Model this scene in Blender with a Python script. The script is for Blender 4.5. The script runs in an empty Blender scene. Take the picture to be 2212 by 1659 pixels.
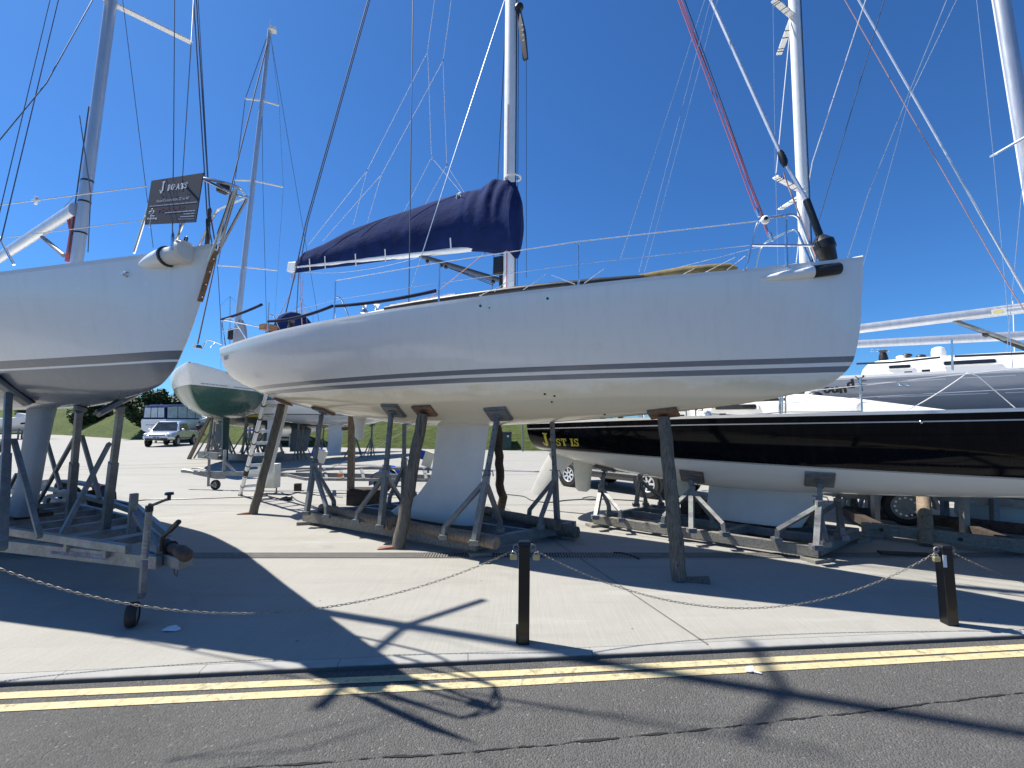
import bpy, bmesh, math, random
from mathutils import Vector, Matrix, noise
R = math.radians
rnd = random.Random(7)
SC = bpy.context.scene
COL = SC.collection
# ---------------------------------------------------------------- camera, sky, sun, exposure
FPX, CX, CY, PIT, EYE = 1000.0, 1106.0, 829.5, math.atan(0.0825), 1.70
cam_d = bpy.data.cameras.new('camera'); cam = bpy.data.objects.new('camera', cam_d); COL.objects.link(cam)
cam.location = (0, 0, EYE); cam.rotation_euler = (R(90) + PIT, 0, 0)
cam_d.sensor_width = 36.0; cam_d.lens = 36.0 * FPX / 2212.0
cam_d.clip_start = 0.05; cam_d.clip_end = 3000
SC.camera = cam
SUN_EL = R(57.3)
SUN_AZ = Vector((-0.942, 0.335))
w = bpy.data.worlds.new('World'); SC.world = w; w.use_nodes = True
nt = w.node_tree
bg = nt.nodes['Background']; bg.inputs['Strength'].default_value = 0.056
sky = nt.nodes.new('ShaderNodeTexSky'); sky.sky_type = 'NISHITA'; sky.sun_disc = False
sky.sun_elevation = SUN_EL
sky.sun_rotation = math.atan2(SUN_AZ.x, SUN_AZ.y)
sky.altitude = 900; sky.air_density = 1.0; sky.dust_density = 0.9; sky.ozone_density = 4.0
tint = nt.nodes.new('ShaderNodeMix'); tint.data_type = 'RGBA'; tint.blend_type = 'MULTIPLY'; tint.inputs[0].default_value = 1.0
tint.inputs[7].default_value = (0.42, 0.85, 1.30, 1)
nt.links.new(sky.outputs[0], tint.inputs[6]); nt.links.new(tint.outputs[2], bg.inputs[0])
sd = bpy.data.lights.new('sun', 'SUN'); sun = bpy.data.objects.new('sun', sd); COL.objects.link(sun)
sd.energy = 4.2; sd.angle = R(0.53); sd.color = (1.0, 0.955, 0.88)
sdir = Vector((SUN_AZ.x * math.cos(SUN_EL), SUN_AZ.y * math.cos(SUN_EL), math.sin(SUN_EL)))
sun.rotation_euler = sdir.to_track_quat('Z', 'Y').to_euler(); sun.location = (-20, 8, 40)
SC.view_settings.view_transform = 'Standard'; SC.view_settings.look = 'None'
SC.view_settings.gamma = 1.0; SC.view_settings.exposure = 1.05
SC.cycles.max_bounces = 8

# ---------------------------------------------------------------- photo pixel (2212 wide) -> place
def ray(x, y):
    a, c = (x - CX) / FPX, (CY - y) / FPX
    cp, sp = math.cos(PIT), math.sin(PIT)
    return Vector((a, cp - c * sp, sp + c * cp))
EYEV = Vector((0, 0, EYE))
def ground(x, y, z=0.0):
    r = ray(x, y); return EYEV + r * ((z - EYE) / r.z)
def atY(x, y, Y):
    r = ray(x, y); return EYEV + r * (Y / r.y)

# ---------------------------------------------------------------- mesh building
class MB:
    def __init__(s): s.v = []; s.f = []
    def add(s, vs, fs):
        o = len(s.v); s.v += [Vector(p) for p in vs]; s.f += [tuple(i + o for i in f) for f in fs]; return s
    def box(s, c, d, M=None):
        c = Vector(c); x, y, z = d[0] / 2, d[1] / 2, d[2] / 2
        p = [Vector(q) for q in ((-x,-y,-z),(x,-y,-z),(x,y,-z),(-x,y,-z),(-x,-y,z),(x,-y,z),(x,y,z),(-x,y,z))]
        if M is not None: p = [M @ q for q in p]
        return s.add([c + q for q in p], [(3,2,1,0),(4,5,6,7),(0,1,5,4),(1,2,6,5),(2,3,7,6),(3,0,4,7)])
    def beam(s, a, b, w_, h_, up=(0, 0, 1)):
        a, b = Vector(a), Vector(b); d = (b - a); L = d.length
        if L < 1e-6: return s
        x = d / L; up = Vector(up); y = up.cross(x)
        if y.length < 1e-4: y = Vector((0, 1, 0)).cross(x)
        y.normalize(); z = x.cross(y)
        M = Matrix((x, y, z)).transposed()
        return s.box((a + b) / 2, (L, w_, h_), M)
    def tube(s, pts, r, n=8, caps=True, flat=1.0):
        pts = [Vector(p) for p in pts]; m = len(pts)
        rs = r if isinstance(r, (list, tuple)) else [r] * m
        prev = None; rings = []
        for i, p in enumerate(pts):
            t = (pts[min(i + 1, m - 1)] - pts[max(i - 1, 0)])
            t = t.normalized() if t.length > 1e-9 else Vector((0, 0, 1))
            if prev is None:
                u = Vector((0, 0, 1)) if abs(t.z) < 0.9 else Vector((1, 0, 0))
                u = (u - t * u.dot(t)).normalized()
            else:
                u = prev - t * prev.dot(t)
                u = u.normalized() if u.length > 1e-6 else prev
            prev = u; vv = t.cross(u)
            rings.append([p + (u * math.cos(2 * math.pi * k / n) + vv * flat * math.sin(2 * math.pi * k / n)) * rs[i] for k in range(n)])
        return s.loft(rings, caps)
    def loft(s, rings, caps=True, closed=True):
        n = len(rings[0]); o = len(s.v)
        for r_ in rings: s.v += [Vector(p) for p in r_]
        for i in range(len(rings) - 1):
            for k in range(n if closed else n - 1):
                k2 = (k + 1) % n
                s.f.append((o + i * n + k, o + i * n + k2, o + (i + 1) * n + k2, o + (i + 1) * n + k))
        if caps:
            s.f.append(tuple(o + k for k in reversed(range(n))))
            s.f.append(tuple(o + (len(rings) - 1) * n + k for k in range(n)))
        return s
    def cyl(s, a, b, r0, r1=None, n=16):
        return s.tube([a, b], [r0, r0 if r1 is None else r1], n)
    def ball(s, c, r, n=12, m=8, sq=(1, 1, 1)):
        c = Vector(c); rings = []
        for i in range(m + 1):
            t = math.pi * i / m
            rr = max(math.sin(t), 1e-3)
            rings.append([c + Vector((r * rr * math.cos(2*math.pi*k/n) * sq[0], r * rr * math.sin(2*math.pi*k/n) * sq[1], -r * math.cos(t) * sq[2])) for k in range(n)])
        return s.loft(rings, True)
    def torus(s, c, ax, R_, r, n=20, m=8, a0=0, a1=2 * math.pi):
        ax = Vector(ax).normalized(); u = ax.orthogonal().normalized(); v = ax.cross(u); c = Vector(c)
        full = abs(a1 - a0 - 2 * math.pi) < 1e-6
        pts = [c + (u * math.cos(a0 + (a1 - a0) * k / n) + v * math.sin(a0 + (a1 - a0) * k / n)) * R_ for k in range(n + 1)]
        return s.tube(pts, r, m, not full)
    def prism(s, poly, off):
        """poly: list of 3D points, off: extrusion vector"""
        poly = [Vector(p) for p in poly]; off = Vector(off); n = len(poly)
        vs = poly + [p + off for p in poly]
        fs = [tuple(reversed(range(n))), tuple(range(n, 2 * n))] + [(k, (k + 1) % n, n + (k + 1) % n, n + k) for k in range(n)]
        return s.add(vs, fs)

FR = {}
def _root(o):
    while o.parent is not None: o = o.parent
    return o
def obj(name, mb, m, parent=None, world=False, smooth=True, angle=38, attr=None, kind=None, bevel=0.0):
    me = bpy.data.meshes.new(name)
    vs = mb.v
    if parent is not None and world:
        Mi = FR[_root(parent).name].inverted(); vs = [Mi @ p for p in vs]
    me.from_pydata([tuple(p) for p in vs], [], mb.f)
    me.update()
    bm = bmesh.new(); bm.from_mesh(me); bmesh.ops.recalc_face_normals(bm, faces=bm.faces); bm.to_mesh(me); bm.free()
    if attr:
        for k, vals in attr.items():
            a = me.attributes.new(k, 'FLOAT', 'POINT'); a.data.foreach_set('value', vals)
    if smooth:
        me.polygons.foreach_set('use_smooth', [True] * len(me.polygons))
        me.set_sharp_from_angle(angle=R(angle))
    me.materials.append(m)
    o = bpy.data.objects.new(name, me); COL.objects.link(o)
    if parent is not None: o.parent = parent
    if kind: o['kind'] = kind
    if bevel > 0:
        b = o.modifiers.new('bevel', 'BEVEL'); b.width = bevel; b.segments = 2; b.limit_method = 'ANGLE'; b.angle_limit = R(40)
    return o
def tag(o, label, cat, group=None):
    o['label'] = label; o['category'] = cat
    if group: o['group'] = group
    return o
def thing(name, label, cat, loc=(0, 0, 0), rotz=0.0, group=None):
    o = bpy.data.objects.new(name, None); COL.objects.link(o); o.empty_display_size = 0.2
    o.location = loc; o.rotation_euler = (0, 0, rotz)
    FR[o.name] = Matrix.Translation(Vector(loc)) @ Matrix.Rotation(rotz, 4, 'Z')
    return tag(o, label, cat, group)
def copy_tree(o, loc, rotz, label, group=None, scale=None):
    def rec(x, par):
        c = x.copy(); COL.objects.link(c)
        if par is not None: c.parent = par
        for ch in list(x.children): rec(ch, c)
        return c
    c = rec(o, None); c.location = loc; c.rotation_euler = (0, 0, rotz); c['label'] = label
    if group: c['group'] = group
    if scale: c.scale = scale
    FR[c.name] = Matrix.Translation(Vector(loc)) @ Matrix.Rotation(rotz, 4, 'Z')
    return c

# ---------------------------------------------------------------- materials
class NT:
    def __init__(s, name):
        s.m = bpy.data.materials.new(name); s.m.use_nodes = True
        s.n = s.m.node_tree.nodes; s.l = s.m.node_tree.links
        s.b = s.n['Principled BSDF']
    def new(s, t, **k):
        x = s.n.new(t)
        for a, v in k.items(): setattr(x, a, v)
        return x
    def link(s, a, b): s.l.new(a, b)
    def coords(s, kind='Object', scale=(1, 1, 1), rot=(0, 0, 0)):
        t = s.new('ShaderNodeTexCoord'); mp = s.new('ShaderNodeMapping')
        mp.inputs['Scale'].default_value = scale; mp.inputs['Rotation'].default_value = rot
        s.link(t.outputs[kind], mp.inputs['Vector']); return mp.outputs[0]
    def noise(s, vec, scale, detail=4, rough=0.6, dist=0.0):
        x = s.new('ShaderNodeTexNoise'); x.inputs['Scale'].default_value = scale
        x.inputs['Detail'].default_value = detail; x.inputs['Roughness'].default_value = rough; x.inputs['Distortion'].default_value = dist
        s.link(vec, x.inputs['Vector']); return x.outputs['Fac']
    def ramp(s, fac, stops, interp='LINEAR'):
        x = s.new('ShaderNodeValToRGB'); x.color_ramp.interpolation = interp
        e = x.color_ramp.elements
        while len(e) > 1: e.remove(e[0])
        e[0].position = stops[0][0]; e[0].color = (*stops[0][1], 1) if not isinstance(stops[0][1], float) else (stops[0][1],) * 3 + (1,)
        for p, c in stops[1:]:
            k = e.new(p); k.color = (*c, 1) if not isinstance(c, float) else (c, c, c, 1)
        s.link(fac, x.inputs[0]); return x.outputs[0]
    def mix(s, fac, a, b, mode='MIX'):
        x = s.new('ShaderNodeMix'); x.data_type = 'RGBA'; x.blend_type = mode
        for sock, v in ((x.inputs[0], fac), (x.inputs[6], a), (x.inputs[7], b)):
            if isinstance(v, (int, float)): sock.default_value = v
            elif isinstance(v, (tuple, list)): sock.default_value = (*v, 1)
            else: s.link(v, sock)
        return x.outputs[2]
    def math(s, op, a, b=0.0):
        x = s.new('ShaderNodeMath'); x.operation = op
        for sock, v in ((x.inputs[0], a), (x.inputs[1], b)):
            if isinstance(v, (int, float)): sock.default_value = v
            else: s.link(v, sock)
        return x.outputs[0]
    def bump(s, h, strength=0.3, dist=0.01):
        x = s.new('ShaderNodeBump'); x.inputs['Strength'].default_value = strength; x.inputs['Distance'].default_value = dist
        s.link(h, x.inputs['Height']); s.link(x.outputs[0], s.b.inputs['Normal'])
    def base(s, c):
        if isinstance(c, tuple): s.b.inputs['Base Color'].default_value = (*c, 1)
        else: s.link(c, s.b.inputs['Base Color'])
    def set(s, rough=0.5, metal=0.0, spec=0.5, coat=0.0):
        s.b.inputs['Roughness'].default_value = rough; s.b.inputs['Metallic'].default_value = metal
        s.b.inputs['Specular IOR Level'].default_value = spec; s.b.inputs['Coat Weight'].default_value = coat
        s.b.inputs['Coat Roughness'].default_value = 0.05
        return s
def plain(name, c, rough=0.5, metal=0.0, var=0.12, scale=6.0, coat=0.0, bump=0.0, stretch=(1, 1, 1)):
    """paint / metal / plastic with faint worn variation"""
    t = NT(name); t.set(rough, metal, 0.5, coat)
    v = t.coords('Object', stretch); f = t.noise(v, scale, 5, 0.65)
    lo = tuple(x * (1 - var) for x in c); hi = tuple(min(1, x * (1 + var)) for x in c)
    t.base(t.ramp(f, [(0.3, lo), (0.7, hi)]))
    x = t.new('ShaderNodeMapRange'); x.inputs['To Min'].default_value = max(0.02, rough - 0.08); x.inputs['To Max'].default_value = min(1, rough + 0.12)
    t.link(f, x.inputs['Value']); t.link(x.outputs[0], t.b.inputs['Roughness'])
    if bump: t.bump(f, bump, 0.01)
    return t.m
def galv(name, c=(0.30, 0.34, 0.37), rough=0.5, metal=0.45):
    t = NT(name); t.set(rough, metal)
    v = t.coords('Object'); vor = t.new('ShaderNodeTexVoronoi'); vor.inputs['Scale'].default_value = 45
    t.link(v, vor.inputs['Vector'])
    f = t.noise(v, 5, 6, 0.7); f2 = t.noise(v, 1.7, 3)
    base = t.ramp(f, [(0.3, tuple(x * 0.62 for x in c)), (0.6, c), (0.8, tuple(min(1, x * 1.3) for x in c))])
    base = t.mix(0.22, base, vor.outputs['Color'], 'SOFT_LIGHT')
    rust = t.ramp(f2, [(0.66, 0.0), (0.78, 1.0)])
    base = t.mix(t.math('MULTIPLY', rust, 0.35), base, (0.20, 0.13, 0.09))
    t.base(base); t.bump(f, 0.15, 0.004)
    return t.m
def wood(name, c0, c1, scale=(14, 14, 1.2)):
    t = NT(name); t.set(0.85, 0, .25)
    v = t.coords('Object', scale); f = t.noise(v, 2.6, 10, 0.78, 1.2)
    f2 = t.noise(t.coords('Object'), 1.5, 3)
    base = t.ramp(f, [(0.34, tuple(x * 0.35 for x in c0)), (0.45, c0), (0.62, c1), (0.74, tuple(x * .6 for x in c0))])
    base = t.mix(t.math('MULTIPLY', f2, 0.35), base, tuple(x * 0.55 for x in c0))
    t.base(base); t.bump(f, 0.6, 0.012); return t.m

MZ = {}
def hull_mat(name, bands, rough=0.18, tilt=0.0, spec=0.5, streaks=0.14, soft=0.0, dirt=None, sheer=None, coat=0.3, curve=0.0, s0=0.0, dirt_top=(0, 0)):
    """bands: [(z, colour)...] colour applies above z ; sheer: [(drop, colour)] lines measured down from the sheer"""
    t = NT(name); t.set(rough, 0, spec, coat)
    tc = t.new('ShaderNodeTexCoord'); sp = t.new('ShaderNodeSeparateXYZ'); t.link(tc.outputs['Object'], sp.inputs[0])
    mr = t.new('ShaderNodeMapRange'); mr.inputs['From Min'].default_value = 0; mr.inputs['From Max'].default_value = 5
    t.link(t.math('ADD', sp.outputs['Z'], t.math('MULTIPLY', sp.outputs['X'], tilt)), mr.inputs['Value'])
    col = t.ramp(mr.outputs[0], [(max(0, z) / 5, c) for z, c in bands], 'CONSTANT')
    big = t.noise(t.coords('Object', (0.5, 0.5, 0.9)), 1.3, 3, 0.5)
    streak = t.noise(t.coords('Object', (5, 5, 0.35)), 2.0, 5, 0.65)
    col = t.mix(t.math('MULTIPLY', t.ramp(streak, [(0.5, 0.0), (0.8, 1.0)]), streaks), col, (0.40, 0.36, 0.28))
    if dirt:
        zmax, dc, amt = dirt
        wob = t.math('ADD', sp.outputs['Z'], t.math('MULTIPLY', t.math('SUBTRACT', t.noise(t.coords('Object', (1, 1, 2)), 1.6, 5, 0.6), 0.5), 0.55))
        m2 = t.new('ShaderNodeMapRange'); m2.inputs['From Min'].default_value = zmax; m2.inputs['From Max'].default_value = zmax - 0.10
        m2.interpolation_type = 'SMOOTHSTEP'; t.link(wob, m2.inputs['Value'])
        m3 = t.new('ShaderNodeMapRange'); m3.inputs['From Min'].default_value = zmax + .012; m3.inputs['From Max'].default_value = zmax
        t.link(sp.outputs['Z'], m3.inputs['Value'])
        fac = t.math('MULTIPLY', t.math('MULTIPLY', m2.outputs[0], m3.outputs[0]), amt)
        col = t.mix(fac, col, dc)
    if sheer:
        at_ = t.new('ShaderNodeAttribute'); at_.attribute_name = 'drop'
        for lo, hi, c in sheer:
            a = t.math('GREATER_THAN', at_.outputs['Fac'], lo); b = t.math('LESS_THAN', at_.outputs['Fac'], hi)
            col = t.mix(t.math('MULTIPLY', a, b), col, c)
    t.base(col)
    x = t.new('ShaderNodeMapRange'); x.inputs['To Min'].default_value = max(.02, rough - 0.06); x.inputs['To Max'].default_value = rough + 0.1
    t.link(big, x.inputs['Value']); t.link(x.outputs[0], t.b.inputs['Roughness'])
    bm_ = t.noise(t.coords('Object', (1, 1, 1)), 0.9, 2, 0.4); t.bump(bm_, 0.015, 0.05)
    return t.m

M = {}
M['white'] = plain('white_gelcoat', (0.86, 0.845, 0.80), 0.3, 0, 0.03, 3, 0.2)
M['deck'] = plain('deck_white', (0.80, 0.79, 0.76), 0.55, 0, 0.05, 8)
M['mast_white'] = plain('mast_white_paint', (0.78, 0.79, 0.79), 0.35, 0, 0.05, 8, 0.1)
M['mast_alu'] = plain('mast_aluminium', (0.50, 0.52, 0.55), 0.38, 0.6, 0.10, 5, 0, 0, (3, 3, 0.4))
M['steel'] = plain('stainless_steel', (0.72, 0.72, 0.72), 0.16, 1.0, 0.06, 10)
M['wire'] = plain('rigging_wire', (0.62, 0.64, 0.66), 0.3, 0.8, 0.05, 10)
M['wire_dark'] = plain('dark_rigging', (0.07, 0.075, 0.085), 0.6, 0, 0.2, 20)
M['wire_grey'] = plain('grey_rigging', (0.15, 0.16, 0.18), 0.5, 0.3, 0.2, 20)
M['rust'] = plain('rusty_cast_steel', (0.10, 0.065, 0.045), 0.7, 0.2, 0.45, 14, 0, 0.3)
M['rope_white'] = plain('white_rope', (0.72, 0.72, 0.70), 0.8, 0, 0.1, 60)
M['rope_red'] = plain('red_rope', (0.42, 0.10, 0.13), 0.8, 0, 0.25, 60)
M['rope_pink'] = plain('faded_red_rope', (0.45, 0.27, 0.24), 0.8, 0, 0.25, 60)
M['black'] = plain('black_plastic', (0.012, 0.012, 0.014), 0.42, 0, 0.25, 12)
M['black_paint'] = plain('black_paint', (0.0045, 0.0045, 0.005), 0.3, 0, 0.3, 10, 0.15)
M['rubber'] = plain('tyre_rubber', (0.018, 0.018, 0.019), 0.75, 0, 0.3, 30)
M['galv'] = galv('galvanised_steel', (0.27, 0.275, 0.27))
M['galv_dark'] = galv('weathered_galvanised_steel', (0.235, 0.245, 0.245), 0.55, 0.35)
M['galv_paint'] = galv('grey_painted_steel', (0.20, 0.205, 0.20), 0.5, 0.15)
M['alu'] = plain('aluminium', (0.74, 0.75, 0.76), 0.35, 0.5, 0.06, 12)
M['wood_grey'] = wood('weathered_prop_wood', (0.125, 0.11, 0.088), (0.25, 0.222, 0.178))
M['wood_pole'] = wood('pole_wood', (0.22, 0.17, 0.12), (0.40, 0.32, 0.23))
M['wood_rail'] = wood('rail_timber', (0.22, 0.205, 0.175), (0.34, 0.325, 0.285), (1.2, 14, 14))
M['wood_dark'] = wood('dark_block_wood', (0.055, 0.042, 0.034), (0.11, 0.085, 0.07), (3, 10, 10))
M['ply'] = wood('plywood_pad', (0.20, 0.12, 0.08), (0.34, 0.22, 0.14), (3, 3, 12))
M['yellow_red_wood'] = wood('reddish_wedge_wood', (0.24, 0.13, 0.09), (0.36, 0.22, 0.15), (3, 8, 8))
M['cream'] = plain('cream_paint', (0.70, 0.67, 0.55), 0.55, 0, 0.06, 6)
M['keel_white'] = plain('keel_paint', (0.72, 0.70, 0.65), 0.5, 0, 0.06, 3)
M['keel_grey'] = plain('grey_antifoul', (0.17, 0.20, 0.23), 0.6, 0, 0.15, 3)
M['brass'] = plain('brass_padlock', (0.60, 0.50, 0.25), 0.35, 0.7, 0.1, 10)
M['chain'] = plain('chain_steel', (0.27, 0.24, 0.20), 0.5, 0.6, 0.35, 30)
M['blue_plastic'] = plain('blue_plastic', (0.015, 0.06, 0.36), 0.4, 0, 0.12, 6)
M['glass_dark'] = plain('dark_glass', (0.015, 0.017, 0.02), 0.06, 0, 0.1, 3, 0.5)
M['letter_yellow'] = plain('yellow_lettering', (0.72, 0.62, 0.06), 0.4, 0, 0.04, 6)
M['letter_white'] = plain('white_lettering', (0.75, 0.76, 0.76), 0.5, 0, 0.03, 6)
M['letter_grey'] = plain('grey_lettering', (0.38, 0.42, 0.46), 0.5, 0, 0.05, 6)
M['letter_red'] = plain('dull_red_lettering', (0.085, 0.018, 0.025), 0.6, 0, 0.1, 6)
M['letter_blue'] = plain('faded_blue_lettering', (0.13, 0.17, 0.34), 0.6, 0, 0.25, 20)
M['letter_black'] = plain('black_lettering', (0.012, 0.012, 0.014), 0.45, 0, 0.1, 6)
M['sign_navy'] = plain('sign_navy', (0.007, 0.013, 0.032), 0.75, 0, 0.12, 4)
M['orange'] = plain('orange_lens', (0.7, 0.18, 0.04), 0.3, 0, 0.05, 6)
M['red'] = plain('red_plastic', (0.55, 0.04, 0.05), 0.35, 0, 0.08, 6)
M['teak'] = wood('teak', (0.28, 0.15, 0.08), (0.42, 0.25, 0.14), (2, 8, 8))
M['bag_brown'] = plain('olive_sail_bag', (0.20, 0.15, 0.06), 0.85, 0, 0.35, 9, 0, 0.4)
def canvas(name, c):
    t = NT(name); t.set(0.9, 0, 0.08)
    v = t.coords('Object'); f = t.noise(v, 3.5, 5, 0.6); f2 = t.noise(t.coords('Object', (1, 1, 1.4)), 16, 5, 0.6, 0.6)
    t.base(t.ramp(f, [(0.3, tuple(x * 0.75 for x in c)), (0.7, tuple(x * 1.3 for x in c))]))
    t.b.inputs['Sheen Weight'].default_value = 0.02
    t.bump(t.math('ADD', f, t.math('MULTIPLY', f2, 0.25)), 0.55, 0.03); return t.m
M['navy'] = canvas('navy_canvas', (0.009, 0.021, 0.085))
M['navy_sleeve'] = canvas('navy_sleeve', (0.022, 0.028, 0.055))
# ================================================================ SETTING
def struct(name, mb, m, **k): return obj(name, mb, m, kind='structure', **k)
KA, KB = Vector((-3.369, 3.197, 0)), Vector((4.119, 3.877, 0))
kd = (KB - KA).normalized(); kn = Vector((-kd.y, kd.x, 0))          # kn points into the yard
ROADZ = -0.035
def kpt(u, v, z=0.0): return KA + kd * u + kn * v + Vector((0, 0, z))   # along the kerb, into the yard

def concrete_mat():
    t = NT('brushed_concrete'); t.set(0.85, 0, 0.3)
    big = t.noise(t.coords('Object'), 0.55, 5, 0.6); mid = t.noise(t.coords('Object', (0.6, 1.6, 1)), 2.1, 6, 0.65, 0.4)
    fine = t.noise(t.coords('Object'), 55, 4, 0.7)
    brush = t.noise(t.coords('Object', (34, 1.0, 1), (0, 0, R(-16))), 1.7, 4, 0.7)
    stain = t.noise(t.coords('Object', (0.45, 2.2, 1), (0, 0, R(5))), 1.1, 5, 0.6, 0.5)
    c = t.ramp(big, [(0.3, (0.264, 0.253, 0.221)), (0.7, (0.335, 0.325, 0.291))])
    c = t.mix(0.55, c, t.ramp(mid, [(0.32, (0.245, 0.235, 0.206)), (0.55, (0.320, 0.309, 0.277)), (0.75, (0.350, 0.339, 0.310))]))
    c = t.mix(0.5, c, t.ramp(brush, [(0.3, (0.245, 0.235, 0.206)), (0.65, (0.344, 0.333, 0.301))]))
    c = t.mix(t.math('MULTIPLY', t.ramp(stain, [(0.56, 0.0), (0.72, 1.0)]), 0.45), c, (0.222, 0.205, 0.171))
    vor = t.new('ShaderNodeTexVoronoi'); vor.inputs['Scale'].default_value = 3.1; vor.inputs['Randomness'].default_value = 1.0
    t.link(t.coords('Object', (1, 1, 1), (0, 0, .4)), vor.inputs['Vector'])
    wn = t.noise(t.coords('Object'), 30, 2)
    spot = t.math('LESS_THAN', t.math('ADD', vor.outputs['Distance'], t.math('MULTIPLY', wn, 0.03)), 0.055)
    pick = t.math('GREATER_THAN', t.noise(t.coords('Object'), 0.7, 2), 0.44)
    c = t.mix(t.math('MULTIPLY', t.math('MULTIPLY', spot, pick), 0.8), c, (0.080, 0.073, 0.066))
    c = t.mix(0.25, c, t.ramp(fine, [(0.3, (0.222, 0.215, 0.191)), (0.7, (0.368, 0.360, 0.334))]))
    oil = t.noise(t.coords('Object', (1, 1, 1), (0, 0, 1.1)), 0.85, 6, 0.62, 0.8); wear = t.noise(t.coords('Object', (0.18, 1.5, 1), (0, 0, R(-20))), 2.0, 5, 0.6, 0.3)
    c = t.mix(t.math('MULTIPLY', t.ramp(oil, [(0.60, 0.0), (0.74, 1.0)]), 0.42), c, (0.188, 0.175, 0.150))
    c = t.mix(t.math('MULTIPLY', t.ramp(wear, [(0.57, 0.0), (0.72, 1.0)]), 0.30), c, (0.221, 0.213, 0.198))
    c = t.mix(t.math('MULTIPLY', t.ramp(wear, [(0.25, 1.0), (0.40, 0.0)]), 0.35), c, (0.432, 0.430, 0.415))
    t.base(c)
    t.bump(t.math('ADD', t.math('MULTIPLY', brush, 0.7), t.math('MULTIPLY', fine, 0.3)), 0.35, 0.006)
    return t.m
def asphalt_mat():
    t = NT('asphalt'); t.set(0.88, 0, 0.3)
    v = t.coords('Object')
    vor = t.new('ShaderNodeTexVoronoi'); vor.inputs['Scale'].default_value = 95; t.link(v, vor.inputs['Vector'])
    sep = t.new('ShaderNodeSeparateColor'); t.link(vor.outputs['Color'], sep.inputs[0])
    big = t.noise(v, 0.8, 5, 0.6); mid = t.noise(v, 9, 5, 0.7); fine = t.noise(v, 60, 4, 0.8)
    c = t.ramp(sep.outputs[0], [(0.0, (0.056, 0.055, 0.051)), (0.5, (0.099, 0.097, 0.093)), (0.9, (0.140, 0.136, 0.129)), (0.985, (0.155, 0.152, 0.148)), (0.99, (0.355, 0.347, 0.333))])
    c = t.mix(0.4, c, t.ramp(mid, [(0.3, (0.063, 0.062, 0.059)), (0.7, (0.133, 0.129, 0.123))]))
    c = t.mix(0.45, c, t.ramp(big, [(0.3, (0.074, 0.073, 0.070)), (0.7, (0.122, 0.119, 0.112))]))
    t.base(c)
    h = t.math('ADD', t.math('MULTIPLY', vor.outputs['Distance'], -0.8), t.math('MULTIPLY', fine, 0.8))
    t.bump(h, 0.9, 0.012); return t.m
def line_paint():
    t = NT('yellow_road_paint'); t.set(0.7, 0, 0.3)
    v = t.coords('Object'); f = t.noise(v, 22, 6, 0.75); g = t.noise(v, 3, 4, 0.6)
    fac = t.math('ADD', t.math('MULTIPLY', f, 0.75), t.math('MULTIPLY', g, 0.35))
    c = t.mix(t.ramp(fac, [(0.55, 0.0), (0.70, 0.85)]), t.ramp(g, [(0.3, (0.46, 0.38, 0.205)), (0.7, (0.56, 0.475, 0.285))]), (0.17, 0.15, 0.10))
    t.base(c); t.bump(f, 0.4, 0.006); return t.m
M['concrete'] = concrete_mat(); M['asphalt'] = asphalt_mat(); M['yellow'] = line_paint()
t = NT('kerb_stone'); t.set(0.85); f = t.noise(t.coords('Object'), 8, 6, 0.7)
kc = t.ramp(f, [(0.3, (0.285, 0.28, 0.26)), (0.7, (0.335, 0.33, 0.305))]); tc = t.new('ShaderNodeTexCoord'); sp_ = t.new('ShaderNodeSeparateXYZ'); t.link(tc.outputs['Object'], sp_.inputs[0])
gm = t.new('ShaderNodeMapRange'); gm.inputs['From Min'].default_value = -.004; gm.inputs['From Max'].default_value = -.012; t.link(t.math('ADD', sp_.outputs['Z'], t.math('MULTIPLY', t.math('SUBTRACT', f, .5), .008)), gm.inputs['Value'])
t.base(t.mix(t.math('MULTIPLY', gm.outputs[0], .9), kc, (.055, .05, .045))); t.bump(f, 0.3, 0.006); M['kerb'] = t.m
M['joint'] = plain('joint_sealant', (0.14, 0.13, 0.115), 0.9, 0, 0.3, 20)
M['iron'] = plain('cast_iron', (0.20, 0.19, 0.17), 0.6, 0.2, 0.25, 15)
M['void'] = plain('drain_channel', (0.012, 0.012, 0.012), 0.9, 0, 0.2, 10)
t = NT('grass'); t.set(0.9, 0, 0.2)
f = t.noise(t.coords('Object', (0.180, 0.180, 0.504)), 1.2, 6, 0.65); g = t.noise(t.coords('Object', (0.6, 0.6, 2.2)), 2.2, 7, 0.75)
c = t.ramp(f, [(0.3, (0.040, 0.061, 0.014)), (0.5, (0.072, 0.097, 0.023)), (0.72, (0.122, 0.137, 0.043))])
c = t.mix(0.6, c, t.ramp(g, [(0.32, (0.025, 0.043, 0.010)), (0.52, (0.079, 0.108, 0.025)), (0.75, (0.144, 0.155, 0.058))]))
t.base(c); t.bump(t.math('ADD', f, g), 1.0, 0.35); M['grass'] = t.m

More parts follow.
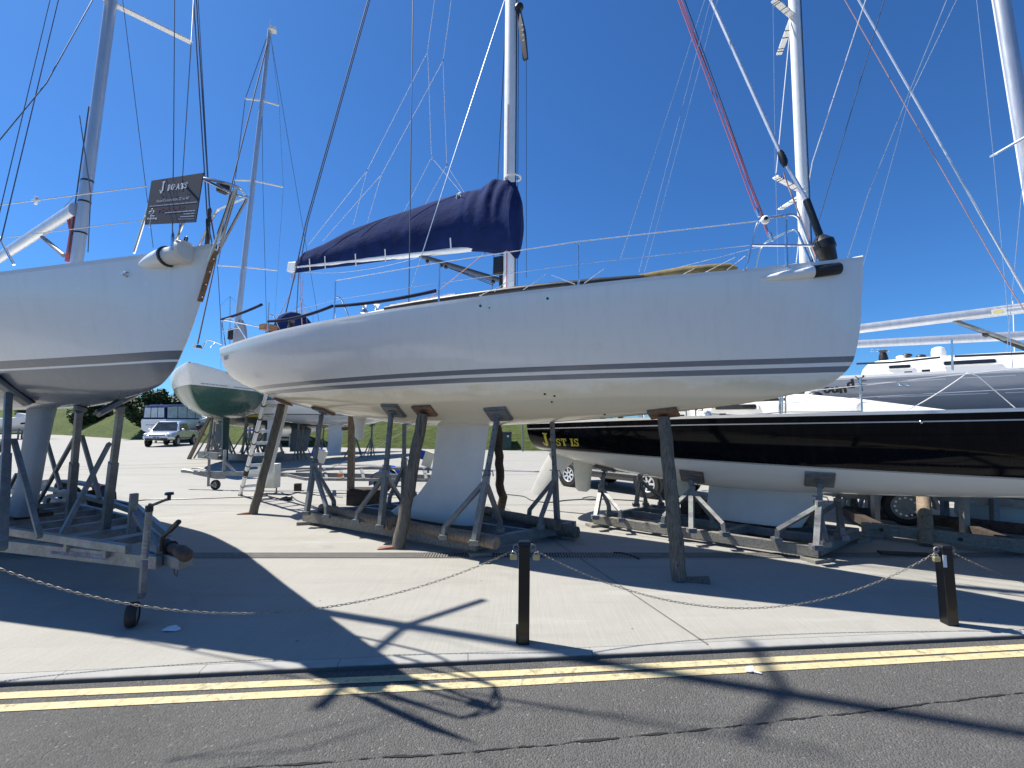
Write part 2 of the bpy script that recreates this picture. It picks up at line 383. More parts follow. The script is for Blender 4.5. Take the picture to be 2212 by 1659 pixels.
# one road sheet to the horizon, the yard slab on top of it
mb = MB(); mb.add([(-900, -300, ROADZ), (900, -300, ROADZ), (900, 1500, ROADZ), (-900, 1500, ROADZ)], [(0, 1, 2, 3)])
struct('road', mb, M['asphalt'], smooth=False)
KW = 0.105
mb = MB()
a, b_, c_, d_ = kpt(-70, KW), kpt(75, KW), kpt(75, 400), kpt(-420, 400)
a = kpt(-420, KW); b_ = kpt(425, KW); c_ = kpt(425, 600)
d_ = kpt(-420, 600)
lo = Vector((0, 0, -0.03))
mb.add([a, b_, c_, d_, a + lo, b_ + lo, c_ + lo, d_ + lo], [(0, 1, 2, 3), (4, 5, 1, 0), (5, 6, 2, 1), (6, 7, 3, 2), (7, 4, 0, 3)])
struct('yard_pavement', mb, M['concrete'], smooth=False)
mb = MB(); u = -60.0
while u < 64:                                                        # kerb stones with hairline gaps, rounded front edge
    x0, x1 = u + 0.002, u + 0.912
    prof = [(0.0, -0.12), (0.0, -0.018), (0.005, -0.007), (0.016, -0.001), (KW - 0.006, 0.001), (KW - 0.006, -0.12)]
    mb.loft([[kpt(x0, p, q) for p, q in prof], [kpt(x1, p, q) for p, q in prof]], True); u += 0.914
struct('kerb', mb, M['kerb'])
def strip(pts, w_, z, mb=None):
    mb = mb or MB(); pts = [Vector(p) for p in pts]; L = []
    for i, p in enumerate(pts):
        t_ = (pts[min(i + 1, len(pts) - 1)] - pts[max(i - 1, 0)]); t_.z = 0; t_.normalize(); nn = Vector((-t_.y, t_.x, 0)) * w_ / 2
        L.append((p + nn, p - nn))
    vs = [];
    for p, q in L: vs += [(p.x, p.y, z), (q.x, q.y, z)]
    return mb.add(vs, [(2 * i, 2 * i + 1, 2 * i + 3, 2 * i + 2) for i in range(len(pts) - 1)])
mb = MB()
for y0, y1 in ((1455, 1398), (1476, 1413)):
    p = ground(1106, y0, ROADZ); q = ground(2212, y1, ROADZ); q0 = ground(0, 1504 if y0 == 1455 else 1531, ROADZ)
    dl = (q - p).normalized(); dr = (q0 - p).normalized()
    strip([q0 + dr * 30, q0, p, q, q + dl * 40], 0.076, ROADZ + 0.004, mb)
struct('yellow_lines', mb, M['yellow'], smooth=False)
# ragged tar joint across the road
mb = MB(); P0 = ground(500, 1661, ROADZ); P1 = ground(1106, 1618, ROADZ); P2 = ground(1600, 1568, ROADZ); P3 = ground(2212, 1497, ROADZ)
pp = [P0 + (P0 - P1) * 2, P0, P1, P2, P3, P3 + (P3 - P2) * 3]
fine = []
for i in range(len(pp) - 1):
    n_ = max(2, int((pp[i + 1] - pp[i]).length / 0.02))
    for k in range(n_):
        q = pp[i].lerp(pp[i + 1], k / n_); q = q + Vector((0, 0.012 * noise.noise(q * 6) + 0.006 * noise.noise(q * 31), 0)); fine.append(q)
vs = []; fs = []
for i, q in enumerate(fine):
    wv = max(0.0006, 0.0045 + 0.008 * noise.noise(q * 13) + 0.004 * noise.noise(q * 47))
    vs += [(q.x, q.y + wv, ROADZ + 0.004), (q.x, q.y - wv, ROADZ + 0.004)]
    if i: fs.append((2 * i - 2, 2 * i - 1, 2 * i + 1, 2 * i))
mb.add(vs, fs)
struct('road_joint', mb, M['void'], smooth=False)
# concrete joints
mb = MB()
j0, j1 = ground(1140, 1130), ground(1525, 1390)
jd = (j0 - j1).normalized()
jend = j1 + jd * (-0.02)
strip([jend, j1 + jd * 40], 0.016, 0.0035, mb)
for off in (6.4, 12.8):
    s_ = jend + kd * off; strip([s_, s_ + jd * 45], 0.014, 0.0035, mb)
struct('concrete_joints', mb, M['joint'], smooth=False)
mb = MB()
for yy in (9.7, 15.2, 20.7, 27): strip([(-70, yy, 0), (70, yy, 0)], 0.02, 0.0045, mb)
for x0_, x1_, y0_, y1_ in ((-18, -2.5, 17.3, 24), (-30, -8, 13, 19)): strip([(x0_, y0_, 0), (x1_, y1_, 0)], 0.07, 0.0025, mb)
struct('concrete_cross_joints', mb, M['joint'], smooth=False)
# slotted drain
DY0, DY1, DX0, DX1 = 5.965, 6.185, -30.0, 24.0
mb = MB(); mb.add([(DX0, DY0, .003), (DX1, DY0, .003), (DX1, DY1, .003), (DX0, DY1, .003)], [(0, 1, 2, 3)])
struct('drain_channel', mb, M['void'], smooth=False)
mb = MB()
mb.box(((DX0 + DX1) / 2, DY0 + .006, .006), (DX1 - DX0, .012, .010)); mb.box(((DX0 + DX1) / 2, DY1 - .006, .006), (DX1 - DX0, .012, .010))
mb.box(((DX0 + DX1) / 2, (DY0 + DY1) / 2, .006), (DX1 - DX0, .010, .0098))
x = -9.0
while x < 8.0:
    mb.box((x, (DY0 + DY1) / 2, .0055), (.019, DY1 - DY0 - .026, .009)); x += .036
struct('drain_grating', mb, M['iron'], smooth=False)
# grass bank behind the yard
base_pts = [(-420, 130), (-160, 96), (-97, 80), (-60, 62), (-46, 52), (-30, 41), (-19, 34.2), (-10, 31.0), (-3, 29.0), (1, 27.9), (6, 26.8), (14, 25.5), (30, 24), (60, 24), (140, 30), (300, 60)]
top_z = [9, 7.6, 6.2, 5.6, 5.0, 4.3, 3.3, 2.5, 1.95, 1.62, 1.6, 1.7, 2, 2.2, 3, 4]
pts = []
for i in range(len(base_pts) - 1):
    (xa, ya), (xb, yb) = base_pts[i], base_pts[i + 1]
    k = max(1, int(math.hypot(xb - xa, yb - ya) / 1.6))
    k = min(k, 40)
    for q in range(k):
        f = q / k; pts.append((xa + (xb - xa) * f, ya + (yb - ya) * f, top_z[i] + (top_z[i + 1] - top_z[i]) * f))
pts.append((*base_pts[-1], top_z[-1]))
N = 16; vs = []; fs = []
for i, (x, y, tz) in enumerate(pts):
    a_ = pts[max(0, i - 1)]; c_ = pts[min(len(pts) - 1, i + 1)]
    nn = Vector((-(c_[1] - a_[1]), c_[0] - a_[0], 0)).normalized()
    for k in range(N):
        f = k / (N - 3); q = Vector((x, y, 0)) + nn * (f * tz * 2.3)
        h = tz * (1 - (1 - min(f, 1)) ** 1.7) if f <= 1 else tz - (f - 1) * 0.6
        h += (0.0 if k == 0 else 1.0) * (0.16 * noise.noise(q * 0.35) + 0.07 * noise.noise(q * 1.4)) * min(1, tz / 3)
        vs.append((q.x, q.y, h if k else 0.006))
for i in range(len(pts) - 1):
    for k in range(N - 1): fs.append((i * N + k, (i + 1) * N + k, (i + 1) * N + k + 1, i * N + k + 1))
mb = MB(); mb.add(vs, fs); struct('grass_bank', mb, M['grass'], angle=180)
# ================================================================ BOATS : tools
def sp(tab, s):
    """smooth monotone interpolation of a table [(s, value)...]"""
    n = len(tab)
    if s <= tab[0][0]: return tab[0][1]
    if s >= tab[-1][0]: return tab[-1][1]
    i = 0
    while tab[i + 1][0] < s: i += 1
    d = [(tab[k + 1][1] - tab[k][1]) / (tab[k + 1][0] - tab[k][0]) for k in range(n - 1)]
    def tang(k):
        if k == 0: return d[0]
        if k == n - 1: return d[-1]
        return 0.0 if d[k - 1] * d[k] <= 0 else 2 * d[k - 1] * d[k] / (d[k - 1] + d[k])
    x0, y0 = tab[i]; x1, y1 = tab[i + 1]; h = x1 - x0; t_ = (s - x0) / h; m0, m1 = tang(i), tang(i + 1)
    return (2*t_**3 - 3*t_**2 + 1) * y0 + (t_**3 - 2*t_**2 + t_) * h * m0 + (-2*t_**3 + 3*t_**2) * y1 + (t_**3 - t_**2) * h * m1
class Boat:
    def __init__(s, name, label, O, yaw, w, sheer, zb, nx=((-9, 2.1), (9, 2.1)), fl=0.14, cat='sailing yacht', group=None, port=1.0):
        s.O = Vector((O[0], O[1], 0)); a = R(yaw); s.b = Vector((math.cos(a), -math.sin(a), 0)); s.n = Vector((-math.sin(a), -math.cos(a), 0))
        s.root = thing(name, label, cat, s.O, -a, group); s.M = FR[s.root.name]; s.Mi = s.M.inverted()
        s.w, s.sh, s.zb, s.nx, s.fl, s.port = w, sheer, zb, nx, fl, port
        s.s0, s.s1 = w[0][0], w[-1][0]
    def half(s, x, z):
        zs, zb = sp(s.sh, x), sp(s.zb, x); u = (z - zb) / max(1e-4, zs - zb)
        if u <= 0: return 0.0
        u = min(u, 1); n = sp(s.nx, x)
        return sp(s.w, x) * (1 - (1 - u) ** n) ** (1 / n) * (1 - s.fl * (1 - u))
    def px(s, x, y, off=0.0):
        r = ray(x, y); o = s.O + s.n * off
        t_ = (o - EYEV).dot(s.n) / r.dot(s.n)
        return s.Mi @ (EYEV + r * t_)
    def pw(s, x, y, k=1.0):
        """pixel on the near sheer plane, offset = k * half beam there"""
        off = k
        for _ in range(40):
            p = s.px(x, y, off); off = 0.6 * off + 0.4 * k * sp(s.w, p.x)
        return s.px(x, y, off)
    def hit(s, x, y):
        for dy in range(0, 60, 2):
            r = ray(x, y - dy); last = None
            for i in range(60, 2400):
                p = s.Mi @ (EYEV + r * (i * 0.01))
                if s.s0 < p.x < s.s1 and sp(s.zb, p.x) < p.z < sp(s.sh, p.x) and abs(p.y) < s.half(p.x, p.z):
                    sg = 1 if p.y > 0 else -1; e = 0.02
                    dz = (s.half(p.x, p.z + e) - s.half(p.x, p.z - e)) / (2 * e); dx = (s.half(p.x + e, p.z) - s.half(p.x - e, p.z)) / (2 * e)
                    nv = Vector((-dx, sg, -dz)).normalized()
                    return p, nv
        return s.px(x, y, 0.5), Vector((0, -0.3, -1)).normalized()
    def W(s, p): return s.M @ Vector(p)
    def hull(s, m, name='hull', ns=64, nu=22):
        xs = [s.s0 + (s.s1 - s.s0) * (1 - (1 - k / ns) ** 1.5) for k in range(ns + 1)]
        tail = [z[0] for z in s.zb]
        for k in range(len(tail) - 1):
            if tail[k] > s.s1 - 1.0: xs += [tail[k] + (tail[k + 1] - tail[k]) * q / 5 for q in range(5)]
        xs = sorted(set(round(x, 4) for x in xs))
        rings = []; drop = []
        for x in xs:
            zs, zb = sp(s.sh, x), sp(s.zb, x); P = []; D = []
            for k in range(nu + 1):
                u = (k / nu) ** 1.6; z = zb + (zs - zb) * u; P.append(Vector((x, -s.half(x, z), z))); D.append(zs - z)
            rings.append(P[::-1] + [Vector((q.x, -q.y * s.port, q.z)) for q in P[1:]]); drop += D[::-1] + D[1:]
        mb = MB(); mb.loft(rings, False, False)
        mb.f.append(tuple(range(len(rings[0]))))                     # transom
        s.xs = xs
        return obj(name, mb, m, s.root, angle=50, attr={'drop': drop})
    def deck(s, m, camber=0.05, inset=0.0, name='deck', rail=0.035):
        rings = []
        for x in s.xs:
            zs = sp(s.sh, x); w_ = max(0.004, sp(s.w, x) - inset); e = min(0.045, w_ * 0.5)
            P = [(-w_ , zs - .004), (-w_, zs + rail), (-w_ + e, zs + rail), (-w_ + e * 1.2, zs + .004)]
            for k in range(1, 8):
                f = -1 + 2 * k / 8; P.append(((w_ - e * 1.2) * f, zs + 0.004 + camber * (1 - f * f)))
            P += [(w_ - e * 1.2, zs + .004), (w_ - e, zs + rail), (w_, zs + rail), (w_, zs - .004)]
            rings.append([Vector((x, p * (s.port if p > 0 else 1), q)) for p, q in P])
        mb = MB(); mb.loft(rings, False, False)
        return obj(name, mb, m, s.root, angle=45)
    def wire(s, name, pts, r, m, ext=0.0, n=6):
        P = [p if isinstance(p, Vector) else (s.pw(p[0], p[1], float(p[2][1:])) if isinstance(p[2], str) else s.px(*p)) for p in pts]
        if ext: P[-1] = P[-1] + (P[-1] - P[-2]).normalized() * ext
        mb = MB(); mb.tube(P, r, n); return obj(name, mb, m, s.root)
def foil(mb, secs, n=14, y0=0.0, lean=0.0):
    """secs: [(z, s_aft, s_fwd, half thickness)]"""
    rings = []
    for z, a, f, th in secs:
        P = []
        for k in range(n):
            t_ = k / (n - 1); x = f - (f - a) * t_; y = th * 2.6 * (0.9 * math.sqrt(t_) - 0.45 * t_ - 0.45 * t_ * t_) / 0.62 * .6
            P.append((x, max(y, 0.004)))
        rings.append([Vector((x, y0 + y, z)) for x, y in P] + [Vector((x, y0 - y, z)) for x, y in reversed(P[1:-1])])
    return mb.loft(rings, True)
def ell(mb, p, q, a, b, n=14, taper=1.0):
    """mast like tube, long axis a along local x, b along local y"""
    rings = []
    for c, k in ((Vector(p), 1.0), (Vector(q), taper)):
        rings.append([c + Vector((a * k * math.cos(2*math.pi*i/n), b * k * math.sin(2*math.pi*i/n), 0)) for i in range(n)])
    return mb.loft(rings, True)
def sag(p, q, d, n=10):
    p, q = Vector(p), Vector(q)
    return [p.lerp(q, i / n) - Vector((0, 0, d * 4 * (i / n) * (1 - i / n))) for i in range(n + 1)]
def text_mb(body, size, bold=0.0, res=4):
    cu = bpy.data.curves.new('lettering', 'FONT'); cu.body = body; cu.size = size; cu.offset = bold; cu.resolution_u = res; cu.fill_mode = 'FRONT'
    o = bpy.data.objects.new('lettering', cu); COL.objects.link(o)
    dg = bpy.context.evaluated_depsgraph_get(); dg.update()
    me = bpy.data.meshes.new_from_object(o.evaluated_get(dg)); mb = MB()
    mb.add([tuple(v.co) for v in me.vertices], [tuple(p.vertices) for p in me.polygons])
    bpy.data.objects.remove(o); bpy.data.curves.remove(cu); bpy.data.meshes.remove(me)
    return mb
def bounds(mb):
    xs = [v.x for v in mb.v]; ys = [v.y for v in mb.v]; return min(xs), max(xs), min(ys), max(ys)
def fit_text(body, width, height=None, bold=0.0):
    mb = text_mb(body, 1.0, bold); x0, x1, y0, y1 = bounds(mb); sx = width / (x1 - x0); sy = (height / (y1 - y0)) if height else sx
    mb.v = [Vector(((v.x - x0) * sx, (v.y - y0) * sy, 0)) for v in mb.v]; return mb
def greek(width, height, words):
    """lettering too small to read in the photo: bars of word length"""
    mb = MB(); tot = sum(words) + 0.5 * (len(words) - 1); x = 0.0; k = width / tot
    for i, w_ in enumerate(words):
        mb.add([(x, 0, 0), (x + w_ * k, 0, 0), (x + w_ * k, height, 0), (x, height, 0)], [(0, 1, 2, 3)]); x += (w_ + .5) * k
    return mb
def slab_glyphs():
    """slab serif capitals on a 1 x 1 cell: list of polygons (x,y)"""
    def R_(x0, y0, x1, y1): return [(x0, y0), (x1, y0), (x1, y1), (x0, y1)]
    def arc(cx, cy, rx, ry, rx2, ry2, a0, a1, n=12):
        q = []
        for k in range(n):
            t0 = R(a0 + (a1 - a0) * k / n); t1 = R(a0 + (a1 - a0) * (k + 1) / n)
            q.append([(cx + rx * math.cos(t0), cy + ry * math.sin(t0)), (cx + rx * math.cos(t1), cy + ry * math.sin(t1)), (cx + rx2 * math.cos(t1), cy + ry2 * math.sin(t1)), (cx + rx2 * math.cos(t0), cy + ry2 * math.sin(t0))])
        return q
    G = {}
    G['J'] = (0.62, [R_(0.18, 0.90, 0.62, 1.0), R_(0.28, 0.2, 0.52, 0.9)] + arc(0.27, 0.2, 0.25, 0.20, 0.02, 0.10, -180, 0) + [R_(0.02, 0.2, 0.16, 0.30)])
    G['U'] = (0.86, [R_(0.0, 0.88, 0.38, 1.0), R_(0.5, 0.88, 0.84, 1.0), R_(0.08, 0.3, 0.30, 0.88), R_(0.62, 0.3, 0.74, 0.88)] + arc(0.41, 0.3, 0.33, 0.30, 0.13, 0.17, -180, 0))
    G['S'] = (0.72, arc(0.34, 0.72, 0.30, 0.28, 0.10, 0.14, 20, 270) + arc(0.34, 0.28, 0.32, 0.28, 0.11, 0.15, -160, 90) + [R_(0.54, 0.66, 0.66, 1.0), R_(0.0, 0.0, 0.12, 0.34)])
    G['T'] = (0.80, [R_(0.0, 0.86, 0.78, 1.0), R_(0.0, 0.62, 0.10, 0.86), R_(0.68, 0.62, 0.78, 0.86), R_(0.27, 0.12, 0.51, 0.86), R_(0.17, 0.0, 0.61, 0.12)])
    G['I'] = (0.46, [R_(0.0, 0.88, 0.44, 1.0), R_(0.0, 0.0, 0.44, 0.12), R_(0.10, 0.12, 0.34, 0.88)])
    G['B'] = (0.80, [R_(0.0, 0.9, 0.4, 1.0), R_(0.0, 0.0, 0.4, 0.10), R_(0.08, 0.1, 0.28, 0.9), R_(0.28, 0.46, 0.42, 0.55)] + arc(0.40, 0.75, 0.30, 0.25, 0.10, 0.15, -90, 90) + arc(0.42, 0.26, 0.34, 0.26, 0.13, 0.16, -90, 90))
    G['O'] = (0.90, arc(0.42, 0.5, 0.42, 0.5, 0.20, 0.38, 0, 360, 24))
    G['A'] = (0.92, [[(0.06, 0.08), (0.2, 0.08), (0.46, 0.82), (0.38, 1.0)], [(0.60, 0.08), (0.82, 0.08), (0.50, 1.0), (0.36, 1.0)], R_(0.22, 0.3, 0.62, 0.40), R_(0, 0, 0.30, 0.09), R_(0.54, 0, 0.9, 0.09)])
    G[' '] = (0.40, [])
    return G
SLAB = slab_glyphs()
def slab_text(word, height, gap=0.05, caps=1.0):
    mb = MB(); x = 0.0
    for i, ch in enumerate(word):
        adv, polys = SLAB[ch]; k = height * (caps if i == 0 else 1.0)
        for j, p in enumerate(polys):
            mb.add([(x + a * k, b * k, 0.0004 * j) for a, b in p], [tuple(range(len(p)))])
        x += (adv + gap) * k
    return mb
def on_hull(b, mb, s_, z, lift=0.004, tilt=0.0):
    """wrap flat lettering (x along the boat, y up) onto the near side of a hull"""
    me = bpy.data.meshes.new('tmp'); me.from_pydata([tuple(v) for v in mb.v], [], mb.f); bm = bmesh.new(); bm.from_mesh(me); bpy.data.meshes.remove(me)
    bmesh.ops.subdivide_edges(bm, edges=[e for e in bm.edges if e.calc_length() > .025], cuts=4, use_grid_fill=True); bmesh.ops.triangulate(bm, faces=[f for f in bm.faces if len(f.verts) > 4])
    bm.verts.index_update(); mb.v = [v.co.copy() for v in bm.verts]; mb.f = [tuple(v.index for v in f.verts) for f in bm.faces]; bm.free()
    c, sn = math.cos(tilt), math.sin(tilt); out = []
    for v in mb.v:
        x = s_ + v.x * c - v.y * sn; zz = z + v.x * sn + v.y * c; out.append(Vector((x, -(b.half(x, zz) + lift + v.z), zz)))
    mb.v = out; return mb

# ================================================================ MAIN YACHT
WM = [(-5.1, .80), (-4.5, .92), (-3.6, 1.06), (-2.6, 1.17), (-1.5, 1.24), (-.3, 1.255), (.8, 1.195), (1.8, 1.045), (2.8, .83), (3.7, .58), (4.4, .335), (4.85, .15), (5.05, .07), (5.17, .012)]
SM = [(-5.1, 3.12), (-2.7, 3.165), (0, 3.18), (1.04, 3.187), (2.46, 3.215), (3.19, 3.235), (4.08, 3.255), (4.66, 3.29), (5.17, 3.33)]
ZM = [(-5.1, 2.42), (-4.85, 2.33), (-4.15, 2.14), (-3.37, 1.98), (-2.59, 1.86), (-1.65, 1.74), (-.44, 1.65), (.6, 1.65), (1.2, 1.67), (1.88, 1.71), (3.05, 1.80), (4.01, 1.90), (4.45, 1.98), (4.78, 2.065), (4.95, 2.19), (5.03, 2.30), (5.085, 2.5), (5.115, 2.68), (5.14, 2.95), (5.17, 3.325)]
NM = [(-5.15, 2.3), (-2, 2.15), (1, 2.05), (3.5, 1.75), (4.6, 1.5), (5.22, 1.4)]
A = Boat('sailing_yacht', 'large white sloop on the middle cradle, navy cover on its boom', (-0.925, 7.147), 30, WM, SM, ZM, NM, 0.11, port=0.68)  # unseen port half made slimmer than starboard, to narrow the shadow cast on the yard
wt, cr, gy = (0.87, 0.855, 0.81), (0.86, 0.815, 0.69), (0.20, 0.212, 0.235)
A.hull(hull_mat('main_hull_paint', [(0, cr), (2.175, wt), (2.20, gy), (2.25, wt), (2.297, gy), (2.357, wt)], 0.13, dirt=(2.175, (0.66, 0.55, 0.35), 0.5)))
A.deck(M['deck'])
mb = MB(); foil(mb, [(.19, -1.15, .47, .15), (.24, -1.24, .48, .17), (.36, -1.05, .49, .15), (.46, -.80, .50, .11), (.58, -.64, .51, .08), (.85, -.40, .55, .075), (1.3, -.33, .62, .075), (1.6, -.29, .67, .085), (1.70, -.33, .72, .12)])
obj('keel', mb, M['keel_white'], A.root)
mb = MB(); foil(mb, [(.66, -4.70, -4.52, .03), (.74, -4.76, -4.47, .035), (1.3, -4.62, -4.28, .05), (2.0, -4.47, -4.06, .06), (2.25, -4.44, -4.02, .065)]); obj('rudder', mb, M['keel_white'], A.root)
mb = MB(); foil(mb, [(1.40, -2.08, -1.95, .04), (1.45, -2.14, -1.92, .06), (1.6, -2.14, -1.92, .06), (1.8, -2.2, -1.86, .07)]); obj('sail_drive_leg', mb, M['keel_white'], A.root)
# hull fittings
def ring_fit(b, x, y, r, name='skin_fitting', m=None, bore=True):
    p, nv = b.hit(x, y); q = MB(); q.cyl(p - nv * .004, p + nv * .006, r, r * .9, 14); o = obj(name, q, m or M['steel'], b.root)
    if bore: q = MB(); q.cyl(p + nv * .004, p + nv * .0075, r * .62, r * .62, 12); obj('outlet', q, M['black'], o)
for x, y in ((1038, 661), (1183, 645)): ring_fit(A, x, y, .026)
for x, y, r in ((1177, 851, .017), (1198, 855, .017), (1192, 868, .016), (1306, 895, .016), (1057, 665, .009)): ring_fit(A, x, y, r, 'drain_hole', M['black'], False)
# faint worn name on the quarter: only a grey patch and a hook of it can be made out
mb = MB()
for k in range(7): mb.add([(k * .030, -.005 * (k % 2), 0), (k * .030 + .027, -.005 * (k % 2), 0), (k * .030 + .027, .066 + .004 * (k % 3), 0), (k * .030, .066 + .004 * (k % 3), 0)], [(0, 1, 2, 3)])
for x0, y0, x1, y1 in ((.238, .060, .275, .072), (.263, 0, .275, .060), (.255, -.004, .285, .004)): mb.add([(x0, y0, .0003), (x1, y0, .0003), (x1, y1, .0003), (x0, y1, .0003)], [(0, 1, 2, 3)])
on_hull(A, mb, -4.93, 2.90, .004, .03); obj('name_lettering', mb, M['letter_grey'], A.root, smooth=False)
# coach roof
def coachroof(b, secs, m, name='coachroof'):
    """secs: [(s, half width, top z, shoulder radius factor)]"""
    rings = []
    for s_, hw, tz in secs:
        z0 = sp(b.sh, s_) - 0.03; P = []
        for k in range(17):
            a = math.pi * k / 16; c, sn = math.cos(a), math.sin(a)
            P.append(Vector((s_, hw * (abs(c) ** 0.45) * (1 if c > 0 else -1), z0 + (tz - z0) * abs(sn) ** 0.5)))
        rings.append(P)
    q = MB(); q.loft(rings, True); return obj(name, q, m, b.root, angle=50)
coachroof(A, [(-1.6, .72, 3.18), (-1.52, .78, 3.34), (-1.2, .80, 3.46), (-.5, .80, 3.49), (.5, .74, 3.48), (1.4, .62, 3.44), (2.3, .46, 3.37), (2.9, .30, 3.27)], M['white'])
mb = MB()
for y_ in (-.5, .5): mb.tube([(-.9, y_, 3.47), (-.85, y_, 3.54), (.4, y_ * .95, 3.55), (.45, y_ * .95, 3.47)], .012, 8)
obj('grab_rail', mb, M['steel'], A.root)
for y_ in (-0.66, -0.40, .55):
    q = MB(); c0 = Vector((-1.25, y_, 3.42 + (.04 if abs(y_) < .6 else 0))); q.tube([c0, c0 + Vector((0, 0, .05)), c0 + Vector((0, 0, .07)), c0 + Vector((0, 0, .13)), c0 + Vector((0, 0, .15))], [.06, .05, .035, .038, .055], 14); obj('winch', q, M['steel'], A.root)
# mast
MASTB = A.px(1099, 622, 0); MASTB.z = 3.3; MASTB.y = 0
MT = A.px(1104, 0, 0); mdir = (MT - MASTB).normalized(); MTOP = MASTB + mdir * 12.6
mb = MB(); ell(mb, MASTB, MTOP, .098, .062); mast = obj('mast', mb, M['mast_white'], A.root)
mb = MB(); mb.beam(MASTB + Vector((.100, 0, .25)), MTOP + Vector((.100, 0, 0)), .02, .012, (0, 1, 0)); obj('luff_track', mb, M['black'], mast)
mb = MB(); mb.tube([MASTB + Vector((.0, -.068, 0.1)), MASTB + Vector((.0, -.068, 0.1)) + mdir * 3.05], .006, 6); obj('halyard', mb, M['rope_red'], mast)
mb = MB(); mb.tube([MASTB - Vector((0, 0, .08)), MASTB + Vector((0, 0, .05))], [.17, .15], 16, True, .7); obj('mast_collar', mb, M['black'], mast)
for hgt in (6.3, 9.6):
    for sg in (1, -1):
        q = MB(); p0 = MASTB + mdir * hgt; q.beam(p0, p0 + Vector((-.28, sg * (1.0 - hgt * .03), .05)), .10, .022); obj('spreader', q, M['mast_white'], mast)
# black sleeve hanging ahead of the mast, on its block
p0 = A.px(1121, 20, 0); p1 = A.px(1137, 128, 0); q = MB()
q.loft([[p0 + Vector((a, b, 0)) for a, b in ((-.02, -.03), (.02, -.03), (.02, .03), (-.02, .03))], [p0.lerp(p1, .45) + Vector((a, b, 0)) for a, b in ((-.035, -.04), (.045, -.04), (.045, .04), (-.035, .04))], [p1 + Vector((a, b, 0)) for a, b in ((-.05, -.02), (.025, -.02), (.025, .02), (-.05, .02))]], True)
slv = obj('halyard_sleeve', q, M['black'], A.root)
mb = MB(); c0 = p0.lerp(p1, .55)
for k in range(4): mb.add([c0 + Vector((-.005 + .006 * k + a, -.0425, .14 - .085 * k + b)) for a, b in ((0, 0), (.028, 0), (.028, .022), (0, .022))], [(0, 1, 2, 3)])
obj('small_print', mb, M['letter_grey'], slv, smooth=False)
q = MB(); q.ball(p0 + Vector((0, 0, .03)), .075, 12, 8, (1, .8, .9)); obj('block', q, M['black'], slv)
A.wire('halyard', [p1, A.px(1137, 600, 0)], .004, M['wire_dark'])
A.wire('halyard', [MASTB + Vector((.14, 0, .0)), MASTB + Vector((.13, 0, 0)) + mdir * 9], .006, M['wire_dark'])
# boom and sail cover
ba, bf = A.px(640, 578, 0), A.px(1090, 529, 0)
mb = MB(); rings = []
for p in (ba, bf): rings.append([p + Vector((0, .055 * math.cos(2*math.pi*k/12), .048 * math.sin(2*math.pi*k/12))) for k in range(12)])
mb.loft(rings); boom = obj('boom', mb, M['mast_white'], A.root)
be = A.px(626, 578, 0); mb = MB(); mb.beam(be, ba + (bf - ba).normalized() * .04, .12, .20); obj('boom_end', mb, M['mast_white'], boom, bevel=.015)
top = [(634, 575), (644, 560), (658, 545), (700, 528), (757, 497), (815, 476), (875, 457), (930, 438), (985, 421), (1012, 413), (1040, 409), (1052, 397), (1072, 386), (1088, 391), (1104, 384), (1112, 392), (1119, 410), (1126, 432)]
bot = [(636, 590), (646, 589), (660, 587), (702, 580), (757, 574), (815, 566), (875, 558), (930, 551), (985, 542), (1010, 543), (1040, 544), (1055, 546), (1074, 549), (1089, 551), (1103, 554), (1110, 556), (1116, 559), (1123, 548)]
rings = []; NR = 36; NT_ = 40
def lerp_list(L, f):
    f = f * (len(L) - 1); i = min(int(f), len(L) - 2); g = f - i; return (L[i][0] + (L[i+1][0] - L[i][0]) * g, L[i][1] + (L[i+1][1] - L[i][1]) * g)
NS = 150
for i in range(NS + 1):
    f = i / NS; tp, bp = A.px(*lerp_list(top, f), 0), A.px(*lerp_list(bot, f), 0)
    wid = 0.035 + 0.12 * min(1, f * 1.6) + 0.04 * max(0, (f - .5)) 
    if f > .93: wid *= max(.35, 1 - (f - .93) / .07 * .65)
    P = []
    for k in range(NR):
        a = 2 * math.pi * k / NR; c, sn = math.cos(a), math.sin(a)
        h = (sn + 1) / 2
        prof = (0.55 + 0.65 * math.sin(math.pi * min(1, h * 1.02)) ** 0.8) if h < .97 else .5
        y = wid * prof * (abs(c) ** .7) * (1 if c > 0 else -1)
        x = bp.x + (tp.x - bp.x) * h; z = bp.z + (tp.z - bp.z) * h
        fold = 0.0; gather = max(0, (f - .50) / .5)
        if f > .50:
            ph = (x * 27 + 7.0 * noise.noise(Vector((x * 2.3, z * 0.9, 3)))) 
            fold = .034 * math.sin(ph + (1 - h) * 2.5) * (max(0, h - .35) / .65) ** 1.1 * min(1, (f - .50) * 7)
            fold += .020 * math.sin(z * 24 - x * 8 + 2 * noise.noise(Vector((x * 3, 0, z * 2)))) * max(0, .5 - h) * 1.6 * gather
        fold += .012 * noise.noise(Vector((x * 1.1, 7, z * 3 - x * .9))) + .007 * noise.noise(Vector((x * 3, 1, z * 8 - x * 2)))
        if f < .5: fold += .018 * math.sin((h * 9 - f * 6)) * (max(0, h - .4)) * (1 if .12 < f < .42 else .3)
        sgn = 1 if c > 0 else -1
        P.append(Vector((x, y + sgn * fold * (abs(c) ** .5), z + (.012 * math.sin(x * 30) * gather if h > .9 else 0))))
    rings.append(P)
mb = MB(); mb.loft(rings); cover = obj('sail_cover', mb, M['navy'], A.root, angle=70)
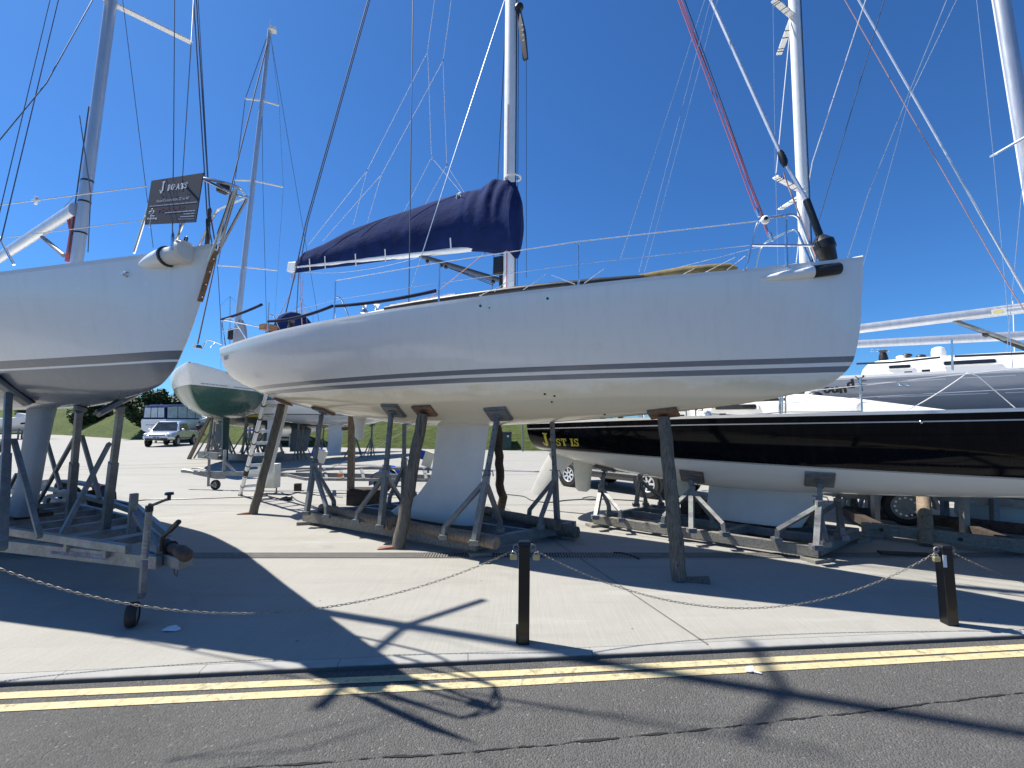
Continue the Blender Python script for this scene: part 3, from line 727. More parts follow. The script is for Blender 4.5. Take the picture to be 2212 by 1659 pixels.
for x, y in ((672, 573), (705, 567), (771, 562), (835, 552), (976, 528)):
    p = A.px(x, y, .10); q = MB(); d = (A.px(x + 1, y + 17, .09) - p); q.beam(p - d * .75, p + d * .8, .022, .006, (0, 1, 0)); q.v = [v + Vector((0, -.03, 0)) for v in q.v]; obj('strap', q, M['rope_white'], cover)
q = MB(); c0 = A.px(995, 424, .02); q.torus(c0 + Vector((0, -.05, -.03)), (0, 1, .2), .045, .010, 14, 6); q.ball(c0 + Vector((0, -.02, .02)), .035, 8, 6); obj('tie', q, M['rope_white'], cover)
q = MB(); q.torus(A.px(1108, 385, 0), (0, 0, 1), .115, .014, 16, 6); obj('tie', q, M['rope_white'], cover)
# vang, instrument pod
v0, v1 = A.px(905, 552, 0), A.px(1082, 606, 0)
mb = MB(); mb.tube([v0, v0.lerp(v1, .06), v1], [.02, .036, .036], 10); vang = obj('vang', mb, M['wire_dark'], A.root)
mb = MB()
for dz, e in ((-.05, .0), (-.08, .03), (-.11, .06)): mb.tube([v0.lerp(v1, .30 + e) + Vector((0, 0, -.05)), v0.lerp(v1, .92) + Vector((0, 0, dz))], .006, 6)
obj('vang_line', mb, M['wire_dark'], vang)
for f in (.12, .30, .36, .92):
    q = MB(); q.ball(v0.lerp(v1, f) + Vector((0, -.01, -.055)), .032, 8, 6); obj('block', q, M['black'], vang)
p = A.px(1077, 575, 0); mb = MB(); mb.box(p + Vector((.02, 0, 0)), (.16, .12, .26)); obj('instrument_pod', mb, M['black'], A.root, bevel=.01)
q = MB(); q.box(p + Vector((.05, 0, -.22)), (.05, .05, .22)); obj('gooseneck', q, M['black'], A.root)
# lazy jacks
LJ = [[(951, -90), (923, 113), (793, 368), (667, 528)], [(987, -90), (957, 131), (824, 377), (697, 521)], [(924, 115), (932, 340), (874, 455)], [(932, 340), (996, 416)], [(957, 133), (965, 357), (917, 444)], [(965, 357), (1003, 416)], [(793, 368), (763, 486)], [(824, 377), (793, 482)]]
for i, L in enumerate(LJ):
    off = .12 if i in (0, 2, 3, 6) else -.12
    pts = [(x, y, off) for x, y in L]
    A.wire('lazy_jack', pts, .0042, M['rope_white'])
for x, y, off in ((923, 113, .12), (957, 131, -.12), (793, 368, .12), (824, 377, -.12), (932, 340, .12), (965, 357, -.12)):
    q = MB(); c0 = A.px(x, y, off); q.tube([c0 + Vector((0, 0, .03)), c0, c0 - Vector((0, 0, .03))], [.01, .016, .01], 8); obj('lazy_jack_eye', q, M['steel'], A.root)
# standing rigging
A.wire('backstay', [(614, 690, 0.3), (637, 592, .12), (660, 483, 0), (795, 0, 0)], .011, M['wire_dark'], 3.5)
A.wire('backstay', [(640, 690, -.3), (645, 592, -.1), (664, 483, 0), (799, 0, -.04)], .009, M['wire_dark'], 3.5)
A.wire('shroud', [(882, 640, .98), (1090, 0, .12)], .0065, M['wire'], 1.0)
A.wire('shroud', [(883, 665, 1.03), (892, 0, .75)], .0075, M['wire_dark'], 2.6)
A.wire('shroud', [A.px(883, 665, 1.03), A.px(858, 690, 1.03)], .004, M['wire'])
P = A.px(883, 665, 1.03); A.wire('shroud', [Vector((P.x, -P.y, P.z)), MASTB + mdir * 6.5], .007, M['wire_dark'])
A.wire('downhaul', [(1050, 545, .05), (945, 630, .85), (905, 662, 1.0)], .006, M['rope_pink'])
A.wire('mainsheet', [(640, 592, 0), (624, 640, .1), (590, 706, .6)], .006, M['rope_pink'])
A.wire('mainsheet', [(648, 590, 0), (648, 640, .1), (653, 705, .3)], .007, M['rope_pink'])
A.wire('mainsheet', [(656, 590, 0), (652, 640, -.1), (664, 700, .1)], .006, M['rope_pink'])
q = MB(); c0 = A.px(630, 598, 0); q.torus(c0, (.4, 1, 0), .05, .007, 14, 6); obj('rope_loop', q, M['rope_pink'], A.root)
A.wire('reef_line', sag(A.px(655, 588, .02), A.px(900, 557, .02), .10), .004, M['rope_white'])
# forestay, furler
F = [A.px(1786, 560, 0), A.px(1775, 520, 0), A.px(1742, 432, 0), A.px(1690, 340, 0), A.px(1536, 0, 0)]
F = [Vector((p.x, 0, p.z)) for p in F]
top_ = F[4] + (F[4] - F[3]).normalized() * 4.3
mb = MB(); mb.tube([F[2], F[3], F[4], top_], .020, 10); fs_ = obj('forestay_foil', mb, M['alu'], A.root)
mb = MB(); mb.tube([F[1], F[2]], .036, 10); obj('luff_cover', mb, M['black'], fs_)
d = (F[2] - F[1]).normalized(); c0 = F[1]
mb = MB(); mb.tube([c0 - d * .26, c0 - d * .24, c0 - d * .12, c0 - d * .10, c0 - d * .02, c0 + d * .02, c0 + d * .05], [.04, .075, .092, .108, .108, .075, .045], 18); obj('furling_drum', mb, M['black'], fs_)
mb = MB(); mb.tube([F[0] - Vector((0, 0, .05)), c0 - d * .2], .026, 10); obj('toggle', mb, M['steel'], fs_)
mb = MB(); mb.tube([F[3] - d * .12, F[3] - d * .05, F[3] + d * .04, F[3] + d * .08], [.024, .04, .036, .024], 10); obj('swivel', mb, M['black'], fs_)
A.wire('furling_line', [(1764, 560, .2), (1700, 395, -.02), (1693, 372, 0)], .007, M['rope_pink'])
for x0, y0, x1, y1, k in ((1632, 456, 1465, 0, .26), (1660, 512, 1473, 0, .22), (1652, 474, 1468, 0, .24)):
    A.wire('halyard', [(x0, y0, k), (x1, y1, .05)], .006, M['rope_red'], 3.0)
A.wire('halyard', [(1661, 505, .2), (1479, 0, 0.03)], .005, M['wire_dark'], 3.0)
for x, y in ((1632, 460), (1661, 512)):
    q = MB(); c0 = A.px(x, y, .25); q.tube([c0 + Vector((0, 0, .06)), c0 + Vector((.015, 0, .02)), c0 + Vector((.03, 0, -.05))], [.012, .022, .012], 8); obj('snap_shackle', q, M['steel'], A.root)
A.wire('spare_halyard', [(1380, 588, 0.45), (1535, 0, .1)], .0035, M['wire'], 2.0)
A.wire('spare_halyard', [(1392, 588, -.5), (1550, 0, .1)], .0035, M['wire'], 2.0)
A.wire('spare_halyard', [(1340, 560, -.6), (1522, 0, -.1)], .004, M['wire'], 2.0)
# pulpit (both hoops)
def tubes(b, name, runs, r, m=None, parent=None):
    q = MB()
    for L in runs:
        P = [p if isinstance(p, Vector) else b.px(*p) for p in L]
        out = [P[0]]
        for i in range(1, len(P) - 1):                               # round the corners
            a_, c_ = P[i] + (P[i-1] - P[i]) * min(.35, .09 / (P[i-1] - P[i]).length), P[i] + (P[i+1] - P[i]) * min(.35, .09 / (P[i+1] - P[i]).length)
            for k in range(5):
                t_ = k / 4; out.append(a_ * (1 - t_) ** 2 + P[i] * 2 * t_ * (1 - t_) + c_ * t_ ** 2)
        out.append(P[-1]); q.tube(out, r, 8)
    return obj(name, q, m or M['steel'], parent or b.root)
hoop = [(1609, 585, .44), (1637, 474, .40), (1722, 461, .20), (1764, 572, .14)]
Lp = [A.px(*p) for p in hoop]
mid_ = [A.px(1697, 463, .27), A.px(1700, 577, .30)]
tubes(A, 'pulpit', [Lp, mid_, [Vector((p.x, -p.y, p.z)) for p in Lp], [Vector((p.x, -p.y, p.z)) for p in mid_], [Lp[1].lerp(Lp[0], .5), A.px(1758, 530, .2)]], .0125)
c0 = A.px(1653, 475, .40); q = MB(); q.ball(c0, .045, 12, 8); o = obj('navigation_light', q, M['white'], A.root)
q = MB(); q.cyl(c0 + Vector((0, -.03, 0)), c0 + Vector((.012, -.05, 0)), .018, .018, 10); obj('lens', q, M['black'], o)
# stanchions and lifelines
ST = [((578, 718), (573, 655)), ((722, 691), (722, 607)), ((948, 656), (946, 568)), ((1250, 619), (1248, 522))]
STL = []
for (bx, by), (tx, ty) in ST:
    p = A.pw(bx, by, .96); t_ = A.pw(tx, ty, .96); t_ = Vector((p.x, p.y, t_.z)); STL.append((p, t_))
    for sg in (1, -1):
        q = MB(); a_, b_ = Vector((p.x, sg * p.y, p.z - .03)), Vector((t_.x, sg * t_.y, t_.z)); q.cyl(a_, b_, .013, .011, 8); o = obj('stanchion', q, M['steel'], A.root)
        q = MB(); q.cyl(a_, a_ + Vector((0, 0, .05)), .024, .02, 10); obj('stanchion_socket', q, M['steel'], o)
for i in (0, 1):
    p, t_ = STL[i]; tubes(A, 'stanchion_brace', [[p.lerp(t_, .6), p.lerp(t_, .55) + Vector((.10, .03, 0)), p + Vector((.22, .1, 0))]], .009)
for sg in (1, -1):
    S = [Vector((a.x, sg * a.y, a.z)) for _, a in STL]
    A.wire('lifeline', [S[1], S[2], S[3], Vector((Lp[1].x, sg * Lp[1].y, Lp[1].z - .02))], .0055 if sg == 1 else .004, M['rope_white'] if sg == 1 else M['wire'])
    S = [Vector((a.x, sg * a.y, (a.z + b.z) / 2)) for b, a in STL]
    A.wire('lifeline', [S[2], S[3], Vector(((Lp[1].x + Lp[0].x) / 2, sg * (Lp[1].y + Lp[0].y) / 2, (Lp[1].z + Lp[0].z) / 2))], .0035, M['wire'])
    A.wire('lifeline', [S[0], S[1], S[2]], .0035, M['wire'])
for L, d_ in (([(580, 694), (718, 661)], .05), ([(726, 661), (941, 628)], .03), ([(478, 690), (565, 658)], .02)):
    p, t_ = A.pw(*L[0], .96), A.pw(*L[1], .96); q = MB(); q.tube(sag(p, t_, d_, 12), .024, 10); obj('lifeline_sleeve', q, M['navy_sleeve'], A.root)
zig = [(1050, 612), (1102, 592), (1160, 640), (1165, 612), (1215, 575), (1270, 610)]
lace = [[(1028, 650), (1045, 633)], [(1035, 639), (1108, 605)], [(1094, 608), (1068, 630)], [(1180, 592), (1130, 626)], [(1190, 594), (1242, 614)], [(1305, 581), (1262, 612)], [(1520, 590), (1588, 556)], [(1500, 580), (1462, 600)], [(1610, 553), (1570, 583)]]
for L in lace: A.wire('netting_line', [(*p, 'w.93') for p in L], .0035, M['rope_white'])
# pushpit
pb = A.pw(487, 748, .92); pf = A.pw(535, 737, .96); pt = A.pw(478, 690, .96); pm = A.pw(502, 686, .96)
for sg in (1, -1):
    f_ = lambda p: Vector((p.x, sg * p.y, p.z))
    tubes(A, 'pushpit', [[f_(pb), f_(pt), f_(pm), f_(pf)], [f_(pb).lerp(f_(pt), .55), f_(pf).lerp(f_(pm), .55)]] + ([[f_(pt), Vector((pt.x - .05, 0, pt.z)), Vector((pt.x, -f_(pt).y, pt.z))]] if sg == 1 else []), .0125)
q = MB(); c0 = A.pw(498, 722, .9); q.box(c0, (.07, .09, .22)); obj('horseshoe_light', q, M['black'], A.root, bevel=.02)
# wheel under its round navy cover
wc = A.px(638, 722, .25); q = MB(); q.cyl(wc - Vector((.04, 0, 0)), wc + Vector((.04, 0, 0)), .43, .41, 40); obj('wheel_cover', q, M['navy'], A.root)
q = MB(); q.tube([wc + Vector((.2, 0, -.8)), wc + Vector((.15, 0, -.2)), wc + Vector((.1, 0, .02))], [.14, .11, .08], 12); obj('pedestal', q, M['white'], A.root)
q = MB(); q.box(A.px(580, 708, .78), (.16, .25, .10)); obj('cockpit_locker', q, M['teak'], A.root)
for x, y in ((629, 704), (583, 712)):
    c0 = A.px(x, y, .7); q = MB(); q.tube([c0 - Vector((0, 0, .08)), c0, c0 + Vector((0, 0, .03)), c0 + Vector((0, 0, .07)), c0 + Vector((0, 0, .09))], [.075, .06, .045, .05, .065], 14); obj('winch', q, M['black'], A.root)
# bowsprit tube in its housing on the near bow
def sprit(b, a_px, f_px, r0, r1, m, name, out=.02, steps=14):
    a_, f_ = b.pw(*a_px, 1), b.pw(*f_px, 1); P = []; rr = []
    for k in range(steps + 1):
        t_ = k / steps; x = a_.x + (f_.x - a_.x) * t_; z = a_.z + (f_.z - a_.z) * t_
        P.append(Vector((x, -(b.half(x, z) + out - .04 * (1 - t_)), z))); rr.append(r0 + (r1 - r0) * math.sin(math.pi / 2 * t_) ** .8)
    q = MB(); q.tube(P, rr, 16); return obj(name, q, m, b.root), P, rr
sh_, P_, r_ = sprit(A, (1632, 603), (1757, 588), .012, .06, M['white'], 'bowsprit_housing')
e0 = P_[-1]; e1 = e0 + (P_[-1] - P_[-3]).normalized() * .25; q = MB(); q.tube([e0 - (e1 - e0) * .05, e0, e1 - (e1 - e0) * .06, e1], [.055, .062, .060, .05], 16); obj('bowsprit', q, M['black'], A.root)
q = MB(); c0 = A.pw(1708, 577, .6); q.tube([c0 + Vector((-.08, 0, -.05)), c0 + Vector((-.06, 0, .03)), c0 + Vector((.06, 0, .03)), c0 + Vector((.08, 0, -.05))], .009, 8); obj('cleat', q, M['steel'], A.root)
# rolled headsail in its long bag along the side deck (its own thing)
P = [A.pw(x, y, .86) for x, y in ((832, 667), (900, 656), (1000, 641), (1100, 628), (1200, 617), (1300, 608), (1390, 601))]
q = MB(); q.tube(P, [.03, .04, .042, .045, .045, .045, .04], 12); rs = thing('rolled_headsail', 'long black sausage bag of rolled headsail along the side deck of the large white sloop', 'sail bag', A.W(P[3]))
obj('bag', q, M['black'], rs); rs.children[0].data.transform(FR[rs.name].inverted() @ A.M)
P2 = [A.pw(x, y, .80) for x, y in ((1380, 600), (1420, 596), (1480, 588), (1530, 583), (1575, 580), (1592, 583))]
q = MB(); q.tube(P2, [.035, .055, .065, .06, .06, .03], 12); o = obj('open_bag_end', q, M['bag_brown'], rs); o.data.transform(FR[rs.name].inverted() @ A.M); o['label'] = 'olive brown end of the sail bag at the bow'
# ================================================================ LEFT YACHT
WL_ = [(-4.6, 1.1), (-3.5, 1.38), (-2, 1.56), (-.6, 1.52), (.8, 1.28), (1.8, 1.0), (2.8, .69), (3.7, .43), (4.4, .235), (4.9, .10), (5.1, .05), (5.2, .015)]
SL_ = [(-4.6, 3.08), (0, 3.12), (2, 3.16), (3.4, 3.178), (4.3, 3.182), (4.87, 3.19), (5.2, 3.205)]
ZL_ = [(-4.6, 2.4), (-3.5, 2.1), (-2, 1.93), (0, 1.87), (1.5, 1.86), (2.7, 1.87), (3.3, 1.905), (3.7, 1.945), (4.05, 1.985), (4.35, 2.04), (4.5, 2.11), (4.6, 2.18), (4.68, 2.27), (4.8, 2.42), (4.92, 2.61), (5.2, 3.20)]
B = Boat('sailing_yacht', 'white sloop with grey bottom and a sign on its bow, on a road trailer', (-7.074, 6.50), 30, WL_, SL_, ZL_, [(-5, 2.3), (0, 2.1), (3, 1.8), (5.2, 1.35)], 0.13)
B.hull(hull_mat('left_hull_paint', [(0, (0.145, 0.165, 0.185)), (2.235, wt), (2.262, (0.15, 0.16, 0.175)), (2.33, wt)], 0.25))
B.deck(M['deck'])
mb = MB(); foil(mb, [(0.52, 0.50, 1.20, .13), (0.62, 0.40, 1.26, .13), (0.84, 0.60, 1.40, .09), (1.3, 0.68, 1.53, .085), (1.75, 0.76, 1.69, .09), (1.93, 0.76, 1.73, .12)]); obj('keel', mb, M['keel_grey'], B.root)
coachroof(B, [(-1.6, 1.0, 3.1), (-1.5, 1.05, 3.36), (0, 1.05, 3.44), (1.2, .9, 3.40), (2.4, .6, 3.27), (3.0, .35, 3.15)], M['white'])
p, nv = B.hit(275, 593); q = MB(); q.tube([p, p + nv * .006, p + nv * .03, p + nv * .045], [.032, .03, .018, .012], 14); obj('skin_fitting', q, M['steel'], B.root)
# worn wooden strip bolted down the stem
q = MB(); st = [Vector((sx + .006, 0, z)) for sx, z in ((5.195, 3.18), (5.12, 3.03), (5.05, 2.88), (4.99, 2.76))]
for i in range(len(st) - 1): q.beam(st[i], st[i + 1], .042, .014, (1, 0, 0.3))
o = obj('stem_strip', q, M['teak'], B.root)
for f in (.15, .4, .65, .9):
    q = MB(); c0 = st[0].lerp(st[-1], f); q.cyl(c0, c0 + Vector((.016, 0, -.008)), .006, .006, 8); obj('bolt', q, M['steel'], o)
sh_, P_, r_ = sprit(B, (300, 572), (372, 556), .02, .085, M['white'], 'bowsprit_housing', .03)
e0 = P_[-1]; dd = (P_[-1] - P_[-3]).normalized(); dd = Vector((dd.x, dd.y, dd.z)).normalized(); q = MB()
q.tube([e0 - dd * .02, e0 + dd * .004], [.092, .092], 18); obj('seal_ring', q, M['black'], B.root)
q = MB(); q.tube([e0 - dd * .02, e0 + dd * .03, e0 + dd * .12, e0 + dd * .16, e0 + dd * .20, e0 + dd * .24, e0 + dd * .255], [.078, .078, .078, .098, .10, .085, .03], 18); obj('bowsprit', q, M['keel_white'], B.root)
q = MB(); q.torus(e0 + dd * .215 + Vector((0, 0, .105)), (0, 1, 0), .022, .007, 14, 6); obj('tack_ring', q, M['black'], B.root)
# mast, boom, vang
mb0, mb1 = B.px(168, 548, -.066), B.px(240, 0, -.13); mdl = (mb1 - mb0).normalized(); m0 = mb0 - mdl * .7; mt = m0 + mdl * 14
mb = MB(); ell(mb, m0, mt, .084, .062); mastL = obj('mast', mb, M['mast_alu'], B.root)
for hh in (.95, 1.35, 1.62): q = MB(); q.tube([m0 + mdl * hh, m0 + mdl * (hh + .02)], [.088, .088], 14, True, .74); obj('mast_band', q, M['black'], mastL)
q = MB(); q.tube([m0 + mdl * .7 + Vector((-.06, -.07, 0)), m0 + mdl * 2.6 + Vector((-.06, -.06, 0))], .008, 6); obj('halyard', q, M['wire_dark'], mastL)
q = MB(); q.tube([m0 + mdl * .6 + Vector((-.12, -.05, 0)), m0 + mdl * 1.35 + Vector((-.09, -.05, 0))], [.03, .022], 8); obj('halyard_bundle', q, M['rope_red'], mastL)
sx = B.px(415, 92, -.95); sb = m0 + mdl * ((sx.z + .06 - m0.z) / mdl.z)
for sg in (1, -1):
    q = MB(); q.beam(sb, Vector((sx.x, sg * sx.y, sx.z)), .085, .022); obj('spreader', q, M['mast_white'], mastL)
s2 = m0 + mdl * 7.95
for sg in (1, -1):
    q = MB(); q.beam(s2, s2 + Vector((-.25, sg * .62, .04)), .08, .02); obj('spreader', q, M['mast_white'], mastL)
bo0, bo1 = B.px(160, 452, 0), B.px(-30, 575, 0)
mb = MB(); rings = [[p + Vector((.0, .055 * math.cos(2*math.pi*k/12), .085 * math.sin(2*math.pi*k/12))) for k in range(12)] for p in (bo0, bo1)]; mb.loft(rings); boomL = obj('boom', mb, M['mast_alu'], B.root)
q = MB(); q.tube([B.px(92, 513, 0), B.px(138, 552, 0)], .028, 10); obj('vang', q, M['galv_dark'], boomL)
q = MB(); q.tube([B.px(150, 470, -.03), B.px(158, 512, -.03)], .03, 8); obj('gooseneck', q, M['rope_red'], boomL)
# rigging
B.wire('forestay', [(466, 532, -.02), (453, 455, 0), (424, 0, 0)], 0.0058, M['wire_grey'], 3)
B.wire('forestay', [(459, 532, .02), (448, 475, 0), (418, 0, 0.03)], 0.0058, M['wire_grey'], 3)
B.wire('halyard', [(455, 480, 0), (428, 0, 0)], 0.0036, M['wire_grey'], 3)
for x, y in ((453, 455), (449, 476)):
    q = MB(); c0 = B.px(x, y, 0); q.tube([c0 + Vector((0, 0, .03)), c0, c0 - Vector((0, 0, .10)), c0 - Vector((0, 0, .22)), c0 - Vector((.0, 0, .36))], [.008, .018, .010, .016, .012], 8); obj('turnbuckle', q, M['wire_dark'], B.root)
B.wire('shroud', [(372, 530, .25), (375, 300, .2), (377, 0, .1)], 0.0043, M['wire_grey'], 3)
q = MB(); c0 = B.px(372, 525, .25); q.tube([c0 + Vector((0, 0, .10)), c0 + Vector((0, 0, .06)), c0 + Vector((0, 0, 0)), c0 - Vector((0, 0, .06))], [.006, .014, .012, .012], 8); obj('turnbuckle', q, M['steel'], B.root)
B.wire('halyard', [(385, 530, .15), (413, 92, .6), (418, 0, .5)], 0.0032, M['wire_grey'], 2)
B.wire('shroud', [(331, 535, -.4), (265, 0, -.1)], 0.0036, M['wire_grey'], 2)
B.wire('shroud', [(200, 0, .5), (100, 180, .9), (-40, 350, 1.2)], 0.0043, M['wire_grey'])
B.wire('shroud', [(2, 520, 1.15), (126, 0, .7)], 0.0040, M['wire_grey'], 2)
B.wire('shroud', [(-6, 480, 1.2), (108, 0, .8)], 0.0032, M['wire_grey'], 2)
B.wire('halyard', [(190, 545, .0), (196, 420, 0), (172, 250, 0.02)], 0.0058, M['wire_grey'])
B.wire('lift', [(168, 415, 0), (110, 480, 0), (60, 520, 0)], 0.0036, M['wire_grey'])
# pulpit, lifelines, stanchion
la, lt = B.px(289, 547, .23), B.px(334, 404, .26)
ft, fm = B.px(437, 383, .19), B.px(513, 402, .0)
lf = B.px(372, 538, .17)
foot = B.px(470, 548, -.06); knee = B.px(512, 412, -.02)
mir = lambda p: Vector((p.x, -p.y, p.z))
tubes(B, 'pulpit', [[la, lt, ft, fm, mir(ft), mir(lt), mir(la)], [lf, ft + Vector((-.02, 0, -.01))], [mir(lf), mir(ft)], [foot, fm + Vector((-.01, 0, -.02))], [foot + Vector((.02, -.08, -.10)), fm + Vector((-.01, -.02, -.03))], [ft + Vector((0, 0, -.01)), fm + Vector((-.03, 0, -.07)), mir(ft) + Vector((0, 0, -.01))]], .0125)
c0 = B.px(482, 406, .02); q = MB(); q.box(c0, (.075, .085, .085)); nl = obj('navigation_light', q, M['black'], B.root, bevel=.012)
q = MB(); q.ball(c0 + Vector((.01, -.01, .02)), .03, 10, 6); obj('lens', q, plain('green_lens', (.02, .10, .07), .15, 0, .05, 5, .4), nl)
sg1 = B.pw(318, 398, .97); sg2 = B.pw(430, 386, .97)
stf, stt = B.pw(30, 572, .95), B.pw(0, 520, .95)
B.wire('lifeline', [(-220, 459, 'w.93'), (0, 443, 'w.95'), (318, 402, .29)], .0055, M['rope_white'])
B.wire('lifeline', [(-200, 540, 'w.95'), (0, 515, 'w.95'), (322, 474, .27)], .0045, M['rope_white'])
q = MB(); q.cyl(stf, B.pw(-40, 443, .95), .013, .011, 8); obj('stanchion', q, M['steel'], B.root)
q = MB(); q.cyl(B.pw(77, 433, .95) + Vector((0, .012, 0)), B.pw(77, 433, .95) - Vector((0, .012, 0)), .042, .042, 20); q.tube([B.pw(70, 434, .95), B.pw(86, 432, .95)], .012, 8); obj('lifeline_roller', q, plain('clear_plastic', (.55, .62, .72), .15, 0, .08, 9, .3), B.root)
# sale sign hanging from the bow rail
c_ = [B.W(B.px(x, y, .31)) for x, y in ((318, 393), (430, 382), (433, 472), (323, 484))]
ctr = (c_[0] + c_[1] + c_[2] + c_[3]) / 4
sign = thing('sale_sign', 'dark navy sale board with white lettering hanging on the bow rail of the trailered sloop', 'sign', ctr)
ux = ((c_[1] - c_[0]) + (c_[2] - c_[3])) / 2; Wd = ux.length; ux.normalize(); uy = ((c_[0] - c_[3]) + (c_[1] - c_[2])) / 2; Hd = uy.length; uy = (uy - ux * uy.dot(ux)).normalized(); un = ux.cross(uy)
if un.dot(EYEV - ctr) < 0: un = -un
Msg = Matrix((ux, uy, un)).transposed()
q = MB(); q.box(ctr, (Wd, Hd, .006), Msg); obj('board', q, M['sign_navy'], sign, world=True)
def put(mb, x, y, m, name, lift=.0045):
    mb.v = [ctr + Msg @ Vector((-Wd / 2 + x * Wd + v.x, Hd / 2 - y * Hd + v.y, lift + v.z)) for v in mb.v]; return obj(name, mb, m, sign, world=True, smooth=False)
put(slab_text('J', Hd * .27), .23, .33, M['letter_white'], 'letter_j')
mb = slab_text('BOATS', Hd * .13, .04); bx0, bx1, _, _ = bounds(mb); mb.v = [Vector((v.x * Wd * .39 / (bx1 - bx0), v.y, v.z)) for v in mb.v]; put(mb, .375, .285, M['letter_white'], 'lettering')
put(fit_text("Racer-Cruisers from 22' to 48'", Wd * .63, Hd * .065, .015), .19, .52, M['letter_grey'], 'lettering')
put(greek(Wd * .92, Hd * .016, (4, 3, 5, 2, 6, 4, 7, 3, 5, 6)), .05, .60, M['letter_grey'], 'small_print')
put(fit_text('FOR SALE', Wd * .50, Hd * .10, .03), .26, .74, M['letter_red'], 'lettering')
for k, (wd_, ws_) in enumerate(((.57, (3, 7, 5, 6, 8, 4, 3)), (.20, (2, 5, 4)), (.25, (11,)))): put(greek(Wd * wd_, Hd * .020, ws_), .965 - wd_, .775 + k * .055, M['letter_grey'], 'small_print')
put(fit_text('www.keyyachting.com', Wd * .29, Hd * .04, .0), .675, .945, M['letter_grey'], 'lettering')
put(fit_text('Key', Wd * .10, Hd * .055, .02), .10, .84, M['letter_white'], 'lettering'); put(fit_text('Yachting', Wd * .22, Hd * .06, .02), .03, .905, M['letter_white'], 'lettering')
q = MB()
for dx, dy in ((-.018, 0), (.018, 0), (0, .022)): q.torus((dx * Wd / .45, dy * Hd / .4, 0), (0, 0, 1), .010, .0035, 12, 4)
q.box((0, -.075, 0), (.007, .13, .002)); q.box((.004, -.13, 0), (.02, .012, .0021)); put(q, .115, .735, M['letter_white'], 'key_emblem', .003)

# ================================================================ TRAILER under the left yacht (built in that yacht's frame)
TL = thing('boat_trailer', 'galvanised road trailer with jockey wheel under the grey bottomed sloop', 'trailer', B.O, -R(30))
def L(s_, off, z): return Vector((s_ - .236, -(off - .118), z))
mb = MB()
mb.beam(L(-3.2, .72, .42), L(2.4, .64, .43), .06, .10); mb.beam(L(2.4, .64, .43), L(4.75, .10, .45), .06, .115); obj('side_rail', mb, M['galv'], TL, bevel=.004)
mb = MB(); mb.beam(L(-3.2, .72, .575), L(2.4, .62, .58), .05, .065); mb.beam(L(2.4, .62, .58), L(4.5, .24, .565), .055, .075)
obj('upper_rail', mb, M['galv'], TL, bevel=.004)
for f in (-.35, .1, .55, .8):
    p = L(2.4, .63, .5).lerp(L(4.6, .18, .5), f); mb = MB(); mb.box(p, (.07, .05, .09)); obj('spacer', mb, M['galv'], TL)
mb = MB(); mb.beam(L(-3.2, -.72, .42), L(2.4, -.64, .43), .06, .10); mb.beam(L(2.4, -.64, .43), L(4.75, -.10, .45), .06, .115); obj('side_rail', mb, M['galv'], TL, bevel=.004)
mb = MB(); mb.beam(L(-3.2, -.72, .60), L(2.4, -.62, .62), .05, .065); mb.beam(L(2.4, -.62, .62), L(4.2, -.20, .57), .05, .07); obj('upper_rail', mb, M['galv'], TL, bevel=.004)
for s_, z in ((-2.6, .42), (-1.5, .42), (-.2, .42), (.5, .43), (1.1, .43), (1.75, .44), (2.35, .45), (3.05, .46), (3.6, .46)):
    hw = .66 if s_ < 2.4 else .64 - (s_ - 2.4) * .23
    q = MB(); q.beam(L(s_, hw - .03, z), L(s_, -hw + .03, z), .10, .075); obj('cross_member', q, M['galv_dark'], TL, bevel=.004)
q = MB(); q.box(L(.65, 0, .495), (1.15, .34, .05)); obj('keel_pad', q, M['wood_dark'], TL)
q = MB(); q.box(L(1.18, .1, .535), (.18, .22, .12)); obj('keel_chock', q, M['black'], TL)
for (x0, y0), (x1, y1), foot in (((30, 850), (5, 1165), .58), ((252, 882), (228, 1132), .52), ((177, 892), (150, 1118), .50), ((-110, 850), (-130, 1150), .58)):
    p, nv = B.hit(x0, y0 - 8); foot = B.Mi @ ground(x1, y1, foot)
    q = MB(); t_ = p - nv * -.06; q.beam(foot - Vector((0, 0, .1)), foot.lerp(t_, .55), .075, .075, (1, 0, 0)); q.beam(foot.lerp(t_, .5), t_, .058, .058, (1, 0, 0)); po = obj('support_post', q, M['galv_paint'], TL, bevel=.004)
    q = MB(); ax = Vector((1, 0, 0)); ax = (ax - nv * ax.dot(nv)).normalized(); ay = nv.cross(ax); MM = Matrix((ax, ay, nv)).transposed()
    q.box(p + nv * .03, (.16, .40, .05) if x0 != 177 else (.10, .10, .05), MM); obj('pad_beam', q, M['galv_paint'], po, bevel=.008); q = MB(); q.box(p + nv * .004, (.17, .42, .022) if x0 != 177 else (.11, .11, .02), MM); obj('pad_rubber', q, M['black'], po)
for a_, b_ in (((30, 950), (86, 1160)), ((99, 945), (131, 1056)), ((160, 948), (79, 1092)), ((177, 942), (216, 1078)), ((236, 958), (130, 1160)), ((14, 945), (-60, 1060)), ((36, 1024), (10, 1072))):
    offa = .45 if a_ in ((30, 950), (14, 945)) else -.5; p, t_ = B.px(*a_, offa), B.px(*b_, offa)
    if a_ == (236, 958): t_ = B.px(*b_, .20)
    q = MB(); q.beam(p, t_, .042, .042, (1, 0, 0)); obj('brace', q, M['galv_paint'], TL)
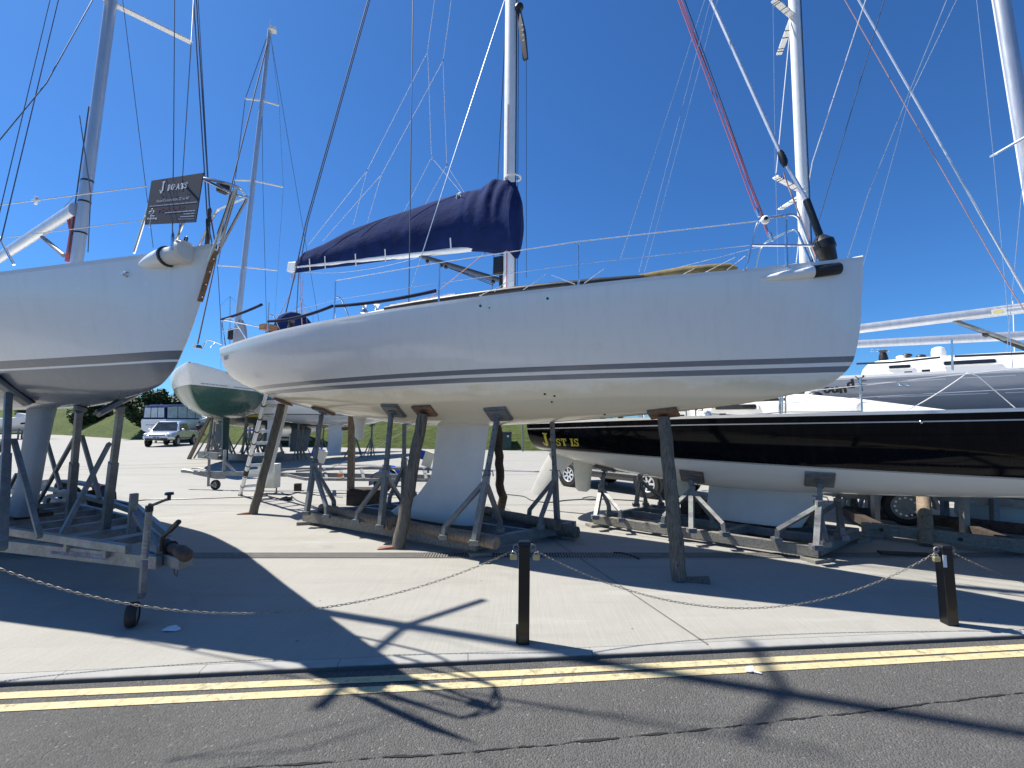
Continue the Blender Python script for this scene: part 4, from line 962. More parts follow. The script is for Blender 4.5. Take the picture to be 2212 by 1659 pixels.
# coupling, brake lever, jockey wheel
cp = L(4.8, .0, .47); cq = L(5.22, .03, .50)
q = MB(); q.beam(L(4.3, 0, .45), L(5.0, .0, .46), .12, .10); obj('drawbar', q, M['galv'], TL, bevel=.006)
q = MB(); q.tube([L(4.70, 0, .55), L(4.84, 0, .55), L(4.92, .01, .545), L(5.04, .02, .53), L(5.08, .02, .52)], [.042, .045, .06, .058, .035], 14); obj('coupling_head', q, M['rust'], TL)
q = MB(); q.tube([L(4.55, 0, .55), L(4.60, 0, .55), L(4.66, 0, .55), L(4.72, 0, .55)], [.05, .07, .05, .065], 14); obj('bellows', q, M['rubber'], TL)
q = MB(); q.tube([B.px(347, 1190, .02), B.px(352, 1160, .03), B.px(366, 1147, .03)], [.016, .018, .014], 8); q.tube([B.px(366, 1147, .03), B.px(386, 1127, .03)], [.022, .022], 8); obj('brake_lever', q, M['black'], TL)
q = MB(); q.tube([L(4.9, .05, .44), L(4.92, .05, .36), L(4.96, .05, .35), L(4.98, .05, .42)], .006, 6); obj('safety_loop', q, M['wire_dark'], TL)
jt, jb = B.px(322, 1105, .13), B.px(312, 1206, .13)
q = MB(); q.cyl(jb, jt, .026, .026, 12); 
for k in range(9): q.torus(jb.lerp(jt, .1 + k * .085), (0, 0, 1), .027, .005, 12, 5)
jk = obj('jockey_post', q, M['galv'], TL)
q = MB(); q.cyl(jt, jt + Vector((0, 0, .05)), .030, .030, 12); q.tube([jt + Vector((0, 0, .06)), B.px(330, 1091, .13), B.px(357, 1080, .13)], .012, 8); c0 = B.px(365, 1078, .13); q.tube([B.px(357, 1080, .13), c0], .012, 8); q.tube([c0 - Vector((0, 0, .01)), c0 + Vector((0, 0, .03)), c0 + Vector((0, 0, .035)), c0 + Vector((0, 0, .055))], [.014, .014, .034, .03], 10); obj('crank_handle', q, M['black'], jk)
wcn = B.px(288, 1297, .20); jf = B.px(306, 1246, .14); q = MB(); q.beam(jb - Vector((0, 0, .02)), Vector((jb.x, jb.y, wcn.z + .02)), .042, .042, (1, 0, 0)); q.beam(Vector((jb.x, jb.y, wcn.z + .03)), wcn + Vector((0, .05, .01)), .05, .03); obj('wheel_bracket', q, M['galv_paint'], jk)
ax = Vector((.55, .83, 0)).normalized()
def tyre(mb, c, ax, Ro, w_, n=28):
    ax = ax.normalized(); u = Vector((0, 0, 1)); v = ax.cross(u); prof = [(-.5, .62), (-.5, .9), (-.36, .985), (0, 1.0), (.36, .985), (.5, .9), (.5, .62)]
    rings = []
    for k in range(n):
        a = 2 * math.pi * k / n; d = u * math.cos(a) + v * math.sin(a); rings.append([c + d * (Ro * r_) + ax * (w_ * t_) for t_, r_ in prof])
    o = len(mb.v); m_ = len(prof)
    for r_ in rings: mb.v += r_
    for k in range(n):
        for j in range(m_): mb.f.append((o + k * m_ + j, o + k * m_ + (j + 1) % m_, o + ((k + 1) % n) * m_ + (j + 1) % m_, o + ((k + 1) % n) * m_ + j))
    return mb
q = MB(); tyre(q, Vector((wcn.x, wcn.y, .098)), ax, .098, .075); jw = obj('jockey_wheel', q, M['rubber'], TL)
q = MB(); q.cyl(Vector((wcn.x, wcn.y, .098)) - ax * .03, Vector((wcn.x, wcn.y, .098)) + ax * .03, .062, .062, 18); obj('rim', q, M['galv'], jw)
# road wheels and mudguards
for s_ in (-.15, -1.0):
    for off in (-1.0, 1.0):
        q = MB(); tyre(q, L(s_, off, .30), Vector((0, 1, 0)), .30, .19); o = obj('wheel', q, M['rubber'], TL); q = MB(); q.cyl(L(s_, off - .07, .30), L(s_, off + .07, .30), .18, .18, 20); obj('rim', q, M['galv'], o)
for off in (-1.0, 1.0):
    prof = [(-1.55, .40), (-1.5, .58), (-1.35, .68), (.25, .68), (.40, .58), (.45, .40), (.40, .40), (.35, .55), (.22, .64), (-1.32, .64), (-1.45, .55), (-1.5, .40)]
    q = MB(); q.prism([L(a, off - .13, b) for a, b in prof], L(0, .26, 0)); obj('mudguard', q, M['black'], TL)
q = MB(); c0 = B.px(208, 1049, -1.0); q.ball(Vector((c0.x, c0.y, .71)), .055, 10, 8); q.cyl(Vector((c0.x, c0.y, .66)), Vector((c0.x, c0.y, .70)), .05, .05, 10); obj('marker_lamp', q, M['red'], TL)
wp0, wp1 = B.px(283, 1153, -.12), B.px(290, 1066, -.12)
q = MB(); q.beam(wp0, wp1, .065, .05, (1, 0, 0)); obj('winch_post', q, M['galv_paint'], TL, bevel=.004)
q = MB(); q.beam(B.px(292, 1108, -.12), B.px(345, 1190, -.02), .05, .05); obj('winch_strut', q, M['galv_paint'], TL)
for a_, b_ in (((157, 1066), (236, 1086)), ((236, 1086), (293, 1106)), ((105, 1072), (157, 1066)), ((105, 1072), (95, 1100))):
    q = MB(); q.beam(B.px(*a_, -.68), B.px(*b_, -.60 if b_[0] > 250 else -.66), .05, .06); obj('upper_rail', q, M['galv_paint'], TL)
mb = fit_text('www.SBSTRAILERS.CO.UK', .80, .05, .01)
rail_a, rail_b = L(2.4, .64, .43), L(4.75, .10, .45); ux_ = (rail_b - rail_a).normalized(); un_ = Vector((ux_.y, -ux_.x, 0)).normalized()
mb.v = [rail_a.lerp(rail_b, .42) + un_ * .0325 + Vector((0, 0, -.022)) + ux_ * v.x + Vector((0, 0, v.y)) for v in mb.v]; obj('lettering', mb, M['letter_blue'], TL, smooth=False)
# ================================================================ BLACK YACHT
WJ = [(-3.6, .72), (-2.8, .87), (-1.8, 1.0), (-.8, 1.07), (0, 1.08), (1, 1.035), (2, .93), (3, .755), (4, .52), (4.8, .28), (5.3, .10), (5.5, .015)]
SJ = [(-3.6, 1.67), (-0.6, 1.755), (0.5, 1.775), (2.7, 1.82), (4, 1.87), (5.5, 1.97)]
ZJ = [(-3.6, 1.18), (-3.0, 1.03), (-2.4, .91), (-1.6, .80), (-.8, .71), (0, .69), (1.5, .73), (2.9, .81), (4, .90), (4.7, 1.0), (5.1, 1.1), (5.25, 1.27), (5.35, 1.5), (5.5, 1.965)]
J = Boat('sailing_yacht', 'glossy black sloop with yellow name on its stern, low on the right cradle', (3.682, 7.125), 33, WJ, SJ, ZJ, [(-4, 2.5), (0, 2.3), (3, 1.9), (5.5, 1.4)], 0.06, port=0.68)  # hidden port side slimmed out of symmetry so the hull's ground shadow is narrower
blk = (0.004, 0.004, 0.006)
J.hull(hull_mat('black_hull_paint', [(0, (.80, .78, .72)), (1.115, (.42, .41, .38)), (1.143, blk)], 0.04, .026, .16, sheer=[(.085, .10, (.62, .62, .60))], coat=.0, streaks=.02))
J.deck(M['white'], .04)
coachroof(J, [(-1.35, .42, 1.88), (-1.25, .50, 2.05), (-.9, .55, 2.10), (0, .58, 2.11), (.7, .55, 2.10), (1.3, .46, 2.02), (1.9, .33, 1.91), (2.35, .18, 1.83)], M['white'])
mb = MB(); foil(mb, [(.19, -.64, .58, .15), (.26, -.70, .62, .15), (.36, -.70, .68, .11), (.55, -.67, .80, .10), (.78, -.64, .92, .14)]); obj('keel', mb, M['keel_white'], J.root)
mb = MB(); foil(mb, [(.28, -3.92, -3.68, .025), (.36, -3.94, -3.58, .03), (.8, -3.72, -3.2, .045), (1.15, -3.5, -2.82, .05)]); obj('rudder', mb, M['keel_white'], J.root)
mb = MB(); foil(mb, [(.43, -2.93, -2.75, .03), (.48, -2.98, -2.69, .045), (.9, -3.02, -2.64, .06), (1.04, -3.04, -2.58, .07)]); obj('skeg', mb, M['cream'], J.root)
mb = MB(); foil(mb, [(.48, -1.10, -.98, .03), (.54, -1.15, -.94, .04), (.80, -1.17, -.92, .06)]); obj('sail_drive_leg', mb, M['cream'], J.root)
mb = slab_text('J', .235); on_hull(J, mb, -3.30, 1.275, .004, .0); obj('name_lettering', mb, M['letter_yellow'], J.root, smooth=False)
mb = slab_text('UST IS', .13, .05); bx0, bx1, _, _ = bounds(mb); mb.v = [Vector(((v.x - bx0) * .60 / (bx1 - bx0), v.y, v.z)) for v in mb.v]; on_hull(J, mb, -3.115, 1.285, .004, .02); obj('name_lettering', mb, M['letter_yellow'], J.root, smooth=False)
p = J.pw(1182, 967, .95); mb = greek(.34, .03, (2, 1.5, 3, 2, 1)); on_hull(J, mb, -3.5, 1.155, .004, .05); obj('small_print', mb, M['letter_black'], J.root, smooth=False)
# windows, number on the cabin side
def side_window(b, s0_, s1_, z0, z1, hw, name='window', lean=.35):
    P = []; rr = (z1 - z0) * .32
    for cx_, cz_, a0 in ((s1_ - rr, z1 - rr, 0), (s0_ + rr, z1 - rr, 90), (s0_ + rr, z0 + rr, 180), (s1_ - rr, z0 + rr, 270)):
        for k in range(5): a = R(a0 + 22.5 * k); P.append((cx_ + rr * math.cos(a), cz_ + rr * math.sin(a)))
    f = lambda x, z, o, g: Vector((x, -(hw(x, z) + o) , z))
    cx_, cz_ = (s0_ + s1_) / 2, (z0 + z1) / 2
    out = [((x - cx_) * (1 + .06 / (s1_ - s0_)) + cx_, (z - cz_) * 1.28 + cz_) for x, z in P]
    q = MB(); q.prism([f(x, z, .000, 0) for x, z in out], Vector((0, -.006, 0))); fr = obj(name, q, M['white'], b.root)
    q = MB(); q.prism([f(x, z, .0065, 0) for x, z in P], Vector((0, -.003, 0))); obj('pane', q, M['glass_dark'], fr)
    return fr
jside = lambda x, z: sp([(-1.35, .45), (-.9, .55), (0, .575), (.7, .545), (1.3, .455)], x) + .006 - max(0, z - 1.9) * .35
side_window(J, -.42, .12, 1.885, 1.955, jside)
side_window(J, -1.15, -.85, 1.87, 1.93, jside)
mb = fit_text('9.5', .13, .06, .02); mb.v = [Vector((-.72 + v.x, -(jside(-.72 + v.x, 1.87 + v.y) + .008), 1.865 + v.y)) for v in mb.v]; obj('number', mb, M['letter_black'], J.root, smooth=False)
mb = slab_text('J', .085); mb.v = [Vector((-.69 + v.x, -(jside(-.69 + v.x, 1.95 + v.y) + .008 + v.z), 1.945 + v.y)) for v in mb.v]; obj('class_emblem', mb, M['letter_black'], J.root, smooth=False)
# deck gear
for x, y, k in ((1385, 891, .75), (1530, 880, .8)):
    c0 = J.pw(x, y, k); q = MB(); c0.z = sp(J.sh, c0.x) + .02; q.tube([c0, c0 + Vector((0, 0, .05)), c0 + Vector((0, 0, .08)), c0 + Vector((0, 0, .11))], [.055, .04, .035, .05], 14); obj('winch', q, M['steel'], J.root)
for x in (1300, 1338, 1470, 1560):
    p = J.pw(x, 903, .95); p.z = sp(J.sh, p.x); q = MB(); q.box(p + Vector((0, .06, .035)), (.08, .03, .05)); obj('block', q, M['black'], J.root)
for (bx, by), (tx, ty) in (((1483, 902), (1482, 885)), ((1503, 902), (1502, 882)), ((1687, 893), (1687, 830)), ((1862, 888), (1860, 815)), ((1320, 905), (1318, 860))):
    p = J.pw(bx, by, .95); t_ = J.pw(tx, ty, .95); q = MB(); q.cyl(p - Vector((0, 0, .04)), Vector((p.x, p.y, t_.z)), .013, .011, 8); obj('stanchion', q, M['steel'], J.root)
c0 = J.px(1690, 862, .9); q = MB(); q.tube([J.px(1600, 866, .7), J.px(1697, 862, .7)], .022, 10); obj('lifeline_sleeve', q, M['black'], J.root)
for x in (1690, 1697, 1684):
    q = MB(); q.tube([J.px(x, 893, .8), J.px(x, 850, .8)], .012, 8); obj('shroud_bottle', q, M['steel'], J.root)
J.wire('lifeline', [(1687, 851, 'w.95'), (1860, 833, 'w.95'), (2050, 812, 'w.95'), (2260, 790, 'w.95')], .005, M['rope_white'])
J.wire('lifeline', [(1687, 872, 'w.95'), (1862, 858, 'w.95'), (2230, 838, 'w.95')], .0035, M['wire'])
J.wire('sheet', [(1520, 893, .8), (1600, 897, .9), (1700, 890, .9), (1780, 890, .9), (1860, 888, .9)], .006, M['wire_dark'])
q = MB(); c0 = J.pw(1640, 893, .85); c0.z = sp(J.sh, c0.x) + .03
for k in range(3): q.torus(c0 + Vector((.04 * k, .02 * k, 0)), (0, .1, 1), .12 - .02 * k, .008, 18, 6)
obj('coiled_line', q, M['wire'], J.root)
q = MB(); q.tube([J.px(1515, 880, .6), J.px(1516, 870, .6), J.px(1532, 868, .6), J.px(1540, 882, .6)], .03, 10); obj('winch', q, M['steel'], J.root)
# mast and rig
for dx, dz in ((-.10, .02), (.12, .05), (.02, -.06)):
    c0 = J.px(1740, 866, .0); q = MB(); q.ball(c0 + Vector((dx, -.14, dz)), .085, 10, 8, (1.2, .8, .9)); obj('rope_bag', q, M['black'], J.root)
jm1 = J.px(1715, 0, 0); jmd = (jm1 - J.px(1740, 570, 0)).normalized(); jm0 = J.px(1740, 570, 0) - jmd * 2.25; jt_ = jm0 + jmd * 11
mb = MB(); ell(mb, jm0, jt_, .076, .06); mastJ = obj('mast', mb, M['mast_white'], J.root)
q = MB(); q.beam(jm0 + Vector((.09, 0, .4)), jt_ + Vector((.09, 0, 0)), .016, .012, (0, 1, 0)); obj('luff_track', q, M['wire_dark'], mastJ)
for (tx, ty), (bx, by) in (((1675, 382), (1737, 415)), ((1672, 0), (1711, 34))):
    pb_, pt_ = J.px(bx, by, .03), J.px(tx, ty, .60)
    for sg in (1, -1):
        q = MB(); q.beam(Vector((pb_.x, sg * pb_.y, pb_.z)), Vector((pt_.x, sg * pt_.y, pt_.z)), .085, .022); spj = obj('spreader', q, M['mast_white'], mastJ)
        for f in (.3, .5, .82, .9):
            c0 = Vector((pb_.x, sg * pb_.y, pb_.z)).lerp(Vector((pt_.x, sg * pt_.y, pt_.z)), f); dd_ = (pt_ - pb_).normalized(); dd_ = Vector((dd_.x, sg * dd_.y, dd_.z)); q = MB(); q.beam(c0 - dd_ * .008, c0 + dd_ * .008, .089, .026); obj('spreader_band', q, M['black'], spj)
J.wire('shroud', [(1675, 382, .60), (1670, 0, .56)], .0045, M['wire'], 1.5)
J.wire('shroud', [(1688, 850, .9), (1676, 384, .60)], .0045, M['wire'])
J.wire('shroud', [(1676, 382, .60), (1709, 40, .03)], .0065, M['rope_white'])
J.wire('shroud', [(1690, 850, .9), (1736, 420, .03)], .006, M['rope_white'])
J.wire('halyard', [(1748, 390, -.4), (1755, 350, -.3), (1870, 0, .5)], .0065, M['rope_white'], 1.5)
J.wire('halyard', [(1768, 480, -.6), (1910, 0, .3)], .005, M['wire_dark'], 1.5)
J.wire('forestay', [(2330, 835, 0), (2212, 628, 0), (1855, 0, 0)], .014, M['alu'], 2.5)
J.wire('jib_halyard', [(2290, 790, .1), (2180, 620, .1), (1825, 0, .0)], .006, M['rope_pink'], 2.0)
J.wire('backstay', [(1830, 560, -.5), (1875, 420, -.3), (2045, 0, .6)], .0045, M['wire'], 1.0)
J.wire('halyard', [(1860, 590, -.9), (1965, 210, -.4), (2066, 0, .5)], .0035, M['wire'], 1.0)
J.wire('sheet', sag(J.px(1845, 930, .6), J.px(2090, 805, .8), .08) + [J.px(2112, 812, .8), J.px(2215, 900, .7)], .005, M['rope_white'])
J.wire('sheet', sag(J.pw(1850, 893, .95), J.pw(2110, 890, .95), .10, 14), .006, M['wire_dark'])
q = MB(); c0 = J.pw(1990, 912, 1); q.ball(Vector((c0.x, -(J.half(c0.x, c0.z) + .0), c0.z)), .022, 10, 6); obj('chrome_fitting', q, M['steel'], J.root)

# ================================================================ GREY YACHT behind, and one more behind that
WG = [(-4.4, 1.12), (-3.2, 1.38), (-2, 1.56), (-.8, 1.63), (.3, 1.63), (1.4, 1.52), (2.6, 1.28), (3.8, .90), (4.8, .48), (5.3, .2), (5.5, .02)]
SG = [(-4.4, 2.40), (-1.7, 2.41), (.3, 2.41), (3, 2.50), (5.5, 2.68)]
ZG = [(-4.4, 1.80), (-3.4, 1.55), (-2, 1.36), (0, 1.25), (2, 1.27), (3.5, 1.40), (4.6, 1.6), (5.0, 1.75), (5.2, 2.0), (5.5, 2.675)]
gO = (7.67, 7.76)
G = Boat('sailing_yacht', 'light grey sloop with black lettering and long cabin windows, behind the black sloop', gO, 33, WG, SG, ZG, [(-5, 2.5), (0, 2.3), (5.5, 1.5)], 0.10)
G.hull(hull_mat('grey_hull_paint', [(0, (.7, .7, .68)), (1.62, (.33, .36, .40))], 0.2, sheer=[(-.1, .03, (.78, .78, .76))]))
G.deck(M['white'], .05)
coachroof(G, [(-1.42, .80, 2.55), (-1.36, .92, 2.72), (-1.2, .98, 2.78), (0, .98, 2.79), (1.2, .92, 2.78), (2.4, .72, 2.70), (3.2, .45, 2.58)], M['white'])
gside = lambda x, z: sp([(-1.5, .90), (-1.2, .965), (0, .975), (1.2, .915), (2.4, .7)], x) + .01 - max(0, z - 2.62) * .3
side_window(G, -1.13, -.86, 2.575, 2.625, gside); side_window(G, -.46, .12, 2.585, 2.645, gside); side_window(G, .52, 1.30, 2.59, 2.655, gside)
for x0_, x1_, y_, dz in ((-1.75, .15, 2.295, .12), (-1.35, .62, 2.08, .09)):
    mb = MB(); n_ = 24
    for k in range(n_):
        a0, a1 = x0_ + (x1_ - x0_) * k / n_, x0_ + (x1_ - x0_) * (k + 1) / n_
        if k == 16: on_hull(G, mb, 0, 0, .004); obj('hull_stripe', mb, M['letter_white'], G.root, smooth=False); mb = MB()
        if 15 <= k < 17: continue
        z0_, z1_ = y_ + dz * k / n_ * .35, y_ + dz * (k + 1) / n_ * .35
        mb.add([(a0, z0_, 0), (a1, z1_, 0), (a1, z1_ + .012, 0), (a0, z0_ + .012, 0)], [(0, 1, 2, 3)])
    on_hull(G, mb, 0, 0, .004); obj('hull_stripe', mb, M['letter_white'], G.root, smooth=False)
# black lettering that dances up and down, and the small jumping figure after it
for ch, px_, py_, wd_, ht_ in (('n', 1710, 853, .095, .10), ('b', 1725, 852, .10, .145), ('o', 1780, 851, .105, .105), ('u', 1797, 850, .10, .10), ('n', 1814, 850, .10, .10), ('d', 1830, 840, .105, .145)):
    p = G.pw(px_, py_, .98); mb = fit_text(ch, wd_, ht_, .05); on_hull(G, mb, p.x, p.z, .005, .12); obj('name_lettering', mb, M['letter_black'], G.root, smooth=False)
p = G.pw(1860, 838, .98); mb = MB()
for i, (a_, b_, wd) in enumerate((((0, .02), (.0, .13), .045), ((0, .12), (-.05, .20), .018), ((.0, .11), (.09, .10), .018), ((.0, .13), (.055, .17), .018), ((.05, .165), (.06, .19), .03), ((.0, .03), (.015, -.05), .022), ((.0, .03), (-.02, -.04), .018), ((.03, .215), (.032, .225), .012))):
    a_, b_ = Vector((*a_, 0)), Vector((*b_, 0)); d_ = (b_ - a_).normalized(); n_ = Vector((-d_.y, d_.x, 0)) * wd / 2; z_ = Vector((0, 0, .0004 * i))
    mb.add([a_ - n_ + z_, b_ - n_ * .5 + z_, b_ + n_ * .5 + z_, a_ + n_ + z_], [(0, 1, 2, 3)])
on_hull(G, mb, p.x, p.z, .005, .1); obj('figure_emblem', mb, M['letter_black'], G.root, smooth=False)
mb = MB(); foil(mb, [(.10, -.25, .62, .13), (.2, -.3, .66, .13), (.4, -.28, .70, .09), (1.3, -.2, .85, .10)]); obj('keel', mb, M['keel_white'], G.root)
mb = MB(); foil(mb, [(.5, -4.1, -3.8, .03), (1.7, -4.1, -3.6, .05)]); obj('rudder', mb, M['keel_white'], G.root)
for x, y in ((1908, 765), (1812, 816)):
    c0 = G.px(x, y + 6, .7); q = MB(); q.tube([c0 - Vector((0, 0, .05)), c0 + Vector((0, 0, .02)), c0 + Vector((0, 0, .07)), c0 + Vector((0, 0, .11))], [.07, .06, .045, .07], 14); obj('winch', q, M['black'], G.root)
for x, y in ((1946, 772), (1960, 768), (1990, 770)):
    c0 = G.px(x, y, .5); q = MB(); q.ball(c0, .05, 10, 6, (1.4, 1, .7)); obj('rope_bag' if x == 1946 else 'clutch', q, M['rope_white'] if x == 1946 else M['black'], G.root)
c0 = G.px(2027, 760, 0); q = MB(); q.tube([c0 - Vector((0, 0, .12)), c0, c0 + Vector((0, 0, .06)), c0 + Vector((0, 0, .085))], [.10, .10, .085, .04], 16); obj('vent_dome', q, M['white'], G.root)
q = MB(); q.tube([G.pw(1850, 786, .9), G.pw(1930, 783, .9), G.px(2030, 772, 1.2)], .016, 8); obj('lifeline_sleeve', q, M['black'], G.root)
q = MB(); q.tube([G.px(2062, 770, 1.4), G.px(2240, 762, 1.4)], .018, 8); obj('lifeline_sleeve', q, M['black'], G.root)
p = G.px(2058, 805, 1.5); t_ = G.px(2056, 733, 1.5); q = MB(); q.cyl(p, t_, .016, .013, 8); obj('stanchion', q, M['steel'], G.root)
for x, y in ((1797, 822), (1962, 812), (2000, 808)):
    p = G.pw(x, y - 6, .95); q = MB(); q.box(p, (.09, .05, .05)); obj('block', q, M['black'], G.root)
for x, y in ((1945, 831), (1962, 831)):
    p = G.pw(x, y, 1); q = MB(); q.ball(Vector((p.x, -(G.half(p.x, p.z)), p.z)), .022, 10, 6, (1, .4, 1)); obj('skin_fitting', q, M['steel'], G.root)
g1, g2 = G.px(2165, 0, 0), G.px(2212, 300, 0); gd = (g1 - g2).normalized(); gm = g2 - gd * 3.6; gt = g1 + gd * 6
mb = MB(); ell(mb, gm, gt, .105, .07); mastG = obj('mast', mb, M['mast_alu'], G.root)
q = MB(); q.tube([gm + Vector((-.13, 0, 1)), gt + Vector((-.13, 0, 0))], .016, 8); obj('luff_track', q, M['mast_white'], mastG)
for (tx, ty), (bx, by), k in (((2146, 336), (2225, 290), .95), ((2197, 213), (2210, 240), -.6)):
    q = MB(); q.beam(G.px(bx, by, .03), G.px(tx, ty, k), .09, .024); obj('spreader', q, M['mast_white'], mastG)
G.wire('shroud', [(2192, 840, 1.4), (2146, 336, .95), (2110, 0, .8)], .0045, M['wire'], 2)
G.wire('shroud', [(2175, 760, 1.1), (2218, 300, .1)], .0045, M['wire'])
b0, b1 = G.px(1825, 714, 0), G.px(2262, 659, 0); mb = MB()
mb.loft([[p + Vector((0, .06 * math.cos(2*math.pi*k/12), .085 * math.sin(2*math.pi*k/12))) for k in range(12)] for p in (b0, b1)]); boomG = obj('boom', mb, M['mast_alu'], G.root)
mb = MB(); ux_ = (b1 - b0).normalized(); pb0 = G.px(2142, 680, .066); mb.add([pb0, pb0 + ux_ * .50, pb0 + ux_ * .50 + Vector((0, 0, .085)), pb0 + Vector((0, 0, .085))], [(0, 1, 2, 3)]); stk = obj('sticker', mb, M['letter_white'], boomG, smooth=False)
pb0 = pb0 + Vector((.02, -.002, .02)); mb = MB(); mb.add([pb0, pb0 + ux_ * .12, pb0 + ux_ * .12 + Vector((0, 0, .045)), pb0 + Vector((0, 0, .045))], [(0, 1, 2, 3)]); obj('sticker_emblem', mb, plain('sticker_yellow', (.75, .66, .2), .5), stk, smooth=False)
q = MB(); pb1 = pb0 + ux_ * .15; mb = MB(); mb.add([pb1 + Vector((0, 0, .01)), pb1 + ux_ * .28 + Vector((0, 0, .01)), pb1 + ux_ * .28 + Vector((0, 0, .035)), pb1 + Vector((0, 0, .035))], [(0, 1, 2, 3)]); obj('sticker_lettering', mb, M['letter_grey'], stk, smooth=False)
q = MB(); q.tube([G.px(2060, 693, 0), G.px(2260, 762, 0)], .032, 10); obj('vang', q, M['galv_dark'], boomG)
q = MB(); q.tube([G.px(2070, 700, -.02), G.px(2130, 722, -.02), G.px(2260, 775, -.02)], .012, 8); q.ball(G.px(2130, 722, -.02), .05, 10, 6); q.tube([G.px(2170, 737, -.02), G.px(2230, 760, -.02)], .03, 8); obj('vang_tackle', q, M['black'], boomG)

hO = Vector(gO) + Vector((math.sin(R(33)), math.cos(R(33)))) * 4.0 + Vector((.8387, -.5446)) * .6
WH = [(a, b_ * .95) for a, b_ in WG]; SH = [(a, z + .1) for a, z in SG]
H = Boat('sailing_yacht', 'white yacht mostly hidden behind the grey sloop, only its long bare boom showing', (hO.x, hO.y), 33, WH, SH, ZG, [(-5, 2.5), (0, 2.3), (5.5, 1.5)], 0.10)
H.hull(hull_mat('far_hull_paint', [(0, (.15, .16, .18)), (1.62, wt)], 0.2)); H.deck(M['deck'], .05)
mb = MB(); foil(mb, [(.10, -.25, .62, .13), (.4, -.28, .70, .09), (1.3, -.2, .85, .10)]); obj('keel', mb, M['keel_white'], H.root)
b0, b1 = H.px(1835, 744, 0), H.px(2400, 715, 0); mb = MB(); mb.loft([[p + Vector((0, .06 * math.cos(2*math.pi*k/12), .10 * math.sin(2*math.pi*k/12))) for k in range(12)] for p in (b0, b1)]); bh = obj('boom', mb, M['mast_alu'], H.root)
for x in (1884, 1897, 1908, 1917): 
    q = MB(); q.torus(H.px(x, 757, 0), (0, 1, 0), .03, .008, 10, 5); obj('reef_eye', q, M['steel'], bh)
mb = MB(); ell(mb, b1 - Vector((0, 0, 1.5)), b1 + Vector((-.3, 0, 9)), .10, .065); obj('mast', mb, M['mast_alu'], H.root)
# ================================================================ CRADLES
def proj(p):
    d = p - EYEV; cp, sn = math.cos(PIT), math.sin(PIT); zc = d.y * cp + d.z * sn
    return CX + FPX * d.x / zc, CY - FPX * (-d.y * sn + d.z * cp) / zc
def pad_world(b, x, y, off=None):
    if off is None:
        p, nv = b.hit(x, y)
    else:
        p = b.px(x, y, off); sg = 1 if p.y > 0 else -1; zb = sp(b.zb, p.x); z = zb + .02
        while b.half(p.x, z) < abs(p.y) and z < zb + .8: z += .01
        p = Vector((p.x, p.y, z)); e = .02
        dz = (b.half(p.x, z + e) - b.half(p.x, z - e)) / (2 * e); nv = Vector((0, sg, -dz)).normalized()
    return b.W(p), (b.M.to_3x3() @ nv)
def tripod(par, b, pad, collar_y, feet, zr=.20, off=None, w0=.074, m=None, holes=True, ply=True, size=(.30, .24)):
    m = m or M['galv_paint']
    P, nv = pad_world(b, *pad, off); f0 = ground(*feet[0], zr); T = P + nv * .09
    lo, hi = 0.0, 1.0
    for _ in range(30):
        mid = (lo + hi) / 2
        if proj(f0.lerp(T, mid))[1] > collar_y: lo = mid
        else: hi = mid
    col = f0.lerp(T, lo); d = (T - f0).normalized()
    q = MB(); q.beam(f0, col + d * .10, w0, w0, par['side']); q.beam(col + d * .10, T, w0 * .76, w0 * .76, par['side']); q.beam(T - d * .01, T + nv * -.05, w0 * .45, w0 * .45, par['side']); q.box(col + d * .0, (w0 * 1.3, w0 * 1.3, .10)); q.cyl(T - d * .05, T - d * .035, w0 * .62, w0 * .62, 12)
    post = obj('support_post', q, m, par, world=True, bevel=.003)
    if holes:
        q = MB(); side = Vector(par['side']).normalized(); n_ = d.cross(side).normalized()
        if n_.y > 0: n_ = -n_
        L_ = (T - col).length; k = .2
        while k < L_ - .1: c0 = col + d * k + n_ * w0 * .385; q.cyl(c0 - n_ * .002, c0 + n_ * .002, .011, .011, 8); k += .11
        obj('pin_hole', q, M['black'], post, world=True)
        q = MB(); q.tube([col + d * .11 - side * .08, col + d * .11 + side * .08, col + d * .05 + side * .1], .008, 6); obj('locking_pin', q, M['galv_dark'], post, world=True)
    ax = Vector((1, -.5, 0)); ax = (ax - nv * ax.dot(nv)).normalized(); ay = nv.cross(ax); MM = Matrix((ax, ay, nv)).transposed()
    q = MB(); q.box(P + nv * .036, (size[0], size[1], .016), MM); q.box(P + nv * .055, (.09, .09, .03), MM); pl = obj('pad_plate', q, m, post, world=True)
    if ply: q = MB(); q.box(P + nv * .012, (size[0] + .03, size[1] + .03, .030), MM); obj('pad_board', q, M['ply'] if ply is True else M[ply], post, world=True)
    for f in feet[1:]:
        ft = ground(*f, zr); ft2 = ft + Vector((0, 0, .14)); cc = col - d * .02
        kn = ft + (cc - ft) * .06 + Vector((0, 0, .07))
        q = MB(); q.beam(cc, ft2 + (cc - ft2) * .03, .054, .054, par['side']); q.beam(ft2 + (cc - ft2) * .04, ft, .056, .056, par['side']); o = obj('brace', q, m, par, world=True, bevel=.003)
        q = MB(); q.box(ft + Vector((0, 0, .03)), (.10, .10, .06)); q.cyl(ft + Vector((-.06, -.03, .035)), ft + Vector((.06, .03, .035)), .012, .012, 8); obj('foot_bracket', q, m, o, world=True)
    q = MB(); q.box(f0 + Vector((0, 0, .03)), (.11, .11, .06)); q.cyl(f0 + Vector((-.07, -.03, .04)), f0 + Vector((.07, .03, .04)), .012, .012, 8); obj('foot_bracket', q, m, post, world=True)
    return post
